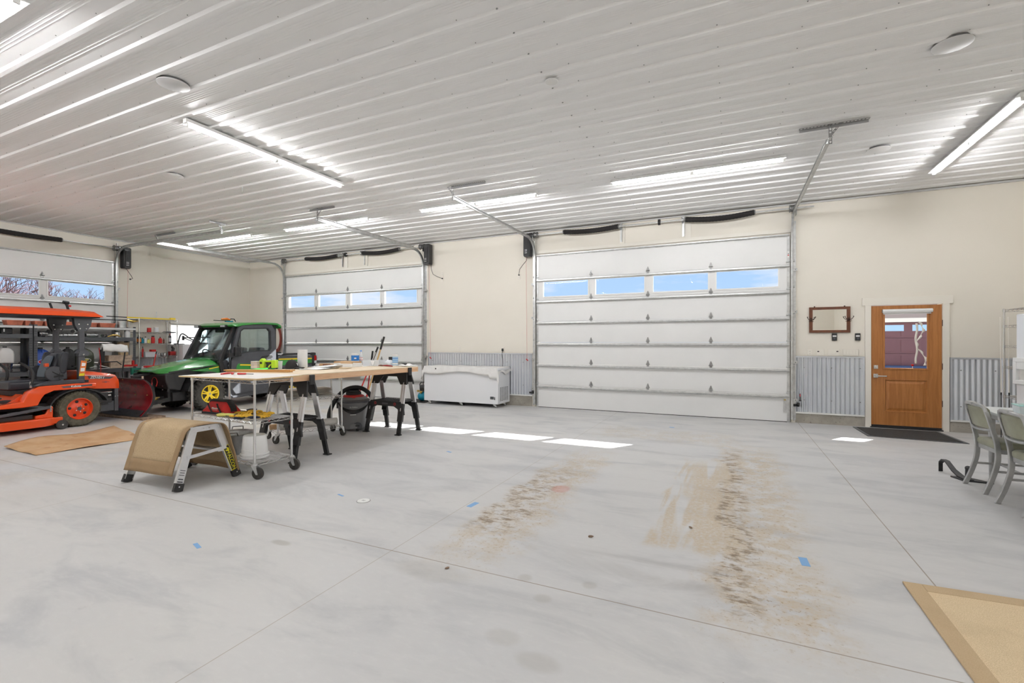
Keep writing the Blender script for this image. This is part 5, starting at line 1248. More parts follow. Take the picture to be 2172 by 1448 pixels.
p2, q2 = Vector((XT, -YT, ZP - 0.01)), Vector((XH, -YB0, 0.035)); lx = (q2 - p2).normalized(); nx = (Vector((1, 0, 0)) - lx * lx.x).normalized(); ly = nx.cross(lx)
b = MB().mat('charcoal')
for u, w_ in ((0.70, .05), (0.74, .045), (0.78, .05), (0.845, .045), (0.855, .05), (0.89, .055), (0.90, .05)):
    c_ = p2.lerp(q2, u) + nx * 0.003; s0 = len(b.v); b.box((-0.003, -w_ / 2, -0.0003), (0.003, w_ / 2, 0.0006)); b.xf(legM(c_), s0)
b.build('warning_print', parent=t, smooth=0)
# rug
t = thing('draped_rug', 'tan woven rug folded over the low aluminium platform', 'rug', (-5.19, 3.02, 0), R(1.5))
prof = [(-0.310, 0.145), (-0.272, 0.28), (-0.240, 0.38), (-0.210, 0.47), (-0.183, 0.540), (-0.145, 0.582), (-0.08, 0.598), (0.0, 0.602), (0.08, 0.598), (0.145, 0.582), (0.183, 0.540), (0.210, 0.47), (0.240, 0.36), (0.278, 0.24), (0.302, 0.14), (0.318, 0.065)]
pp = spline([(0, y, z) for y, z in prof], 3); N = len(pp)
def rug(u0, u1, v0, v1, mname, off=0.0, name='field'):
    b = MB().mat(mname); nu = 12
    def f(u, v):
        uu = u0 + (u1 - u0) * u; vv = v0 + (v1 - v0) * v; i = vv * (N - 1); k = min(N - 2, int(i)); p_ = pp[k].lerp(pp[k + 1], i - k)
        wav = 0.010 * math.sin(uu * 6 + vv * 5) * abs(vv - 0.45) * 2
        xs = -0.435 + (0.775 + 0.07 * max(0, min(1, (vv - 0.25) * 4))) * uu
        if vv > 0.5: xs += 0.05 * (vv - 0.5)
        return (xs, p_.y + wav - (off if vv < 0.5 else -off), p_.z + (off if 0.25 < vv < 0.7 else 0) - (0.02 * (1 - uu) if vv < 0.1 else 0))
    b.grid(f, nu, max(3, int((v1 - v0) * 50))); return b.build(name, parent=t, solid=0.011, smooth=1.2)
rug(0.07, 0.93, 0.055, 0.945, 'sisal')
for a in ((0.0, 0.075, 0, 1), (0.925, 1.0, 0, 1), (0.07, 0.93, 0, 0.06), (0.07, 0.93, 0.94, 1)): rug(a[0], a[1], a[2], a[3], 'binding', 0.0015, 'binding')

# ------------------------------------------------------------------ flat things on the floor
def plate_quad(pts, z0, z1, m): 
    b = MB().mat(m); n = len(pts); b.add([(x, y, z0) for x, y in pts] + [(x, y, z1) for x, y in pts], [tuple(range(n - 1, -1, -1)), tuple(range(n, 2 * n))] + [(i, (i + 1) % n, n + (i + 1) % n, n + i) for i in range(n)]); return b
b = MB().mat('cardboard')
cc = [(-7.80, 4.09), (-8.98, 4.36), (-9.30, 4.05), (-9.32, 3.70), (-8.867, 2.874), (-7.90, 2.83)]
P0_, P1_, P2_, P3_ = Vector((-8.867, 2.874, 0)), Vector((-7.93, 2.86, 0)), Vector((-7.88, 4.02, 0)), Vector((-9.25, 4.30, 0))
def cbf(u, v):
    p_ = (P0_.lerp(P1_, u)).lerp(P3_.lerp(P2_, u), v); z = 0.006 + 0.05 * max(0, 1 - u * 2.2) ** 2 * (0.5 + 0.5 * math.sin(v * 7)) + 0.035 * max(0, v - 0.75) * 4 * math.sin(PI * u) ** 2 + 0.012 * math.sin(6 * u + 4 * v) ** 2
    return (p_.x - 0.12 * math.sin(PI * v) * (1 - u), p_.y, z)
b.grid(cbf, 16, 14); tag(b.build('cardboard_sheet', solid=0.004, smooth=1.0), 'large curled sheet of brown cardboard lying on the floor by the mower', 'cardboard')
t = thing('door_mat', 'black ribbed mat lying in front of the wooden door', 'mat', (0, 0, 0))
plate_quad([(1.867, 9.64), (1.887, 8.79), (3.038, 8.70), (3.00, 9.66)], 0.0005, 0.009, 'rack_grey').build('edge_border', parent=t, smooth=0)
plate_quad([(1.91, 9.60), (1.93, 8.83), (2.99, 8.745), (2.96, 9.62)], 0.0088, 0.012, 'mat_black').build('pile', parent=t, smooth=0)
t = thing('sisal_rug', 'pale tan woven rug with a bound edge at the lower right corner', 'rug', (0, 0, 0))
A, B_ = Vector((0.921, 3.503, 0)), Vector((1.60, 3.54, 0)); dA = (Vector((0.922, 2.59, 0)) - A)
def rq(u, v, s=1.0): p_ = A + Vector((2.0, 0.105, 0)) * u + dA.normalized() * (3.0 * v); return (p_.x, p_.y)
plate_quad([rq(0.035, 0.03), rq(0.035, 0.97), rq(0.965, 0.97), rq(0.965, 0.03)], 0.0005, 0.011, 'sisal_pale').build('field', parent=t, smooth=0, bevel=0.002)
for a in (((0, 0), (0, 1), (0.045, 1), (0.045, 0)), ((0.955, 0), (0.955, 1), (1, 1), (1, 0)), ((0.045, 0), (0.045, 0.03), (0.955, 0.03), (0.955, 0)), ((0.045, 0.97), (0.045, 1), (0.955, 1), (0.955, 0.97))):
    plate_quad([rq(*q) for q in a], 0.0008, 0.0125, 'binding_pale').build('binding', parent=t, smooth=0, bevel=0.003)
for (x, y, w_, d_, r_, lb) in ((-3.39, 2.067, 0.028, 0.11, 1.25, 'blue tape strip on the floor left of the joint crossing, nearest the camera'),
        (-3.30, 3.316, 0.020, 0.09, 1.3, 'thin blue tape strip left of the round white floor cap'),
        (-2.054, 3.611, 0.05, 0.13, -0.1, 'pale blue tape piece beside the floor joint and left tyre track'),
        (0.433, 3.575, 0.05, 0.13, 0.05, 'bright blue tape piece right of the right tyre track'),
        (-0.90, 8.33, 0.05, 0.08, 1.3, 'small blue tape piece near the foot of the right garage door'),
        (-3.33, 5.23, 0.03, 0.09, 1.2, 'faint blue tape fleck on the floor in front of the freezer')):
    b = MB().mat('blue_tape'); b.box((-w_ / 2, -d_ / 2, 0.0002), (w_ / 2, d_ / 2, 0.0012)); tag(b.build('masking_tape', loc=(x, y, 0), rotz=r_, smooth=0), lb, 'tape', 'blue tape on the floor')
t = thing('cleanout_plug', 'round white plastic cap set in the concrete floor', 'floor cap', (-2.995, 3.283, 0))
MB().mat('dark_steel').lathe([(0.062, 0.0005), (0.062, 0.0015), (0.001, 0.0015)], 32).build('collar', parent=t)
b = MB().mat('white_paint'); b.lathe([(0.057, 0.001), (0.056, 0.004), (0.001, 0.005)], 32); b.build('cover', parent=t)
b = MB().mat('rack_grey'); b.text('SC', 0.03, T4((0, 0, 0.0052)), 0.0003); b.build('stamp', parent=t, smooth=0)
rc = random.Random(12)
for (x, y, s_, lb) in ((-0.93, 3.37, 0.022, 'dry brown leaf scrap on bare concrete between the tyre tracks'), (-0.02, 2.13, 0.020, 'small dark clod in front of the floor joint at lower right'), (-1.62, 2.52, 0.016, 'dark clod on the long floor joint below the left tyre track'), (-0.28, 3.86, 0.018, 'clod at the lower end of the sandy smear'), (0.40, 2.33, 0.018, 'brown clod beside the joint right of the right tyre track')):
    b = MB().mat('weathered'); b.sphere((0, 0, s_ * 0.3), s_, 7, 5, (1, 0.55, 0.3)); b.v = [(v[0] + rc.uniform(-.003, .003), v[1] + rc.uniform(-.003, .003), max(0.0004, v[2])) for v in b.v]
    tag(b.build('dirt_clod', loc=(x, y, 0), rotz=rc.uniform(0, 3), smooth=0), lb, 'dirt clod', 'dirt clods on the floor')

# ------------------------------------------------------------------ chest freezer + cover, compressor, mat
t = thing('chest_freezer', 'long white chest freezer on small casters against the corrugated wall', 'freezer', (-6.50, 9.13, 0))
Wf, Df, Hf = 1.93, 0.60, 0.80
b = MB().mat('white_enamel'); b.box((0, 0, 0.085), (Wf, Df, Hf)); b.build('cabinet', parent=t, bevel=0.006)
b = MB().mat('white_enamel'); b.box((-0.01, -0.015, Hf + 0.004), (Wf + 0.01, Df + 0.01, Hf + 0.070)); b.build('lid', parent=t, bevel=0.02)
MB().mat('black_plastic').box((Wf - 0.27, -0.018, Hf - 0.055), (Wf - 0.17, -0.001, Hf - 0.02)).build('latch', parent=t, bevel=0.002)
b = MB().mat('rack_grey'); b.box((Wf - 0.19, -0.004, 0.19), (Wf - 0.10, -0.001, 0.25)); b.mat('black_plastic').box((Wf - 0.085, -0.006, 0.18), (Wf - 0.070, -0.001, 0.24)); b.build('control_panel', parent=t, smooth=0)
b = MB().mat('rack_grey')
for i in range(11):
    for j in range(5): b.box((Wf + 0.0005, 0.10 + 0.085 * j, 0.15 + 0.028 * i), (Wf + 0.003, 0.155 + 0.085 * j, 0.162 + 0.028 * i))
b.build('vent_grille', parent=t, smooth=0)
for x in (0.10, 0.95, Wf - 0.12):
    for y in (0.06, Df - 0.08): caster(t, x, y, 0.024, 0.8)
b = MB().mat('soft_black'); b.tube(spline([(1.73, 0.62, 0.60), (1.70, 0.635, 0.75), (1.74, 0.635, 0.95), (1.72, 0.63, 1.15), (1.73, 0.63, 1.27)], 5), 0.007, 6); b.cbox((1.73, 0.632, 1.26), (0.035, 0.035, 0.06)); b.build('power_cord', parent=t)
t = thing('cloth_cover', 'white fitted sheet draped over the lid of the chest freezer', 'sheet', (-6.50, 9.13, 0))
def clf(u, v):
    # parametrise: front drop, top, right drop
    x = -0.05 + (Wf + 0.10) * u
    s_ = v * (0.14 + Df + 0.05); wob = 0.012 * math.sin(u * 23) + 0.008 * math.sin(u * 41 + 1)
    edge = 0.0
    if s_ < 0.14:
        drop = (0.14 - s_); y = -0.028 - 0.012 * abs(math.sin(u * 14)) * drop * 6; z = Hf + 0.078 - drop * (1.0 + 0.25 * math.sin(u * 9) + (0.5 if u > 0.88 else 0))
    else: y = -0.028 + (s_ - 0.14) * 1.02; z = Hf + 0.080 + 0.003 * math.sin(u * 17 + v * 8)
    if u < 0.03: z -= 0.10
    if u > 0.975: z -= 0.13 * (1 + 0.3 * math.sin(v * 12)); x = Wf + 0.022 + 0.012 * math.sin(v * 15)
    return (x, y, z + wob * 0.3)
MB().mat('white_cloth').grid(clf, 60, 22).build('fabric', parent=t, solid=0.002, smooth=1.2)
MB().mat('black_plastic').box((0.33, -0.036, Hf + 0.012), (0.355, -0.030, Hf + 0.045)).build('clip', parent=t, smooth=0)
t = thing('air_compressor', 'small teal air compressor with black motor left of the freezer', 'compressor', (-6.78, 9.46, 0.006))
b = MB().mat('teal'); b.sphere((0, 0, 0.125), 0.12, 20, 12, (1.0, 1.0, 0.95)); b.build('tank', parent=t, smooth=1.2)
b = MB().mat('black_plastic'); b.cyl((-0.06, 0.03, 0.32), (0.08, 0.03, 0.32), 0.075, n=16); b.box((-0.05, -0.05, 0.25), (0.05, 0.05, 0.33)); b.build('motor', parent=t, bevel=0.004)
b = MB().mat('black_plastic'); b.tube([(-0.07, 0, 0.22), (-0.08, 0, 0.40), (-0.05, 0, 0.46), (0.06, 0, 0.46), (0.09, 0, 0.40), (0.08, 0, 0.22)], 0.011, 8); b.build('handle', parent=t)
b = MB().mat('brass'); b.cyl((-0.09, -0.08, 0.25), (0.06, -0.09, 0.24), 0.012, n=8); b.cyl((-0.05, -0.09, 0.26), (-0.05, -0.13, 0.26), 0.024, n=12); b.cyl((0.03, -0.09, 0.22), (0.03, -0.13, 0.22), 0.02, n=12); b.build('regulator', parent=t)
for a in (0.6, 2.6, 4.4): MB().mat('rubber').cyl((0.07 * math.cos(a), 0.07 * math.sin(a), 0.0), (0.06 * math.cos(a), 0.06 * math.sin(a), 0.03), 0.015, n=8).build('foot', parent=t)
b = MB().mat('mat_black'); b.box((-7.40, 9.22, 0.0004), (-6.57, 9.72, 0.007)); tag(b.build('floor_mat', smooth=0), 'dark rubber mat under the teal air compressor', 'mat')

# ------------------------------------------------------------------ dining table, two metal chairs, plastic box, fridge, wire rack
t = thing('dining_table', 'pale grey topped table with grey metal legs at the right edge', 'table', (0, 0, 0))
c4 = [(2.345, 6.60), (2.13, 4.35), (2.98, 4.27), (3.20, 6.52)]
b = plate_quad(c4, 0.722, 0.752, 'table_top'); b.build('tabletop', parent=t, smooth=0, bevel=0.008)
sk = [(2.44, 6.49), (2.25, 4.47), (2.88, 4.41), (3.08, 6.42)]
for i in range(4):
    p_, q_ = sk[i], sk[(i + 1) % 4]; b = MB().mat('chair_metal'); b.bar((p_[0], p_[1], 0.685), (q_[0], q_[1], 0.685), 0.022, 0.075); b.build('apron', parent=t, smooth=0)
for x, y in sk:
    b = MB().mat('chair_metal'); b.cyl((x, y, 0.72), (x + 0.0, y, 0.012), 0.030, 0.020, 14); b.mat('rubber').cyl((x, y, 0.0), (x, y, 0.014), 0.023, n=14); b.build('leg', parent=t)
def chair(label, loc, rotz):
    """origin at floor centre, faces +x"""
    t = thing('dining_chair', label, 'chair', loc, rotz, 'metal chairs at the dining table')
    W2 = 0.185
    for s in (-1, 1):                                               # rear leg continues as back post
        pts = spline([(-0.275, s * (W2 + 0.005), 0.0), (-0.225, s * W2, 0.14), (-0.185, s * W2, 0.30), (-0.185, s * W2, 0.45), (-0.215, s * (W2 - 0.003), 0.60), (-0.262, s * (W2 - 0.008), 0.775)], 5)
        b = MB().mat('chair_metal'); rings = []
        for i, p_ in enumerate(pts):
            w = 0.040 if p_.z < 0.4 else 0.040 - 0.008 * (p_.z - 0.4) / 0.4; d2 = 0.026
            rings.append([(p_.x - w / 2, p_.y - d2 / 2, p_.z), (p_.x + w / 2, p_.y - d2 / 2, p_.z), (p_.x + w / 2, p_.y + d2 / 2, p_.z), (p_.x - w / 2, p_.y + d2 / 2, p_.z)])
        b.loft(rings); b.build('rear_leg', parent=t, smooth=0.5, bevel=0.004)
        b = MB().mat('chair_metal'); b.loft([[(x - w, s * (W2 + 0.01) - w, z), (x + w, s * (W2 + 0.01) - w, z), (x + w, s * (W2 + 0.01) + w, z), (x - w, s * (W2 + 0.01) + w, z)] for x, z, w in ((0.215, 0.0, 0.011), (0.20, 0.2, 0.014), (0.185, 0.40, 0.017))]); b.build('front_leg', parent=t, smooth=0.5, bevel=0.003)
    b = MB().mat('chair_metal')                                     # curved top rail
    pts = spline([(-0.262, -W2 + 0.008, 0.765), (-0.275, -W2 + 0.03, 0.815), (-0.300, -0.08, 0.832), (-0.305, 0, 0.834), (-0.300, 0.08, 0.832), (-0.275, W2 - 0.03, 0.815), (-0.262, W2 - 0.008, 0.765)], 5)
    b.tube(pts, 0.016, 8); b.build('top_rail', parent=t)
    b = MB().mat('chair_metal'); b.box((-0.325, -0.06, 0.826), (-0.28, 0.06, 0.852)); b.build('top_cap', parent=t, bevel=0.005)
    b = MB().mat('chair_metal'); b.tube([(-0.225, -W2 + 0.01, 0.60), (-0.248, -0.08, 0.592), (-0.252, 0, 0.590), (-0.248, 0.08, 0.592), (-0.225, W2 - 0.01, 0.60)], 0.012, 8); b.build('lower_back_rail', parent=t)
    b = MB().mat('vinyl_green'); rings = []
    for u in [i / 8 for i in range(9)]:
        y = -W2 + 0.022 + (2 * W2 - 0.044) * u; bow = 0.022 * math.sin(PI * u)
        rings.append([(-0.226 - bow, y, 0.612), (-0.255 - bow, y, 0.72), (-0.268 - bow, y, 0.800), (-0.250 - bow, y, 0.812), (-0.232 - bow + 0.004, y, 0.79), (-0.215 - bow, y, 0.70), (-0.200 - bow, y, 0.61)])
    b.loft(rings); b.build('back_pad', parent=t, smooth=0.9, bevel=0.004)
    b = MB().mat('chair_metal'); b.loft([[(x * k, y * k, z) for x, y in rrect(-0.19, -0.19, 0.21, 0.19, 0.05, 4)] for z, k in ((0.385, 0.98), (0.425, 1.0))]); b.build('seat_frame', parent=t, smooth=0.5)
    b = MB().mat('vinyl_green'); b.loft([[(0.01 + (x - 0.01) * k, y * k, z) for x, y in rrect(-0.195, -0.20, 0.225, 0.20, 0.06, 5)] for z, k in ((0.426, 0.97), (0.440, 1.0), (0.470, 1.0), (0.486, 0.94), (0.492, 0.75), (0.494, 0.3))]); b.build('seat_cushion', parent=t, smooth=0.9)
    b = MB().mat('chair_metal')
    for s in (-1, 1): b.bar((-0.20, s * W2, 0.22), (0.20, s * (W2 + 0.01), 0.22), 0.010, 0.020)
    b.bar((-0.02, -W2, 0.222), (-0.02, W2, 0.222), 0.010, 0.016); b.bar((0.20, -W2, 0.26), (0.20, W2, 0.26), 0.010, 0.018); b.build('stretcher', parent=t, smooth=0)
    return t
ch = chair('grey metal chair with green vinyl seat, the farther of the two at the table', (2.43, 6.075, 0), R(2))
dup(ch, (2.425, 5.42, 0), R(3), 'grey metal chair with green vinyl seat, cut off by the right picture edge')
t = thing('storage_box', 'clear plastic storage box with teal contents on the pale dining table', 'box', (2.60, 6.05, 0.753), R(-6))
b = MB().mat('clear_plastic'); open_box(b, 0.30, 0.18, 0.075, 0.003, 0.95); b.build('bin', parent=t, smooth=0.5)
MB().mat('clear_teal').box((-0.13, -0.075, 0.004), (0.13, 0.075, 0.045)).build('contents', parent=t, smooth=0, bevel=0.01)
MB().mat('clear_teal').box((-0.155, -0.095, 0.075), (0.155, 0.095, 0.088)).build('lid', parent=t, bevel=0.004)
t = thing('trailer_hitch', 'dark cast metal hitch bracket lying on the floor beside the chair', 'hitch', (2.18, 6.44, 0), R(8))
b = MB().mat('cast_iron'); b.loft([[(x - w, y, z), (x + w, y, z), (x + w, y + 0.0, z + 0.018), (x - w, y + 0.0, z + 0.018)] for x, y, z, w in ((-0.03, 0.30, 0.0, .02), (-0.03, 0.30, 0.09, .02), (-0.02, 0.27, 0.125, .022), (-0.01, 0.22, 0.12, .022), (0, 0.12, 0.05, .024), (0.01, 0.02, 0.012, .03), (0.02, -0.10, 0.004, .04))]); b.build('arm', parent=t, smooth=0.8)
b = MB().mat('cast_iron'); b.prism([(-0.06, 0.06), (0.10, 0.02), (0.20, -0.14), (-0.03, -0.10)], 0.0005, 0.014, 'XY'); b.build('base', parent=t, smooth=0)
b = MB().mat('cast_iron'); b.cyl((0.05, -0.02, 0.012), (0.05, -0.02, 0.12), 0.024, 0.022, 12); b.sphere((0.05, -0.02, 0.12), 0.026, 12, 8); b.build('ball', parent=t)
t = thing('refrigerator', 'white refrigerator with a water dispenser, cut off by the right edge', 'refrigerator', (3.20, 7.90, 0), -PI / 2)
b = MB().mat('white_enamel'); b.box((0.0, 0.06, 0.02), (0.91, 0.74, 1.765)); b.build('cabinet', parent=t, bevel=0.008)
b = MB().mat('white_enamel'); b.box((0.0, -0.005, 0.10), (0.40, 0.055, 1.775)); dr = b.build('freezer_door', parent=t, bevel=0.015)
b = MB().mat('white_enamel'); b.box((0.41, -0.005, 0.10), (0.91, 0.055, 1.775)); dr2 = b.build('fridge_door', parent=t, bevel=0.015)
b = MB().mat('white_plastic')
for x0, x1, z0, z1 in ((0.02, 0.34, 1.19, 1.24), (0.02, 0.34, 0.92, 0.97), (0.02, 0.09, 0.97, 1.19), (0.27, 0.34, 0.97, 1.19)): b.box((x0, -0.045, z0), (x1, -0.004, z1))
b.box((0.09, -0.04, 1.10), (0.27, -0.004, 1.19)); b.build('dispenser', parent=dr, bevel=0.004)
MB().mat('canvas').box((0.09, -0.012, 0.97), (0.27, -0.006, 1.10)).build('dispenser_recess', parent=dr, smooth=0)
for x in (0.365, 0.445):
    b = MB().mat('white_enamel'); b.tube(spline([(x, -0.005, 0.65), (x, -0.05, 0.75), (x, -0.065, 1.0), (x, -0.05, 1.25), (x, -0.005, 1.35)], 5), 0.014, 8); b.build('door_handle', parent=dr if x < 0.4 else dr2)
t = thing('wire_rack', 'tall chrome wire rack behind the refrigerator', 'rack', (3.64, 9.32, 0), -PI / 2)
for x in (0, 1.0):
    for y in (0, 0.38): wire_post(t, x, y, 0.0, 1.92, 'chrome')
for z in (0.12, 0.65, 1.075, 1.38, 1.675, 1.905): wire_shelf(t, 1.0, 0.38, z, pitch=0.035)
for k, (dx, lb) in enumerate(((-0.05, 'left one of two thin white poles leaning on the wire rack'), (0.035, 'right one of two thin white poles leaning on the wire rack'))):
    t = thing('white_pole', lb, 'pole', (3.62 + dx, 9.22, 0.0)); b = MB().mat('trim_cream'); b.cyl((0, 0, 0.7), (0.01, 0.05, 1.8), 0.006, n=8); b.build('shaft', parent=t)
    b = MB().mat('black_plastic'); b.cyl((0, 0, 0.66), (0, 0, 0.70), 0.009, n=8); b.cyl((0, 0, 0.0), (0, 0, 0.66), 0.006, n=8); b.build('tip', parent=t)
# ================================================================== vehicles
from mathutils.geometry import tessellate_polygon
def wb(b, name, parent, root, **k):
    """geometry written in room coordinates, stored relative to its thing"""
    b.xf(T4(-Vector(root.location))); return b.build(name, parent=parent, **k)
def prism_hole(b, outer, inner, x0, x1):
    """YZ polygon with a hole, extruded along X"""
    tri = tessellate_polygon([[Vector((0, p[0], p[1])) for p in outer], [Vector((0, p[0], p[1])) for p in inner]])
    allp = list(outer) + list(inner); n = len(allp)
    vs = [(x0, y, z) for y, z in allp] + [(x1, y, z) for y, z in allp]
    fs = [tuple(t) for t in tri] + [tuple(i + n for i in t[::-1]) for t in tri]
    for off, L in ((0, len(outer)), (len(outer), len(inner))):
        for i in range(L): a, c = off + i, off + (i + 1) % L; fs.append((a, c, c + n, a + n))
    return b.add(vs, fs)
def tyre(b, c, r, w, rim, n=48):
    b.lathe([(rim, -w * 0.42), (rim + (r - rim) * 0.35, -w * 0.50), (r * 0.93, -w * 0.47), (r * 0.985, -w * 0.36), (r, -w * 0.2), (r, w * 0.2), (r * 0.985, w * 0.36), (r * 0.93, w * 0.47), (rim + (r - rim) * 0.35, w * 0.50), (rim, w * 0.42)], n, c, 'X', cap=False)

# ------------------------------------------------------------------ zero-turn mower (faces -Y)
mw = thing('riding_mower', 'orange zero-turn riding mower with a canopy, cut off by the left edge', 'mower', (-10.62, 4.19, 0))
def mwheel(x, y, s):
    b = MB().mat('turf_rubber'); c = (x, y, 0.30); tyre(b, c, 0.300, 0.245, 0.175)
    for i in range(44):                                             # turf tread bars
        a = 2 * PI * i / 44
        for k in (-1, 1):
            p = Vector((x + k * 0.03, y + math.cos(a) * 0.302, 0.30 + math.sin(a) * 0.302)); q = Vector((x + k * 0.115, y + math.cos(a + 0.10) * 0.292, 0.30 + math.sin(a + 0.10) * 0.292))
            b.bar(p, q, 0.020, 0.010, (0, math.cos(a), math.sin(a)))
    w = wb(b, 'wheel', mw, mw, smooth=0.7)
    b = MB().mat('orange_rim'); o = s * 0.105
    b.lathe([(0.172, o + s * 0.012), (0.180, o + s * 0.010), (0.176, o - s * 0.004), (0.160, o - s * 0.03), (0.155, o - s * 0.055), (0.125, o - s * 0.060), (0.095, o - s * 0.045), (0.060, o - s * 0.020), (0.035, o - s * 0.018), (0.001, o - s * 0.018)], 40, c, 'X', cap=False)
    rim = wb(b, 'rim', w, mw, smooth=0.7)
    for i in range(5):
        a = 2 * PI * i / 5 + 0.5; cc = (x + o - s * 0.048, y + 0.118 * math.cos(a), 0.30 + 0.118 * math.sin(a))
        b = MB().mat('soft_black'); b.sphere(cc, 0.024, 10, 6, (0.25, 1.0, 1.0)); wb(b, 'rim_slot', w, mw)
        a += 0.63; cc = Vector((x + o - s * 0.014, y + 0.052 * math.cos(a), 0.30 + 0.052 * math.sin(a))); b = MB().mat('chrome'); b.cyl(cc, cc + Vector((s * 0.012, 0, 0)), 0.009, n=6); wb(b, 'lug_nut', w, mw)
    b = MB().mat('charcoal'); b.cyl((x + o - s * 0.020, y, 0.30), (x + o - s * 0.004, y, 0.30), 0.030, n=20); wb(b, 'hub_cap', w, mw)
mwheel(-10.17, 4.19, 1); mwheel(-11.07, 4.19, -1)
for x, y in ((-10.30, 2.75), (-10.94, 2.75)):
    b = MB().mat('rubber'); tyre(b, (x, y, 0.14), 0.14, 0.12, 0.07, 28); w = wb(b, 'caster_wheel', mw, mw)
    b = MB().mat('orange'); b.bar((x, y, 0.32), (x, y + 0.08, 0.46), 0.05, 0.05); b.box((x - 0.08, y - 0.02, 0.30), (x + 0.08, y + 0.02, 0.33)); b.box((x - 0.08, y - 0.02, 0.13), (x - 0.07, y + 0.02, 0.31)); b.box((x + 0.07, y - 0.02, 0.13), (x + 0.08, y + 0.02, 0.31)); wb(b, 'caster_fork', mw, mw, bevel=0.004)
b = MB().mat('soft_black'); b.box((-10.95, 2.7, 0.34), (-10.28, 4.75, 0.42)); b.box((-10.98, 3.9, 0.30), (-10.30, 4.7, 0.52)); wb(b, 'chassis', mw, mw, bevel=0.006)
# fenders each side
FEN = [(2.62, 0.47), (3.22, 0.470), (3.46, 0.500), (3.52, 0.64), (3.655, 0.722), (4.13, 0.735), (4.40, 0.722), (4.405, 0.655), (4.12, 0.640), (3.84, 0.640), (3.72, 0.585), (3.68, 0.52), (3.64, 0.42), (3.46, 0.405), (2.62, 0.415)]
for s, x0, x1 in ((1, -10.17, -10.02), (-1, -11.22, -11.07)):
    b = MB().mat('orange')
    b.prism(FEN, x0, x1, 'YZ'); wb(b, 'fender', mw, mw, bevel=0.014, smooth=0.9)
    b = MB().mat('black_plastic'); xa, xb = (x0 - 0.02, x1 - 0.015) if s > 0 else (x0 + 0.015, x1 + 0.02)
    b.loft([[(xa, 4.19 + 0.345 * math.cos(a) * e1, 0.30 + 0.345 * math.sin(a)), (xb, 4.19 + 0.345 * math.cos(a) * e1, 0.30 + 0.345 * math.sin(a)), (xb, 4.19 + 0.325 * math.cos(a) * e1, 0.30 + 0.325 * math.sin(a)), (xa, 4.19 + 0.325 * math.cos(a) * e1, 0.30 + 0.325 * math.sin(a))] for a, e1 in [(R(18 + 8 * i), 1.22) for i in range(19)]])
    wb(b, 'wheel_arch', mw, mw, smooth=0.6)
    b = MB().mat('seat_vinyl'); b.prism([(3.60, 0.722), (3.70, 0.765), (3.82, 0.800), (4.24, 0.800), (4.26, 0.737), (3.66, 0.722)], x0 + 0.01, x1 - 0.03, 'YZ'); wb(b, 'side_console', mw, mw, bevel=0.008)
b = MB().mat('orange'); b.box((-11.07, 2.62, 0.405), (-10.17, 3.50, 0.445)); b.prism([(3.30, 0.44), (3.50, 0.60), (3.56, 0.60), (3.56, 0.44)], -11.07, -10.17, 'YZ'); wb(b, 'floor_pan', mw, mw, bevel=0.006)
b = MB().mat('charcoal'); b.box((-10.98, 2.75, 0.446), (-10.28, 3.20, 0.455))
for i in range(6): b.box((-10.95, 2.8 + 0.065 * i, 0.455), (-10.30, 2.83 + 0.065 * i, 0.459))
wb(b, 'foot_mat', mw, mw, smooth=0)
b = MB().mat('black_plastic'); b.box((-10.34, 3.30, 0.47), (-10.22, 3.42, 0.52)); b.tube([(-10.26, 3.2, 0.47), (-10.26, 3.24, 0.55), (-10.26, 3.30, 0.56)], 0.012, 8); wb(b, 'pedal', mw, mw, bevel=0.004)
# hood, grille, engine bits
b = MB().mat('orange'); rings = []
for y, zb, zt, w in ((4.29, 0.70, 0.925, 0.27), (4.33, 0.64, 0.935, 0.29), (4.50, 0.60, 0.915, 0.30), (4.75, 0.585, 0.865, 0.305), (4.83, 0.58, 0.835, 0.30), (4.87, 0.58, 0.77, 0.29), (4.88, 0.585, 0.70, 0.28)):
    h = zt - zb; cx = -10.60
    rings.append([(cx + sx * w * kx, y, zb + h * kz) for sx, kx, kz in ((1, 1, 0), (1, 1.0, 0.62), (1, 0.97, 0.84), (1, 0.86, 0.96), (1, 0.5, 1.0), (-1, 0.5, 1.0), (-1, 0.86, 0.96), (-1, 0.97, 0.84), (-1, 1.0, 0.62), (-1, 1, 0))])
b.loft(rings); hood = wb(b, 'hood', mw, mw, bevel=0.006, smooth=0.6)
b = MB().mat('charcoal'); b.prism([(4.40, 0.835), (4.78, 0.795), (4.72, 0.765), (4.42, 0.785)], -10.305, -10.290, 'YZ'); wb(b, 'hood_decal', hood, mw, smooth=0)
rt = Matrix.Rotation(PI / 2, 4, 'Z') @ Matrix.Rotation(PI / 2, 4, 'X')
b = MB().mat('white_paint'); b.text('ZD1011', 0.062, T4((-10.2885, 4.53, 0.800)) @ Matrix.Rotation(R(-4), 4, 'X') @ rt, 0.001, 0.25, 0.0012); b.prism([(4.30, 0.86), (4.80, 0.815), (4.80, 0.810), (4.30, 0.852)], -10.302, -10.288, 'YZ'); wb(b, 'model_lettering', hood, mw, smooth=0)
b = MB().mat('charcoal'); b.prism([(3.92, 0.700), (4.34, 0.708), (4.34, 0.680), (3.96, 0.672)], -10.030, -10.0175, 'YZ')
b.mat('white_paint').text('Kubota', 0.046, T4((-10.0172, 4.12, 0.690)) @ rt, 0.001, 0.0, 0.0008); wb(b, 'brand_decal', mw, mw, smooth=0)
b = MB().mat('charcoal'); b.text('~w~', 0.06, T4((-10.293, 4.66, 0.715)) @ rt, 0.0006); wb(b, 'hood_badge', hood, mw, smooth=0)
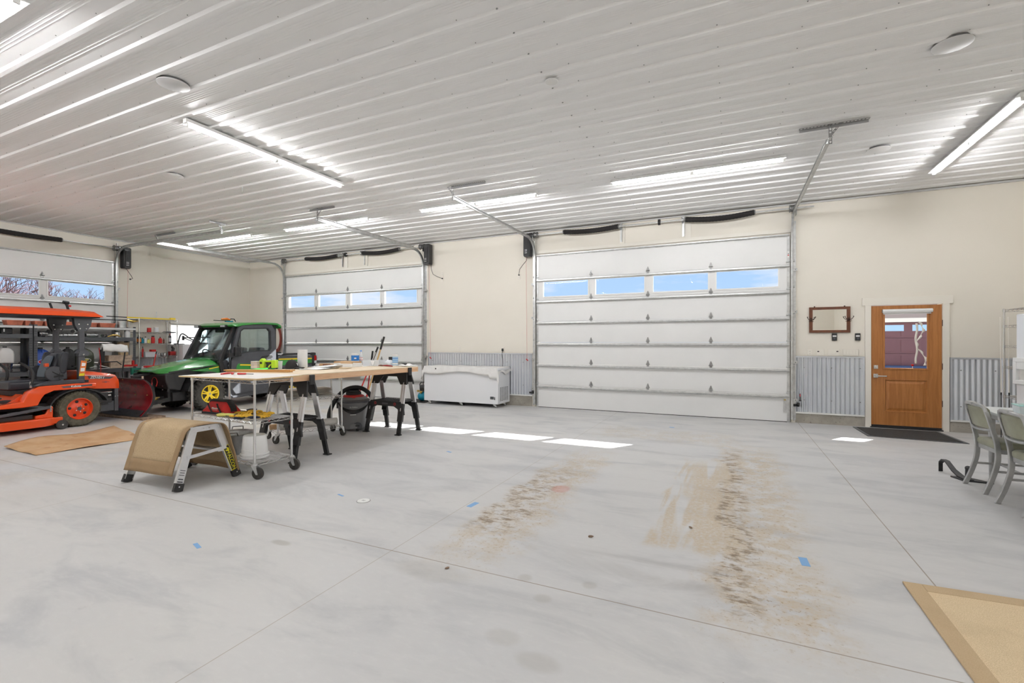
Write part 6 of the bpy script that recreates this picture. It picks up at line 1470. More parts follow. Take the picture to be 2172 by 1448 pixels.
b = MB().mat('black_plastic'); b.cyl((-10.22, 4.33, 0.735), (-10.22, 4.33, 0.775), 0.045, n=16); wb(b, 'fuel_cap', mw, mw)
b = MB().mat('charcoal'); b.box((-10.88, 4.80, 0.17), (-10.30, 4.86, 0.58)); b.box((-10.86, 4.50, 0.18), (-10.32, 4.82, 0.36)); guard = wb(b, 'rear_guard', mw, mw, bevel=0.005)
for y in (4.825,):
    for z in (0.44,): 
        for k in (-0.02, 0.02): b = MB().mat('chrome'); b.cyl((-10.30, y + k, z), (-10.29, y + k, z), 0.008, n=6); wb(b, 'bolt', guard, mw)
b = MB().mat('chrome'); b.cyl((-10.36, 4.60, 0.52), (-10.36, 4.78, 0.52), 0.018, n=10); b.cyl((-10.36, 4.64, 0.46), (-10.36, 4.76, 0.46), 0.026, n=10); b.cyl((-10.34, 4.70, 0.40), (-10.34, 4.70, 0.52), 0.016, n=10); wb(b, 'engine_parts', mw, mw)
b = MB().mat('soft_black'); b.box((-10.84, 4.40, 0.36), (-10.37, 4.80, 0.60)); wb(b, 'engine', mw, mw, bevel=0.01)
# deck
b = MB().mat('orange')
dk = [(-9.99, 3.10), (-9.95, 3.25), (-9.96, 3.70), (-10.06, 3.86), (-11.10, 3.86), (-11.22, 3.60), (-11.22, 3.10), (-11.00, 2.86), (-10.25, 2.86)]
b.loft([[(x, y, z) for x, y in dk] for z in (0.075, 0.205)]); b.prism([(3.62, 0.20), (3.84, 0.20), (3.84, 0.385), (3.79, 0.385), (3.75, 0.27), (3.62, 0.25)], -10.10, -10.06, 'YZ'); b.box((-10.10, 3.80, 0.10), (-10.02, 3.95, 0.20)); b.box((-10.12, 3.0, 0.19), (-10.04, 3.12, 0.30))
deck = wb(b, 'mower_deck', mw, mw, bevel=0.012, smooth=0.6)
b = MB().mat('black_plastic'); b.box((-10.40, 3.22, 0.205), (-10.08, 3.60, 0.275)); b.cyl((-10.6, 3.35, 0.205), (-10.6, 3.35, 0.30), 0.12, n=20); wb(b, 'belt_cover', deck, mw, bevel=0.01)
b = MB().mat('charcoal'); b.bar((-10.05, 3.08, 0.285), (-10.05, 3.80, 0.375), 0.03, 0.045); b.bar((-10.07, 3.52, 0.43), (-10.05, 3.80, 0.36), 0.03, 0.03); wb(b, 'deck_lift_arm', deck, mw, smooth=0, bevel=0.004)
for y, z in ((3.10, 0.29), (3.80, 0.37)):
    b = MB().mat('chrome'); b.cyl((-10.035, y, z - 0.07), (-10.035, y, z + 0.03), 0.007, n=8); b.tube([(-10.03, y - 0.015, z - 0.06), (-10.02, y + 0.01, z - 0.03), (-10.03, y - 0.01, z), (-10.02, y + 0.012, z + 0.02)], 0.005, 6); wb(b, 'deck_chain', deck, mw)
for x, y in ((-10.0, 3.93), (-9.98, 3.02)):
    b = MB().mat('rubber'); b.lathe([(0.02, -0.025), (0.066, -0.025), (0.075, -0.015), (0.075, 0.015), (0.066, 0.025), (0.02, 0.025)], 24, (x, y, 0.075), 'X', cap=False); g_ = wb(b, 'gauge_wheel', deck, mw)
    b = MB().mat('black_plastic'); b.cyl((x - 0.02, y, 0.075), (x + 0.018, y, 0.075), 0.045, n=18); b.mat('chrome').cyl((x + 0.018, y, 0.075), (x + 0.028, y, 0.075), 0.014, n=8); wb(b, 'wheel_hub', g_, mw)
# seat
b = MB().mat('seat_vinyl'); b.loft([[(-10.62 + sx * w, 3.42 + (yy) , z) for sx, yy in ((1, 0.0), (1, 0.46), (-1, 0.46), (-1, 0.0))] for z, w in ((0.66, 0.23), (0.70, 0.25), (0.78, 0.25), (0.80, 0.22))]); seat = wb(b, 'seat_cushion', mw, mw, bevel=0.02, smooth=0.8)
b = MB().mat('soft_black'); b.box((-10.85, 3.44, 0.57), (-10.39, 4.10, 0.662)); wb(b, 'seat_base', mw, mw, bevel=0.02)
b = MB().mat('seat_vinyl'); b.loft([[(-10.62 - w, y, z), (-10.62 + w, y, z), (-10.62 + w * .9, y + 0.08, z), (-10.62 - w * .9, y + 0.08, z)] for y, z, w in ((3.90, 0.78, 0.20), (3.93, 0.90, 0.235), (3.97, 1.02, 0.24), (4.01, 1.14, 0.21), (4.04, 1.21, 0.16), (4.06, 1.24, 0.10))]); bk = wb(b, 'seat_back', mw, mw, bevel=0.02, smooth=0.8)
b = MB().mat('blue_grey_vinyl'); b.loft([[(-10.62 - w, y, z), (-10.62 + w, y, z), (-10.62 + w, y + 0.03, z), (-10.62 - w, y + 0.03, z)] for y, z, w in ((3.875, 0.84, 0.12), (3.90, 0.95, 0.15), (3.945, 1.08, 0.15), (3.985, 1.17, 0.12), (4.00, 1.20, 0.08))]); wb(b, 'seat_back_pad', bk, mw, bevel=0.012, smooth=0.8)
for x in (-10.33, -10.92):
    b = MB().mat('seat_vinyl'); b.loft([[(x - 0.04, y - w, z), (x + 0.04, y - w, z), (x + 0.04, y + w, z), (x - 0.04, y + w, z)] for y, z, w in ((4.06, 0.90, 0.03), (4.06, 0.97, 0.05), (4.08, 1.17, 0.055), (4.09, 1.24, 0.045), (4.09, 1.265, 0.02))]); wb(b, 'armrest', mw, mw, bevel=0.018, smooth=0.8)
    b = MB().mat('charcoal'); cpts = [(3.96 + 0.13 * math.cos(a), 0.90 + 0.13 * math.sin(a)) for a in [2 * PI * i / 20 for i in range(20)]]; b.prism(cpts, x - 0.025, x + 0.025, 'YZ'); b.prism([(4.0, .80), (4.12, .80), (4.11, .98), (4.02, .98)], x - 0.03, x + 0.03, 'YZ'); wb(b, 'armrest_bracket', mw, mw, bevel=0.012)
b = MB().mat('orange'); b.box((-10.42, 3.85, 1.02), (-10.36, 3.90, 1.08)); wb(b, 'seat_tag', mw, mw, bevel=0.005)
b = MB().mat('soft_black'); b.bar((-10.36, 3.86, 0.99), (-10.30, 4.02, 0.87), 0.06, 0.012); b.bar((-10.34, 3.90, 0.84), (-10.30, 4.06, 0.87), 0.05, 0.03); wb(b, 'seat_belt', mw, mw, smooth=0)
# roll bar with canopy
for x in (-10.17, -11.04):
    b = MB().mat('charcoal'); b.bar((x, 4.25, 1.24), (x, 4.25, 1.72), 0.062, 0.075, (0, 1, 0)); b.bar((x, 4.245, 0.56), (x, 4.245, 1.22), 0.072, 0.085, (0, 1, 0)); b.prism([(4.17, 1.24), (4.34, 1.24), (4.30, 1.31), (4.21, 1.31)], x - 0.045, x + 0.045, 'YZ'); post = wb(b, 'roll_bar_post', mw, mw, bevel=0.005, smooth=0.4)
    b = MB().mat('charcoal'); b.prism([(4.20, 1.62), (4.31, 1.62), (4.37, 1.72), (4.39, 1.87), (4.13, 1.87), (4.15, 1.72)], x + 0.038, x + 0.046, 'YZ'); b.prism([(4.20, 1.62), (4.31, 1.62), (4.37, 1.72), (4.39, 1.87), (4.13, 1.87), (4.15, 1.72)], x - 0.046, x - 0.038, 'YZ'); pl = wb(b, 'canopy_bracket', post, mw, smooth=0)
    for y, z in ((4.20, 1.74), (4.32, 1.74), (4.215, 1.665), (4.30, 1.665)):
        b = MB().mat('chrome'); b.cyl((x + 0.046, y, z), (x + 0.055, y, z), 0.011, n=8); wb(b, 'bolt', post, mw)
    b = MB().mat('charcoal'); b.prism([(4.19, 1.19), (4.33, 1.19), (4.35, 1.25), (4.31, 1.29), (4.21, 1.29)], x - 0.055, x + 0.055, 'YZ'); b.mat('chrome').cyl((x + 0.055, 4.26, 1.22), (x + 0.068, 4.26, 1.22), 0.016, n=10); wb(b, 'hinge_block', post, mw, bevel=0.004)
b = MB().mat('charcoal'); b.bar((-11.04, 4.25, 1.70), (-10.17, 4.25, 1.70), 0.06, 0.06); b.bar((-11.04, 4.25, 0.58), (-10.17, 4.25, 0.58), 0.08, 0.08); wb(b, 'cross_tube', mw, mw, smooth=0, bevel=0.004)
b = MB().mat('label_orange'); b.prism([(4.205, 0.85), (4.285, 0.85), (4.315, 1.10), (4.235, 1.12)], -10.134, -10.1315, 'YZ')
b.mat('paper').prism([(4.225, 0.93), (4.28, 0.93), (4.287, 0.99), (4.23, 0.99)], -10.1322, -10.1305, 'YZ'); b.prism([(4.24, 1.02), (4.29, 1.02), (4.30, 1.07), (4.245, 1.08)], -10.1322, -10.1305, 'YZ'); b.mat('label_yellow').prism([(4.205, 0.855), (4.275, 0.855), (4.28, 0.895), (4.215, 0.895)], -10.1322, -10.1303, 'YZ'); wb(b, 'warning_label', mw, mw, smooth=0)
b = MB().mat('orange')
cps = [(2.55, 1.885, 1.93, 0.0), (2.60, 1.872, 1.965, .02), (3.10, 1.868, 1.985, 0.02), (3.80, 1.868, 1.990, 0.02), (4.20, 1.868, 1.980, 0.02), (4.40, 1.868, 1.965, 0.02), (4.49, 1.868, 1.89, 0.0)]
b.loft([[(-9.97, y, zb), (-10.00, y, zb + (zt - zb) * .6), (-10.10, y, zt), (-10.6, y, zt + .03 * (zt > 1.9)), (-11.10, y, zt), (-11.20, y, zb + (zt - zb) * .6), (-11.23, y, zb)] for y, zb, zt, _ in cps]); can = wb(b, 'canopy', mw, mw, smooth=0.5, bevel=0.012)
b = MB().mat('black_plastic'); b.box((-11.19, 2.60, 1.850), (-10.01, 4.45, 1.867)); wb(b, 'canopy_underside', can, mw, smooth=0, bevel=0.004)
for x in (-10.16, -11.06):                                          # steering levers
    b = MB().mat('soft_black'); b.tube(spline([(x, 3.36, 0.74), (x, 3.36, 0.90), (x, 3.38, 1.02) if x < -11 else (x, 3.62, 0.92), (x - 0.10, 3.54, 1.06), (x - 0.20, 3.50, 1.11)], 6) if False else spline([(x, 3.60, 0.74), (x, 3.63, 0.86), (x - 0.02, 3.62, 0.97), (x - 0.10, 3.57, 1.06), (x - 0.18, 3.53, 1.10)], 6), 0.020, 10); lv = wb(b, 'steering_lever', mw, mw)
    b = MB().mat('chrome'); b.bar((x, 3.60, 0.70), (x, 3.60, 0.80), 0.022, 0.03, (0, 1, 0)); wb(b, 'lever_mount', lv, mw, smooth=0)
b = MB().mat('soft_black'); b.cyl((-10.5, 4.30, 1.0), (-10.5, 4.30, 1.02), 0.045, n=16); wb(b, 'control_knob', mw, mw)

# ------------------------------------------------------------------ utility vehicle (faces -Y)
uv = thing('utility_vehicle', 'green and black enclosed utility vehicle with yellow wheels parked at the left', 'utility vehicle', (-10.67, 7.4, 0))
def uwheel(x, y, s):
    r, w = 0.345, 0.255; c = (x, y, r); b = MB().mat('rubber'); tyre(b, c, r * 0.965, w, 0.185, 44)
    for i in range(26):
        a = 2 * PI * i / 26
        for k in (-1, 1):
            aa = a + (0.12 if k > 0 else 0); u = Vector((0, math.cos(aa), math.sin(aa)))
            p = Vector(c) + u * (r * 0.975) + Vector((k * 0.02, 0, 0)); a2 = aa + 0.10; q = Vector(c) + Vector((k * 0.118, math.cos(a2) * r * 0.965, math.sin(a2) * r * 0.965)); b.bar(p, q, 0.036, 0.026, u)
            p2 = q + Vector((k * 0.006, 0, 0)); q2 = Vector(c) + Vector((k * 0.132, math.cos(a2 + .03) * r * 0.82, math.sin(a2 + .03) * r * 0.82)); b.bar(p2, q2, 0.034, 0.014, (k, 0, 0))
    wh = wb(b, 'wheel', uv, uv, smooth=0.6)
    xo = x + s * 0.10; b = MB().mat('yellow')
    b.lathe([(0.178, s * 0.095), (0.188, s * 0.105), (0.186, s * 0.115), (0.168, s * 0.112), (0.158, s * 0.08), (0.156, s * 0.02)], 40, c, 'X', cap=False)
    for i in range(5):
        for k in (-1, 1):
            a0 = 2 * PI * i / 5 + 0.31 + k * 0.30; a1 = 2 * PI * i / 5 + 0.31 + k * 0.16
            p = Vector((x + s * 0.075, y + 0.03 * math.cos(a0), r + 0.03 * math.sin(a0))); q = Vector((x + s * 0.095, y + 0.165 * math.cos(a1), r + 0.165 * math.sin(a1))); b.bar(p, q, 0.026, 0.022, (s, 0, 0))
    b.lathe([(0.055, s * 0.04), (0.060, s * 0.085), (0.035, s * 0.095), (0.001, s * 0.095)], 24, c, 'X', cap=False); wb(b, 'rim', wh, uv, smooth=0.6)
    b = MB().mat('charcoal'); b.cyl((x - s * 0.05, y, r), (x + s * 0.03, y, r), 0.150, n=30); wb(b, 'brake_disc', wh, uv)
    b = MB().mat('chrome'); b.cyl((x + s * 0.09, y, r), (x + s * 0.102, y, r), 0.020, n=14); wb(b, 'hub_cap', wh, uv)
for x, s in ((-10.08, 1), (-11.26, -1)):
    for y in (6.35, 8.42): uwheel(x, y, s)
b = MB().mat('soft_black'); b.box((-11.12, 5.75, 0.24), (-10.22, 9.05, 0.42)); b.box((-11.2, 8.0, 0.40), (-10.14, 9.05, 0.80)); b.box((-11.05, 5.70, 0.30), (-10.29, 6.6, 0.80)); wb(b, 'chassis', uv, uv, bevel=0.01)
for s, x0, x1 in ((1, -10.20, -9.98), (-1, -11.36, -11.14)):         # fender flares + lower sills
    b = MB().mat('black_plastic')
    for yc in (6.35, 8.42):
        b.loft([[(x0, yc + 0.40 * math.cos(a), 0.36 + 0.40 * math.sin(a)), (x1, yc + 0.41 * math.cos(a), 0.36 + 0.41 * math.sin(a)), (x1, yc + 0.45 * math.cos(a), 0.36 + 0.45 * math.sin(a)), (x0, yc + 0.47 * math.cos(a), 0.36 + 0.47 * math.sin(a))] for a in [R(10 + 8 * i) for i in range(21)]])
    wb(b, 'fender_flare', uv, uv, smooth=0.7)
    b = MB().mat('charcoal'); b.prism([(6.78, 0.62), (6.80, 0.24), (6.95, 0.20), (7.75, 0.24), (7.96, 0.34), (7.96, 0.62)], x0 + 0.04, x1 - 0.01, 'YZ'); b.bar((x1 - 0.03, 6.85, 0.22), (x1 - 0.03, 7.95, 0.27), 0.05, 0.05); wb(b, 'side_sill', uv, uv, bevel=0.015)
b = MB().mat('black_plastic'); b.prism([(5.62, 0.50), (5.56, 0.66), (5.55, 0.80), (6.55, 0.98), (6.75, 1.0), (6.75, 0.60), (6.2, 0.78), (5.95, 0.72), (5.85, 0.45)], -11.24, -10.11, 'YZ'); wb(b, 'front_body', uv, uv, bevel=0.02)
b = MB().mat('green'); rings = []
for y, w, z, dz in ((5.47, 0.36, 0.835, 0.03), (5.52, 0.46, 0.868, 0.06), (5.70, 0.53, 0.915, 0.09), (6.0, 0.565, 0.985, 0.12), (6.30, 0.60, 1.045, 0.14), (6.50, 0.62, 1.075, 0.15), (6.62, 0.63, 1.085, 0.15)):
    rings.append([(-10.67 + w * u, y + 0.05 * u * u, z - dz * abs(u) ** 2.6 + 0.012 * math.exp(-((abs(u) - 0.55) / 0.18) ** 2)) for u in [-1 + i / 8 for i in range(17)]])
b.loft(rings, cap=False, closed=False); hd = wb(b, 'hood', uv, uv, solid=0.02, smooth=0.8)
for s in (1, -1):
    b = MB().mat('green'); x = -10.67 + s * 0.56; b.prism([(6.02, 0.845), (6.66, 0.93), (6.70, 0.87), (6.66, 0.80), (6.50, 0.745), (6.38, 0.80)], min(x, x + s * 0.05), max(x, x + s * 0.05), 'YZ'); wb(b, 'hood_side', uv, uv, bevel=0.01)
    b = MB().mat('black_plastic'); b.bar((-10.67 + s * 0.60, 5.60, 0.835), (-10.67 + s * 0.60, 6.60, 0.945), 0.03, 0.022); wb(b, 'hood_trim', uv, uv, smooth=0)
    b = MB().mat('yellow'); b.bar((-10.67 + s * 0.612, 6.38, 0.868), (-10.67 + s * 0.612, 6.60, 0.905), 0.005, 0.018); wb(b, 'hood_stripe', uv, uv, smooth=0)
b = MB().mat('glass'); b.add([(-11.24, 6.60, 1.06), (-10.10, 6.60, 1.06), (-10.14, 6.97, 1.79), (-11.20, 6.97, 1.79)], [(0, 1, 2, 3)]); b.mats = [M['cab_glass']]; wb(b, 'windshield', uv, uv, solid=0.005)
b = MB().mat('black_plastic')
for x in (-10.06, -11.28): b.bar((x, 6.60, 0.98), (x + (-0.03 if x > -10.5 else 0.03), 6.98, 1.80), 0.07, 0.085, (0, 1, 0)); b.bar((x, 6.74, 0.50), (x, 6.62, 1.00), 0.08, 0.10, (0, 1, 0))
b.bar((-11.28, 6.60, 1.045), (-10.06, 6.60, 1.045), 0.05, 0.05); b.bar((-11.25, 6.98, 1.80), (-10.09, 6.98, 1.80), 0.06, 0.07)
for x in (-10.03, -11.31): b.bar((x, 7.93, 0.7), (x, 7.93, 1.84), 0.06, 0.07, (0, 1, 0))
b.bar((-11.31, 7.93, 1.84), (-10.03, 7.93, 1.84), 0.06, 0.06); b.bar((-11.31, 7.93, 1.12), (-10.03, 7.93, 1.12), 0.05, 0.05); b.bar((-10.05, 6.98, 1.81), (-10.03, 7.93, 1.85), 0.06, 0.06); b.bar((-11.29, 6.98, 1.81), (-11.31, 7.93, 1.85), 0.06, 0.06)
wb(b, 'cab_frame', uv, uv, smooth=0, bevel=0.008)
b = MB().mat('cab_glass'); b.box((-11.28, 7.925, 1.16), (-10.06, 7.93, 1.80)); wb(b, 'rear_window', uv, uv, smooth=0)
OUT = [(6.80, 0.70), (6.77, 0.48), (6.90, 0.29), (7.62, 0.33), (7.92, 0.62), (7.93, 1.15), (7.90, 1.72), (7.80, 1.865), (7.06, 1.815), (6.97, 1.76), (6.83, 1.25)]
INN = [(6.93, 1.17), (7.20, 1.225), (7.45, 1.245), (7.74, 1.25), (7.77, 1.30), (7.76, 1.69), (7.70, 1.755), (7.09, 1.725), (7.03, 1.68), (6.95, 1.36)]
for s, x0, x1 in ((1, -10.02, -9.955), (-1, -11.385, -11.32)):
    b = MB().mat('charcoal'); prism_hole(b, OUT, INN, x0, x1); dr = wb(b, 'door', uv, uv, bevel=0.008, smooth=0.5)
    b = MB().mat('black_plastic'); prism_hole(b, [(a * 1.0, c_) for a, c_ in [(6.915, 1.155), (7.20, 1.205), (7.45, 1.225), (7.76, 1.23), (7.795, 1.29), (7.785, 1.70), (7.71, 1.78), (7.08, 1.75), (7.01, 1.69), (6.93, 1.37)]], INN, (x1 - 0.002) if s > 0 else (x0 - 0.004), (x1 + 0.004) if s > 0 else (x0 + 0.002)); wb(b, 'window_seal', dr, uv, smooth=0)
    xm = (x0 + x1) / 2; b = MB().mat('cab_glass'); b.prism(INN, xm - 0.003, xm + 0.003, 'YZ'); wb(b, 'door_glass', dr, uv, smooth=0)
    xa, xb = (x1 - 0.004, x1 + 0.012) if s > 0 else (x0 - 0.012, x0 + 0.004)
    b = MB().mat('green'); b.prism([(6.96, 0.96), (7.88, 0.905), (7.87, 0.70), (7.82, 0.60), (6.90, 0.70), (6.92, 0.90)], xa, xb, 'YZ'); pn = wb(b, 'side_panel', dr, uv, bevel=0.006)
    b = MB().mat('yellow'); b.prism([(7.0, 0.945), (7.85, 0.895), (7.85, 0.865), (6.99, 0.915)], xb - 0.001 if s > 0 else xa - 0.004, xb + 0.004 if s > 0 else xa + 0.001, 'YZ'); wb(b, 'side_stripe', dr, uv, smooth=0)
    b = MB().mat('black_plastic'); b.prism([(7.55, 1.11), (7.80, 1.14), (7.83, 1.08), (7.62, 1.02), (7.50, 1.04)], xa, xb, 'YZ'); wb(b, 'door_handle', dr, uv, bevel=0.004)
b = MB().mat('soft_black'); b.loft([[(-9.90 - 0.025, y + dy, z + dz), (-9.90 + 0.02, y + dy, z + dz), (-9.90 + 0.02, y + dy + 0.0, z + dz + 0.001), (-9.90 - 0.025, y + dy, z + dz + .001)] for y, z, dy, dz in ((6.9, 1.2, 0, 0), (6.9, 1.2, 0.001, 0.001))])
b = MB().mat('soft_black'); b.box((-9.935, 6.84, 1.12), (-9.865, 6.985, 1.34)); mr = wb(b, 'side_mirror', uv, uv, bevel=0.02)
b = MB().mat('soft_black'); b.tube([(-9.96, 6.80, 1.06), (-9.90, 6.80, 1.10), (-9.90, 6.88, 1.14)], 0.012, 8); b.tube([(-9.95, 6.74, 0.70), (-9.90, 6.72, 0.95), (-9.90, 6.72, 1.18), (-9.96, 6.76, 1.26)], 0.012, 8); b.box((-9.97, 6.70, 1.10), (-9.90, 6.82, 1.20)); wb(b, 'mirror_arm', uv, uv)
b = MB().mat('green')
rf = [(6.86, 1.800, 1.812), (6.92, 1.800, 1.850), (7.05, 1.835, 1.880), (7.35, 1.865, 1.900), (7.65, 1.880, 1.915), (7.95, 1.870, 1.912), (8.05, 1.80, 1.86), (8.06, 1.79, 1.80)]
b.loft([[(-10.67 + sx * wx, y + (0.03 if abs(wx) > 0.6 and y < 7 else 0), (zb if k else zt) - (0.02 if wx > 0.7 else 0)) for sx, wx, k in ((-1, 0.735, 1), (-1, 0.735, 0), (-1, 0.62, 0), (-1, 0.50, 0), (-1, 0.2, 0), (1, 0.2, 0), (1, 0.50, 0), (1, 0.62, 0), (1, 0.735, 0), (1, 0.735, 1))] for y, zb, zt in rf]); wb(b, 'roof', uv, uv, bevel=0.012, smooth=0.6)
for x in (-11.22, -10.28):
    b = MB().mat('black_plastic'); b.box((x - 0.09, 6.82, 1.765), (x + 0.09, 6.93, 1.825)); lp = wb(b, 'roof_light', uv, uv, bevel=0.012)
    b = MB().mat('frosted'); b.box((x - 0.07, 6.812, 1.775), (x + 0.07, 6.819, 1.815)); wb(b, 'lamp_lens', lp, uv, smooth=0)
b = MB().mat('charcoal')                                            # cargo bed
b.box((-11.36, 8.02, 0.80), (-9.99, 9.10, 0.86)); b.box((-10.04, 8.02, 0.86), (-9.99, 9.10, 1.10)); b.box((-11.36, 8.02, 0.86), (-11.31, 9.10, 1.10)); b.box((-11.31, 8.02, 0.86), (-10.04, 8.06, 1.14)); b.box((-11.31, 9.06, 0.86), (-10.04, 9.10, 1.08)); bed = wb(b, 'cargo_bed', uv, uv, bevel=0.01)
b = MB().mat('soft_black'); b.box((-10.05, 7.98, 1.115), (-9.97, 9.08, 1.165)); b.box((-11.38, 7.98, 1.115), (-11.30, 9.08, 1.165)); wb(b, 'bed_rail', bed, uv, bevel=0.01)
b = MB().mat('yellow'); b.prism([(8.02, 1.040), (9.02, 1.030), (9.02, 1.0), (8.02, 1.005)], -9.992, -9.980, 'YZ'); b.mat('green').prism([(8.02, 1.004), (9.02, 0.998), (9.02, 0.90), (8.02, 0.86)], -9.992, -9.982, 'YZ'); wb(b, 'bed_side_decal', bed, uv, smooth=0)
for x in (-10.06, -11.36):
    b = MB().mat('soft_black'); b.box((x, 9.03, 0.82), (x + 0.09, 9.15, 1.17)); tl = wb(b, 'tail_housing', bed, uv, bevel=0.02)
    b = MB().mat('lens_red'); b.box((x + 0.04, 9.09, 0.96), (x + 0.097, 9.158, 1.09)); wb(b, 'tail_light', tl, uv, bevel=0.004)
    b = MB().mat('frosted'); b.box((x + 0.04, 9.09, 0.89), (x + 0.097, 9.158, 0.955)); wb(b, 'reverse_light', tl, uv, bevel=0.004)
for x in (-10.36, -10.98):                                          # seats and wheel inside
    b = MB().mat('seat_vinyl'); b.box((x - 0.23, 7.15, 0.62), (x + 0.23, 7.62, 0.76)); b.box((x - 0.22, 7.58, 0.74), (x + 0.22, 7.70, 1.32), RX(R(-8)), (x, 7.6, 0.74)); wb(b, 'seat', uv, uv, bevel=0.03)
b = MB().mat('soft_black'); b.tube([(-10.98 + 0.17 * math.cos(a), 6.95 - 0.08 * math.sin(a), 1.12 + 0.15 * math.sin(a)) for a in [2 * PI * i / 24 for i in range(24)]], 0.013, 8, True); b.bar((-11.15, 6.95, 1.12), (-10.81, 6.95, 1.12), 0.02, 0.012); b.bar((-10.98, 6.95, 1.12), (-10.98, 6.75, 0.98), 0.03, 0.03); wb(b, 'steering_wheel', uv, uv)
b = MB().mat('charcoal'); b.box((-11.25, 6.64, 0.70), (-10.10, 6.84, 1.04)); wb(b, 'dashboard', uv, uv, bevel=0.03)
b = MB().mat('soft_black'); b.box((-10.85, 7.02, 1.66), (-10.55, 7.06, 1.74)); wb(b, 'inside_mirror', uv, uv, bevel=0.01)
# plow frame, winch and cable at the nose
b = MB().mat('soft_black'); b.box((-10.75, 5.56, 0.30), (-10.55, 5.60, 0.84)); b.box((-10.86, 5.58, 0.28), (-10.42, 5.80, 0.34)); b.bar((-10.30, 5.85, 0.30), (-10.35, 5.20, 0.20), 0.06, 0.08); b.bar((-11.04, 5.85, 0.30), (-11.0, 5.20, 0.20), 0.06, 0.08); b.bar((-10.67, 5.58, 0.80), (-10.67, 5.25, 0.75), 0.08, 0.04)
b.bar((-11.0, 5.75, 0.50), (-10.3, 5.75, 0.50), 0.06, 0.06); b.bar((-10.15, 5.62, 0.45), (-10.13, 5.70, 0.80), 0.04, 0.04); b.bar((-11.0, 5.62, 0.76), (-10.12, 5.62, 0.76), 0.05, 0.05); wb(b, 'plow_frame', uv, uv, smooth=0, bevel=0.004)
MBp = MB().mat('paper'); MBp.box((-10.72, 5.552, 0.44), (-10.60, 5.558, 0.53)); wb(MBp, 'frame_label', uv, uv, smooth=0)
b = MB().mat('red'); b.tube([(-10.48 + 0.09 * math.cos(a), 5.56, 0.64 + 0.09 * math.sin(a)) for a in [R(-30 + 240 * i / 14) for i in range(15)]], 0.008, 6); b.tube([(-10.57, 5.56, 0.62), (-10.56, 5.55, 0.56), (-10.53, 5.55, 0.50)], 0.012, 6); b.tube([(-10.40, 5.56, 0.60), (-10.41, 5.55, 0.55)], 0.010, 6); wb(b, 'winch_cable', uv, uv)
for z, x in ((0.62, -10.30), (0.56, -10.27), (0.49, -10.28), (0.30, -10.42)): b = MB().mat('chrome'); b.cyl((x, 5.60, z), (x, 5.585, z), 0.012, n=8); wb(b, 'bolt', uv, uv)
b = MB().mat('brass'); b.box((-10.50, 5.45, 0.33), (-10.30, 5.56, 0.345)); b.cyl((-10.42, 5.50, 0.22), (-10.42, 5.50, 0.33), 0.08, n=18); wb(b, 'swivel_plate', uv, uv, bevel=0.003)

# snow plow
pw = thing('snow_plow', 'dark red curved snow plow blade resting on a plank in front of the green vehicle', 'snow plow', (-10.75, 5.1, 0))
prof = [(5.03, 0.055), (5.09, 0.12), (5.17, 0.22), (5.215, 0.33), (5.225, 0.44), (5.20, 0.56), (5.15, 0.65), (5.085, 0.715), (5.05, 0.735)]
b = MB().mat('plow_red'); n = len(prof)
sp_ = [(p.y, p.z) for p in spline([(0, y, z) for y, z in prof], 3)]
b.prism(sp_ + [(y + 0.012, z) for y, z in sp_[::-1]], -11.60, -9.93, 'YZ'); bl = wb(b, 'blade', pw, pw, smooth=0.6)
b = MB().mat('soft_black'); b.prism([(y + 0.012, z) for y, z in sp_] + [(y + 0.055, z - 0.01) for y, z in sp_[::-1]], -9.955, -9.925, 'YZ'); wb(b, 'edge_rib', pw, pw, smooth=0.6)
b = MB().mat('soft_black'); b.prism([(y + 0.012, z) for y, z in sp_] + [(y + 0.055, z - 0.01) for y, z in sp_[::-1]], -11.60, -11.57, 'YZ'); wb(b, 'edge_rib', pw, pw, smooth=0.6)
b = MB().mat('soft_black'); b.box((-11.60, 5.03, 0.728), (-9.93, 5.10, 0.752)); wb(b, 'top_rail', pw, pw, bevel=0.006)
b = MB().mat('cast_iron'); b.prism([(4.985, 0.050), (5.095, 0.155), (5.105, 0.150), (4.998, 0.045)], -11.60, -9.95, 'YZ')
for i in range(6): b.cyl((-11.4 + 0.27 * i, 5.03, 0.105), (-11.4 + 0.27 * i, 5.015, 0.12), 0.014, n=8)
wb(b, 'cutting_edge', pw, pw, smooth=0.3)
for x, y, z in ((-10.1, 5.055, 0.735), (-10.05, 5.21, 0.43), (-10.45, 5.215, 0.42), (-10.6, 5.075, 0.715)): b = MB().mat('brass'); b.cyl((x, y, z), (x, y - 0.014, z), 0.009, n=8); wb(b, 'bolt', bl, pw)
b = MB().mat('soft_black'); b.bar((-10.3, 5.28, 0.25), (-10.3, 5.24, 0.60), 0.03, 0.05, (0, 1, 0)); b.bar((-11.1, 5.28, 0.25), (-11.1, 5.24, 0.60), 0.03, 0.05, (0, 1, 0)); b.box((-9.99, 5.02, 0.046), (-9.90, 5.14, 0.058)); wb(b, 'rear_rib', pw, pw, smooth=0)
b = MB().mat('crate_wood'); b.add([], []); b.box((-9.955, 5.06, 0.752), (-9.935, 5.085, 0.80)); wb(b, 'edge_marker', pw, pw, smooth=0)
t = thing('wood_plank', 'weathered wooden plank on the floor under the red snow plow', 'plank', (-10.42, 5.14, 0), R(3))
b = MB().mat('weathered'); b.box((-0.88, -0.20, 0.0), (0.66, 0.20, 0.040)); b.build('plank', parent=t, smooth=0, bevel=0.003)
b = MB().mat('rope_tan'); b.box((0.20, -0.2006, 0.004), (0.60, -0.1995, 0.034)); 
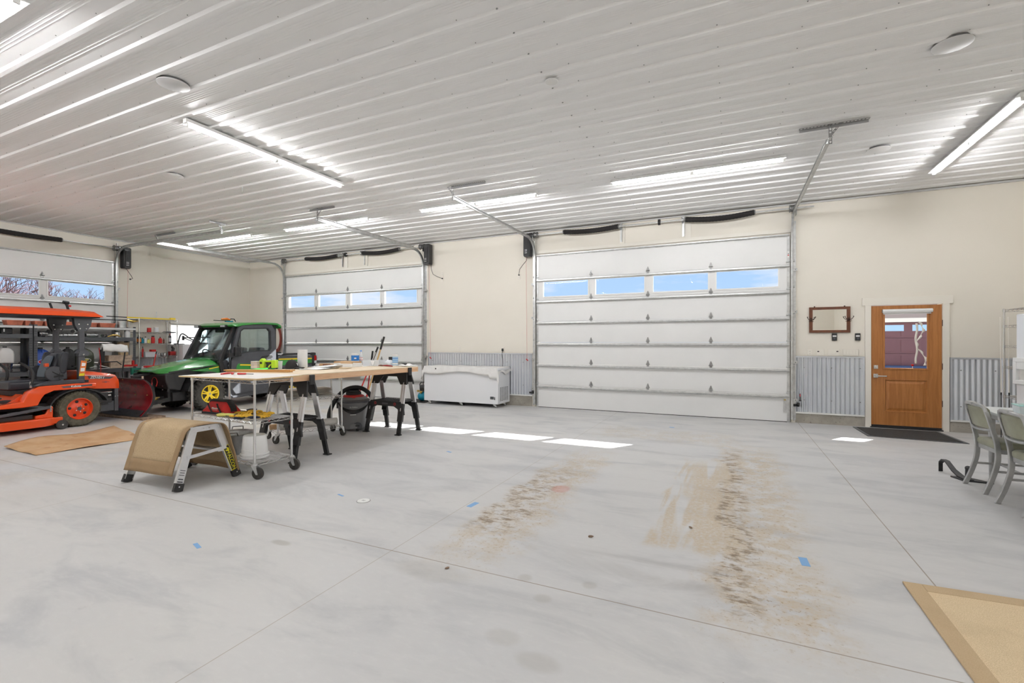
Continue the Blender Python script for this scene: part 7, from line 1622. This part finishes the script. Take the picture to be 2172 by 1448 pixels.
b = MB().mat('soft_black'); b.prism([(-0.88, 0.0), (-0.70, 0.0), (-0.62, 0.038), (-0.86, 0.038)], -0.2015, -0.2005); b.build('dark_end', parent=t, smooth=0)  # thin black tapered sheet on the front face at the plank's left end
for i, (x, z) in enumerate(((-9.8, 0),)): pass

# ================================================================== racks on the side wall
def steel_rack(label, y0, y1, zs, top):
    t = thing('steel_rack', label, 'rack', (-13.18, (y0 + y1) / 2, 0)); x0, x1 = -13.33, -12.95
    for x in (x0, x1):
        for y in (y0, y1):
            b = MB().mat('rack_grey'); s = 1 if y == y0 else -1; sx = 1 if x == x0 else -1
            b.box((x - 0.002, min(y, y + s * 0.055), 0), (x + 0.002, max(y, y + s * 0.055), top)); b.box((min(x, x + sx * 0.05), y - 0.002, 0), (max(x, x + sx * 0.05), y + 0.002, top))
            p = wb(b, 'post', t, t, smooth=0)
            b = MB().mat('soft_black'); z = 0.05
            while z < top - 0.03 and x == x1: b.box((x + 0.0022, y + s * 0.012, z), (x + 0.0030, y + s * 0.022, z + 0.02)); b.box((x + 0.0022, y + s * 0.034, z), (x + 0.0030, y + s * 0.044, z + 0.02)); z += 0.05
            if x == x1: wb(b, 'slots', p, t, smooth=0)
    for z, m in zs:
        b = MB().mat(m)
        for x in (x0, x1): b.box((x - 0.012, y0 + 0.004, z - 0.085 if m != 'rack_white' else z - 0.05), (x + 0.012, y1 - 0.004, z - 0.006))
        b.mat('rack_grey'); b.box((x0, y0 + 0.004, z - 0.006), (x1 + 0.012, y1 - 0.004, z)); wb(b, 'shelf', t, t, smooth=0, bevel=0.002)
    return t
RZs = [(0.16, 'rack_grey'), (0.832, 'rack_grey'), (1.548, 'rack_grey'), (1.775, 'rack_white')]
steel_rack('dark grey steel rack with terracotta pots on top, right of the blue jug post', 4.64, 6.46, RZs, 1.80)
steel_rack('dark grey steel rack farthest left, cut off by the picture edge', 2.70, 4.62, [(0.16, 'rack_grey'), (0.83, 'rack_grey'), (1.60, 'rack_grey'), (1.775, 'rack_white')], 1.80)
def rect_pot(lb, y0, y1, z=1.776, h=0.10, x=-13.08, d=0.2):
    t = thing('terracotta_planter', lb, 'planter', (x, (y0 + y1) / 2, z), 0, 'terracotta planters on the racks')
    w = (y1 - y0) / 2 - 0.004; b = MB().mat('terracotta'); b.loft([[(sx * d / 2 * k, sy * w * k2, zz) for sx, sy in ((1, -1), (1, 1), (-1, 1), (-1, -1))] for zz, k, k2 in ((0, 0.85, 0.86), (h * 0.8, 0.97, 0.97), (h * 0.8, 1, 1), (h, 1, 1), (h, 0.9, 0.93), (0.03, 0.8, 0.8))]); b.build('body', parent=t, bevel=0.004, smooth=0.3)
    MB().mat('weathered').box((-d * .42, -w * .9, h * 0.7), (d * .42, w * .9, h * 0.78)).build('dry_soil', parent=t, smooth=0)
for i, (a, c_, lb) in enumerate(((4.24, 4.50, 'long terracotta planter on the rack top left of the double post'), (4.52, 4.60, 'narrow terracotta planter left of the double post, next to the long one'), (4.66, 4.80, 'small terracotta planter just right of the double post'), (4.82, 5.04, 'terracotta planter left of the mower canopy post'), (5.14, 5.34, 'terracotta planter between the two canopy posts'), (5.36, 5.50, 'terracotta planter behind the near canopy post'), (5.60, 5.72, 'small terracotta planter right of the near canopy post'), (5.76, 6.08, 'longest terracotta planter, at the right end of the rack top'))):
    rect_pot(lb, a, c_)
b = MB().mat('rack_white'); b.tube([(-13.1, 6.15, 1.778 + 0.07), (-13.1, 6.22, 1.86), (-13.1, 6.34, 1.86)], [0.06, 0.07, 0.06], 14); 
t = thing('metal_can', 'grey metal can at the far right end of the rack top', 'can', (-13.1, 6.24, 1.776)); b = MB().mat('steel_galv'); b.lathe([(0.001, 0), (0.09, 0), (0.095, 0.15), (0.085, 0.15), (0.08, 0.01), (0.001, 0.01)], 24, cap=False); b.build('body', parent=t)
def pipe(lb, y, z, r, L, ang, m='steel_galv', nm='stovepipe', x=-13.02):
    t = thing(nm, lb, 'pipe', (x, y, z), ang, 'metal pipe fittings on the middle rack shelf'); b = MB().mat(m)
    b.tube([(0, -L / 2, r), (0, -L * .1, r), (0, L * .15, r * 1.0), (0, L / 2, r)], r, 20); b.build('tube', parent=t)
    b = MB().mat('soft_black'); b.cyl((0, -L / 2 - 0.001, r), (0, -L / 2 - 0.004, r), r * 0.9, n=20); b.cyl((0, L / 2 + 0.001, r), (0, L / 2 + 0.004, r), r * 0.9, n=20); b.build('open_end', parent=t)
    for q in (-0.3, 0.3): MB().mat('chrome').lathe([(r + 0.001, q * L - 0.008), (r + 0.005, q * L), (r + 0.001, q * L + 0.008)], 20, (0, 0, r), 'Y', cap=False).build('bead', parent=t)
for q in ((4.80, 1.549, 0.055, 0.16, 0.2, 'dark pipe elbow at the left end of the middle rack shelf', 'dark_steel'), (4.98, 1.549, 0.032, 0.30, 0.05, 'bright pipe length lying at the front of the middle shelf', 'steel_galv'), (4.97, 1.617, 0.045, 0.22, 0.5, 'dark pipe lying across the bright one on the middle shelf', 'dark_steel'),
          (5.30, 1.549, 0.035, 0.34, 0.0, 'long bright pipe between the canopy posts on the middle shelf', 'steel_galv'), (5.33, 1.622, 0.045, 0.14, 0.7, 'short pipe on top of the long bright one', 'steel_galv'), (5.62, 1.549, 0.045, 0.26, 0.3, 'curved bright duct right of the near canopy post', 'steel_galv'), (5.86, 1.549, 0.036, 0.20, 0.9, 'dark clamp bundle right of the bright duct', 'dark_steel')):
    pipe(q[5], q[0], q[1], q[2], q[3], q[4], q[6])
t = thing('metal_can', 'silver paint can on the middle rack shelf near its right end', 'can', (-13.05, 6.13, 1.549)); b = MB().mat('chrome'); b.lathe([(0.001, 0), (0.06, 0), (0.06, 0.12), (0.04, 0.14), (0.001, 0.14)], 24); b.build('body', parent=t)
t = thing('metal_can', 'dull grey bottle-shaped can at the right end of the middle rack shelf', 'can', (-13.02, 6.32, 1.549)); b = MB().mat('rack_white'); b.lathe([(0.001, 0), (0.055, 0), (0.055, 0.12), (0.04, 0.16), (0.03, 0.19), (0.001, 0.19)], 24); b.build('body', parent=t)
t = thing('gold_fitting', 'small brass-coloured fitting in front of the cans on the middle rack shelf', 'fitting', (-12.98, 6.03, 1.549)); b = MB().mat('brass'); b.tube([(0, -0.12, 0.012), (0, -0.02, 0.05), (0, 0.06, 0.05), (0, 0.13, 0.02)], [0.014, 0.02, 0.02, 0.012], 8); b.build('body', parent=t)
t = thing('work_lamp', 'black boxy device on the middle shelf of the far left rack', 'device', (-13.1, 4.27, 1.601)); MB().mat('soft_black').box((-0.06, -0.08, 0), (0.06, 0.08, 0.12)).build('housing', parent=t, bevel=0.006); MB().mat('paper').box((0.060, -0.05, 0.04), (0.062, -0.03, 0.10)).build('label', parent=t, smooth=0)
def jug(lb, y, z, m, h, w, logo=None, x=-13.1, cap='black_plastic'):
    t = thing('fuel_jug' if m != 'white_plastic' else 'plastic_jug', lb, 'jug', (x, y, z)); b = MB().mat(m)
    b.loft([[(sx * w * 0.5 * k, sy * w * 0.5 * k, zz) for sx, sy in ((1, -.8), (1, .8), (.8, 1), (-.8, 1), (-1, .8), (-1, -.8), (-.8, -1), (.8, -1))] for zz, k in ((0, 0.93), (0.02, 1), (h * 0.55, 1), (h * 0.72, 0.92), (h * 0.85, 0.66), (h * 0.92, 0.36), (h * 0.93, 0.25))]); b.build('body', parent=t, bevel=0.012, smooth=0.9)
    b = MB().mat(cap); b.cyl((0, 0, h * 0.92), (0, 0, h), w * 0.14, n=16); b.build('cap', parent=t)
    if cap == 'black_plastic' and m != 'white_plastic': b = MB().mat(m); b.tube([(w * .2, 0.0, h * .90), (w * .36, 0, h * .88), (w * .40, 0, h * .72)], 0.016, 8); b.build('handle', parent=t)
    if logo:
        c1, c2, c3 = logo; xx = w * 0.5
        b = MB().mat(c1); b.lathe([(0.001, xx + 0.001), (1.0, xx + 0.001), (1.0, xx + 0.003), (0.001, xx + 0.003)], 30, (0, 0, 0), 'X'); b.v = [(v[0], v[1] * 0.088, h * 0.40 + v[2] * 0.048) for v in b.v]; lg = b.build('logo_rim', parent=t, smooth=0)
        b = MB().mat(c2); b.lathe([(0.001, xx + 0.002), (1.0, xx + 0.002), (1.0, xx + 0.0045), (0.001, xx + 0.0045)], 30, (0, 0, 0), 'X'); b.v = [(v[0], v[1] * 0.080, h * 0.40 + v[2] * 0.040) for v in b.v]; b.build('logo_field', parent=t, smooth=0)
        b = MB().mat(c3); b.text('VP', 0.085, T4((xx + 0.006, -0.018, h * 0.40)) @ rt, 0.001, 0.25, 0.002); b.build('logo_letters', parent=t, smooth=0)
jug('bright blue fuel jug with a red and white oval logo on the rack', 4.79, 0.833, 'blue_jug', 0.49, 0.29, ('paper', 'lens_red', 'blue_jug'))
jug('olive green fuel jug behind the near canopy post of the mower', 5.50, 0.833, 'olive_jug', 0.50, 0.32, ('paper', 'olive_jug', 'glove_pale'))
jug('dark fuel jug standing left of the olive green one', 5.24, 0.833, 'soft_black', 0.50, 0.22)
jug('white plastic jug with a dark cap on the far left rack', 4.26, 1.02, 'white_plastic', 0.33, 0.22)
t = thing('metal_pail', 'shiny metal pail stack under the white jug on the far left rack', 'pail', (-13.1, 4.24, 0.831)); b = MB().mat('chrome'); b.lathe([(0.001, 0), (0.12, 0), (0.13, 0.05), (0.12, 0.055), (0.13, 0.11), (0.125, 0.115), (0.138, 0.18), (0.001, 0.186)], 28); b.build('body', parent=t)
for k, (y0, y1, z0, z1, lb) in enumerate(((5.93, 6.40, 0.834, 0.975, 'lower slatted wooden crate at the right end of the lower rack shelf'), (5.90, 6.38, 0.977, 1.13, 'upper slatted wooden crate stacked at the right end of the lower rack shelf'))):
    t = thing('wooden_crate', lb, 'crate', (-13.12, (y0 + y1) / 2, z0), 0, 'wooden crates on the rack'); h = z1 - z0; L = (y1 - y0) / 2
    b = MB().mat('crate_wood')
    for j in range(2): b.box((0.17, -L + 0.02, h * j / 2 + 0.004), (0.185, L - 0.0, h * (j + 1) / 2 - 0.003)); b.box((-0.185, -L + 0.02, h * j / 2 + 0.004), (-0.17, L, h * (j + 1) / 2 - 0.003))
    b.box((-0.17, -L + .02, 0), (0.17, L, 0.004)); b.build('slats', parent=t, smooth=0)
    b = MB().mat('weathered'); b.box((-0.185, -L - 0.0, 0), (0.185, -L + 0.019, h)); b.build('end_board', parent=t, smooth=0)
t = thing('paper_bag', 'brown tapered paper bag between the upper crate and the shelf above', 'bag', (-13.15, 6.30, 1.132)); b = MB().mat('rope_tan'); b.loft([[(sx * 0.06 * k, sy * 0.10 * k, z) for sx, sy in ((1, -1), (1, 1), (-1, 1), (-1, -1))] for z, k in ((0, .75), (0.30, 1.0))]); b.build('body', parent=t, smooth=0.3)
t = thing('metal_sign', 'flat grey folded panel lying on the lower rack shelf beside the crates', 'panel', (-13.0, 5.72, 0.834)); b = MB().mat('rack_white'); b.prism([(-0.16, 0.0), (0.20, 0.0), (0.17, 0.012), (-0.16, 0.012)], -0.2, 0.12, 'YZ'); b.prism([(-0.16, 0.04), (0.02, 0.085), (0.20, 0.02), (0.20, 0.008), (0.02, 0.06), (-0.16, 0.03)], -0.2, 0.12, 'YZ'); b.build('body', parent=t, smooth=0)
for k, (y, m, w, h, lb) in enumerate(((4.9, 'soft_black', .3, .35, 'black bin on the bottom shelf of the rack behind the mower seat'), (5.95, 'rack_white', .25, .3, 'pale box on the bottom shelf of the rack behind the plow'), (6.25, 'paper', .2, .34, 'white bottle-like box at the right end of the bottom rack shelf'))):
    t = thing('storage_bin', lb, 'bin', (-13.12, y, 0.161)); b = MB().mat(m); b.loft([[(sx * 0.15 * q, sy * w / 2 * q, z) for sx, sy in ((1, -1), (1, 1), (-1, 1), (-1, -1))] for z, q in ((0, .9), (h, 1), (h, .93), (.02, .84))]); b.build('body', parent=t, bevel=0.005)

for y, lb, rd in ((5.02, 'thin black handle sticking up behind the mower canopy, the left one', 0), (5.29, 'black trigger grip sticking up behind the mower canopy, the right one', 1)):
    t = thing('string_trimmer', lb, 'trimmer', (-13.25, y, 1.777)); b = MB().mat('soft_black'); b.tube([(0, .10, 0), (0, .04, .30), (0, -.02, .50)] if not rd else [(0, .08, 0), (0, .04, .30), (0, 0, .46), (0, -.03, .53)], .026 if rd else .022, 8); b.build('grip', parent=t)
    if rd: MB().mat('red').box((-.015, .015, .44), (.015, .07, .475)).build('trigger', parent=t, bevel=0.004); MB().mat('soft_black').tube([(0, -.07, .535), (0, .03, .52)], .035, 8).build('head', parent=t)
# wire shelving with bottles, right of the racks
t = thing('wire_shelving', 'tall chrome wire shelving with red and black bottles beside the side window', 'shelving', (-13.40, 6.54, 0))
for x in (0, 0.44):
    for y in (0, 0.86): wire_post(t, x, y, 0, 2.02, 'chrome')
def wshelfY(parent, L, D, z):
    o = wire_shelf(parent, L, D, z, pitch=0.034); o.rotation_euler.z = PI / 2; o.location = (D, 0, 0); return o
for z in (0.15, 0.72, 1.07, 1.41, 1.68, 2.0): wshelfY(t, 0.86, 0.44, z)
def bottle(lb, y, z, r, h, m, capm='black_plastic', neck=0.35, x=-13.05, band=None, nm='bottle', cat='bottle', grp='bottles on the wire shelving'):
    t = thing(nm, lb, cat, (x, y, z + 0.003), 0, grp)
    b = MB().mat(m); b.lathe([(0.001, 0), (r * .96, 0), (r, h * .03), (r, h * .68), (r * neck, h * .84), (r * neck, h * .88)], 18); b.build('body', parent=t)
    MB().mat(capm).lathe([(r * neck * 1.15, h * .86), (r * neck * 1.15, h), (0.001, h)], 14).build('cap', parent=t)
    if band: MB().mat(band).lathe([(r + .001, h * .15), (r + .001, h * .55)], 18, cap=False).build('label_band', parent=t)
bottle('red cup-like can on the top-but-one wire shelf', 6.80, 1.68, 0.045, 0.11, 'red', 'red', 0.9)
bottle('clear canister next to the red can on the upper wire shelf', 6.96, 1.68, 0.05, 0.13, 'frosted', 'white_plastic', 0.9)
bottle('dark spray bottle with orange label at the left of the middle wire shelf', 6.58, 1.41, 0.045, 0.20, 'charcoal', band='label_orange')
bottle('teal-labelled bottle left on the middle wire shelf', 6.65, 1.41, 0.035, 0.14, 'teal')
bottle('white spray bottle on the middle wire shelf', 6.72, 1.41, 0.030, 0.16, 'white_plastic')
bottle('pale yellow squat bottle on the middle wire shelf', 6.79, 1.41, 0.035, 0.11, 'glove_pale')
bottle('tall red bottle with black cap at the centre of the middle wire shelf', 6.885, 1.41, 0.040, 0.185, 'red', neck=0.7)
bottle('red jerry-style bottle right of centre on the middle wire shelf', 7.05, 1.41, 0.040, 0.16, 'red', neck=0.25)
bottle('small brown bottle between red jerry bottle and the shelf post', 7.13, 1.41, 0.022, 0.13, 'dark_wood')
bottle('tall black bottle with red cap and pale label at the right of the wire shelving', 7.28, 1.41, 0.032, 0.25, 'charcoal', 'red', 0.4, band='frosted')
bottle('small red bottle on the lower visible wire shelf', 6.66, 1.07, 0.022, 0.26, 'red')
t = thing('parts_bin', 'clear parts bin with mixed pieces on the lower visible wire shelf', 'bin', (-13.06, 6.80, 1.073), PI / 2); b = MB().mat('frosted'); open_box(b, 0.28, 0.24, 0.13); b.build('bin', parent=t); MB().mat('dark_steel').box((-.12, -.10, .005), (.12, .10, .07)).build('contents', parent=t, smooth=0)
t = thing('red_box', 'small red box on top of the clear parts bin', 'box', (-13.05, 6.88, 1.205)); MB().mat('red').box((-.05, -.05, 0), (.05, .05, 0.05)).build('body', parent=t, smooth=0)
for k, y in enumerate((7.02, 7.09, 7.16, 7.23)): bottle(('small dark jar' if k % 2 else 'small silver jar') + ' on the lower wire shelf, %s right of the bin' % ('first', 'second', 'third', 'fourth')[k], y, 1.07, 0.028, 0.10, 'dark_steel' if k % 2 else 'steel_galv', 'dark_steel', 0.8)
t = thing('small_engine', 'dark red small engine part at the right end of the lower wire shelf', 'engine part', (-12.98, 7.30, 1.073)); MB().mat('red_paint_dark').box((-.06, -.08, .03), (.06, .05, .13)).build('block', parent=t, bevel=0.01); MB().mat('soft_black').tube([(0, 0, .13), (0, .02, .20), (0, -.02, .26)], [.03, .035, .02], 10).build('air_filter', parent=t)
t = thing('saw_blade_tray', 'thin dark pan on the upper wire shelf by the right post', 'pan', (-13.0, 7.24, 1.684)); MB().mat('charcoal').prism([(-.14, .0), (.12, .0), (.10, .022), (-.10, .026)], -.08, .08, 'YZ').build('body', parent=t, bevel=0.003)
t = thing('yellow_level', 'long yellow pole lying along the top of the wire shelving', 'pole', (-13.0, 6.65, 2.01)); b = MB().mat('yellow'); b.bar((0, -0.35, .018), (0, .66, .014), .02, .03); b.build('rail', parent=t, smooth=0); MB().mat('soft_black').bar((0, -.75, .022), (0, -.35, .018), .018, .02).build('tip', parent=t, smooth=0); MB().mat('yellow').box((-.03, .60, 0), (.03, .72, .05)).build('head', parent=t, bevel=0.004)
t = thing('tripod', 'folded dark tripod with brass fittings on the rack corner', 'tripod', (-13.0, 6.20, 1.93)); b = MB().mat('charcoal')
for k in (-1, 0, 1): b.tube([(0, -.75, .02 + .008 * k), (0, -.1, .025), (.02 * k, .32, .03 + .02 * k)], .010, 6)
b.build('legs', parent=t); MB().mat('brass').tube([(0, .10, .03), (0.02, .22, -.0), (0.0, .34, .02)], [.02, .03, .012], 8).build('head', parent=t)
b = MB().mat('steel_galv'); b.cyl((-13.38, 7.14, 2.02), (-13.38, 7.14, 2.22), 0.008, n=8); tag(b.build('metal_rod'), 'short vertical metal rod above the wire shelving, near the window', 'rod')
t = thing('white_cabinet', 'white cabinet under the side window, mostly behind the green vehicle', 'cabinet', (-13.1, 7.98, 0)); b = MB().mat('white_enamel'); b.box((-.33, -.55, .02), (.30, .75, 1.385)); b.build('body', parent=t, bevel=0.01); b = MB().mat('white_enamel'); b.box((.302, -.55, .98), (.33, .75, 1.38)); b.box((.302, -.55, .10), (.33, .75, .93)); b.build('door', parent=t, bevel=0.006)
MB().mat('red').box((.30, -.52, .945), (.325, .74, .965)).build('trim_strip', parent=t, smooth=0)
t = thing('carrier_rack', 'black tubular carrier frame lying on the white cabinet by the window', 'carrier', (-12.98, 7.85, 1.386)); b = MB().mat('soft_black')
b.tube(spline([(0, -.42, .02), (0, -.38, .18), (0, -.34, .26), (0, -.27, .26), (0, -.10, .14), (0, .15, .03)], 5), .018, 8); b.build('curved_tube', parent=t)
b = MB().mat('soft_black'); b.tube([(.02, -.30, .17), (.02, .40, .19)], .014, 8); b.tube([(.02, -.28, .16), (.0, .05, .03), (0, .35, .03)], .014, 8); b.cyl((.02, -.30, .10), (.02, -.30, .22), .03, n=10); b.cyl((.02, .20, .10), (.02, .20, .26), .012, n=8); b.build('cross_tubes', parent=t)
b = MB().mat('soft_black'); b.box((-.05, -.5, 0), (.05, -.28, .02)); b.box((-.1, -.05, 0), (.1, .45, .018)); b.build('base_plate', parent=t, smooth=0)

# walk-behind machine with cloth over its handle, plus clutter behind the mower
t = thing('walk_behind_machine', 'black framed walk-behind machine standing behind the mower hood', 'machine', (-11.95, 5.51, 0))
for y in (-0.25, 0.20):
    b = MB().mat('black_plastic'); b.tube([(0.0, y + (-.04 if y < 0 else .02), .35), (0, y, .80), (0, y + (.10 if y < 0 else 0.06), 1.33)], .014, 8); b.build('handle_tube', parent=t)
b = MB().mat('black_plastic'); b.tube([(0, -.25, .93), (0, -.22, 1.02), (0, .10, 1.02), (0, .18, .95)], .011, 8); b.build('cross_tube', parent=t)
b = MB().mat('soft_black'); b.box((-.25, -.35, .18), (.2, .30, .45)); b.cyl((-.02, -.02, .45), (-.02, -.02, .55), .12, n=16); b.build('housing', parent=t, bevel=0.03)
for y in (-.3, .28): MB().mat('rubber').lathe([(.05, -.03), (.12, -.03), (.13, 0), (.12, .03), (.05, .03)], 20, (.1, y, .13), 'X', cap=False).build('wheel', parent=t)
b = MB().mat('red'); b.tube([(.03, -.20, .40), (.03, -.20, 1.0), (.03, -.23, 1.32)], .007, 6); b.build('cable', parent=t)
MB().mat('soft_black').box((-.03, -.20, 1.0), (.04, -.13, 1.28)).build('control_box', parent=t, bevel=0.01)
t = thing('handle_cloth', 'off-white cloth draped over the handle of the black machine', 'cloth', (-11.95, 5.51, 1.27)); b = MB().mat('white_cloth')
b.grid(lambda u, v: (0.05 * math.cos(PI * v) , -0.17 + 0.46 * u, 0.08 + 0.05 * math.sin(PI * v) - 0.11 * abs(v - .5) * 2 - 0.03 * u * u + 0.008 * math.sin(u * 15 + v * 6)), 16, 10); b.build('fabric', parent=t, solid=0.006, smooth=1.2)
def small(nm, lb, cat, loc, shapes, rot=0):
    t = thing(nm, lb, cat, loc, rot)
    for pn, m, fn in shapes: b = MB().mat(m); fn(b); b.build(pn, parent=t, bevel=0.004)
small('garden_tool', 'long red handle with black tip leaning beside the plow', 'tool', (-11.6, 6.16, 0.45), (('handle', 'red', lambda b: b.tube([(0, -.12, 0), (0, .02, .72)], .014, 8)), ('tip', 'soft_black', lambda b: b.tube([(0, .02, .72), (0, .035, .78)], .014, 8)), ('foot', 'crate_wood', lambda b: b.tube([(0, -.19, -.44), (0, -.12, 0)], .012, 8))))
small('sprinkler_stand', 'dark green garden stand with a red clamp behind the plow blade', 'garden stand', (-12.05, 6.02, 0), (('stand', 'tool_green', lambda b: [b.tube([(0, -.15 + .15 * k, 0), (0, .0, .78)], .010, 6) for k in (0, 1, 2)] and b.box((-.03, -.10, .72), (.03, .08, .86))), ('clamp', 'red', lambda b: [b.box((-.02, -.24, .90), (.02, .02, .94)), b.box((-.02, -.08, .92), (.02, -.04, 1.03))]), ('fitting', 'paper', lambda b: b.cbox((0, .14, .84), (.04, .05, .10)))))
small('spray_can_set', 'pink and white bottle with an orange trigger behind the plow', 'bottle', (-11.9, 6.22, .45), (('body', 'pink', lambda b: b.box((-.05, -.06, .22), (.05, .06, .42))), ('lower_body', 'frosted', lambda b: b.box((-.05, -.08, .0), (.05, .08, .21))), ('trigger', 'red', lambda b: b.box((-.03, -.12, .42), (.03, .10, .46)))))
small('tool_stool', 'pale wooden stool behind the plow blade, carrying the pink bottle', 'stool', (-11.9, 6.22, 0), (('top', 'crate_wood', lambda b: b.box((-.15, -.18, .42), (.15, .18, .449))), ('leg', 'crate_wood', lambda b: [b.box((-.14 + .26 * i, -.17 + .32 * j, 0), (-.12 + .26 * i, -.15 + .32 * j, .42)) for i in (0, 1) for j in (0, 1)])))
small('generator', 'red and black portable generator with a top handle, left of the green hood', 'generator', (-12.3, 6.85, 0), (('body', 'red', lambda b: b.box((-.22, -.26, .42), (.22, .26, .66))), ('lower_body', 'soft_black', lambda b: b.box((-.22, -.26, .0), (.22, .26, .418))), ('handle', 'black_plastic', lambda b: b.tube([(.1, -.25, .66), (.1, -.24, .84), (.1, -.02, .84), (.1, .05, .78), (.1, .22, .66)], .030, 8)), ('label', 'paper', lambda b: b.box((.2205, -.1, .50), (.2225, .15, .60))), ('handle_badge', 'paper', lambda b: b.box((.13, -.20, .82), (.134, -.10, .85)))))
small('chainsaw', 'orange and black hedge trimmer resting on the green vehicle roof', 'power tool', (-11.05, 7.42, 1.925), (('body', 'label_orange', lambda b: b.tube([(0, -.12, .06), (0, .02, .07), (0, .10, .05)], [.02, .035, .02], 8)), ('handle', 'soft_black', lambda b: b.tube([(0, .06, .02), (0, .12, .08), (0, .20, .08), (0, .24, .02)], .012, 8)), ('blade', 'soft_black', lambda b: b.box((-.02, -.30, .02), (.02, .06, .035))), ('foot', 'teal', lambda b: b.box((-.03, -.02, 0), (.03, .16, .03)))))
# hose coil on the back wall, tools by the corner
t = thing('air_hose', 'dark red hose coiled on a wall hanger left of the far garage door', 'hose', (-12.25, YB, 1.55)); b = MB().mat('hose_red')
for k in range(7): r_ = 0.30 + 0.012 * k; b.tube([(0.60 * r_ * math.cos(a) + .004 * k, -0.05 - 0.008 * (k % 3), 1.12 * r_ * math.sin(a)) for a in [2 * PI * i / 30 for i in range(30)]], .010, 6, True)
b.tube([(-.02, -.06, -.36), (-.03, -.06, -.46)], .012, 6); b.build('coil', parent=t)
b = MB().mat('steel_galv'); b.cyl((-.02, 0, .33), (-.02, -.10, .33), .008, n=8); b.tube([(-.02, -.10, .33), (.15, -.10, .33)], .008, 6); b.build('hanger', parent=t); MB().mat('teal').box((.12, -.12, .31), (.24, -.08, .36)).build('air_gun', parent=t, bevel=0.004)
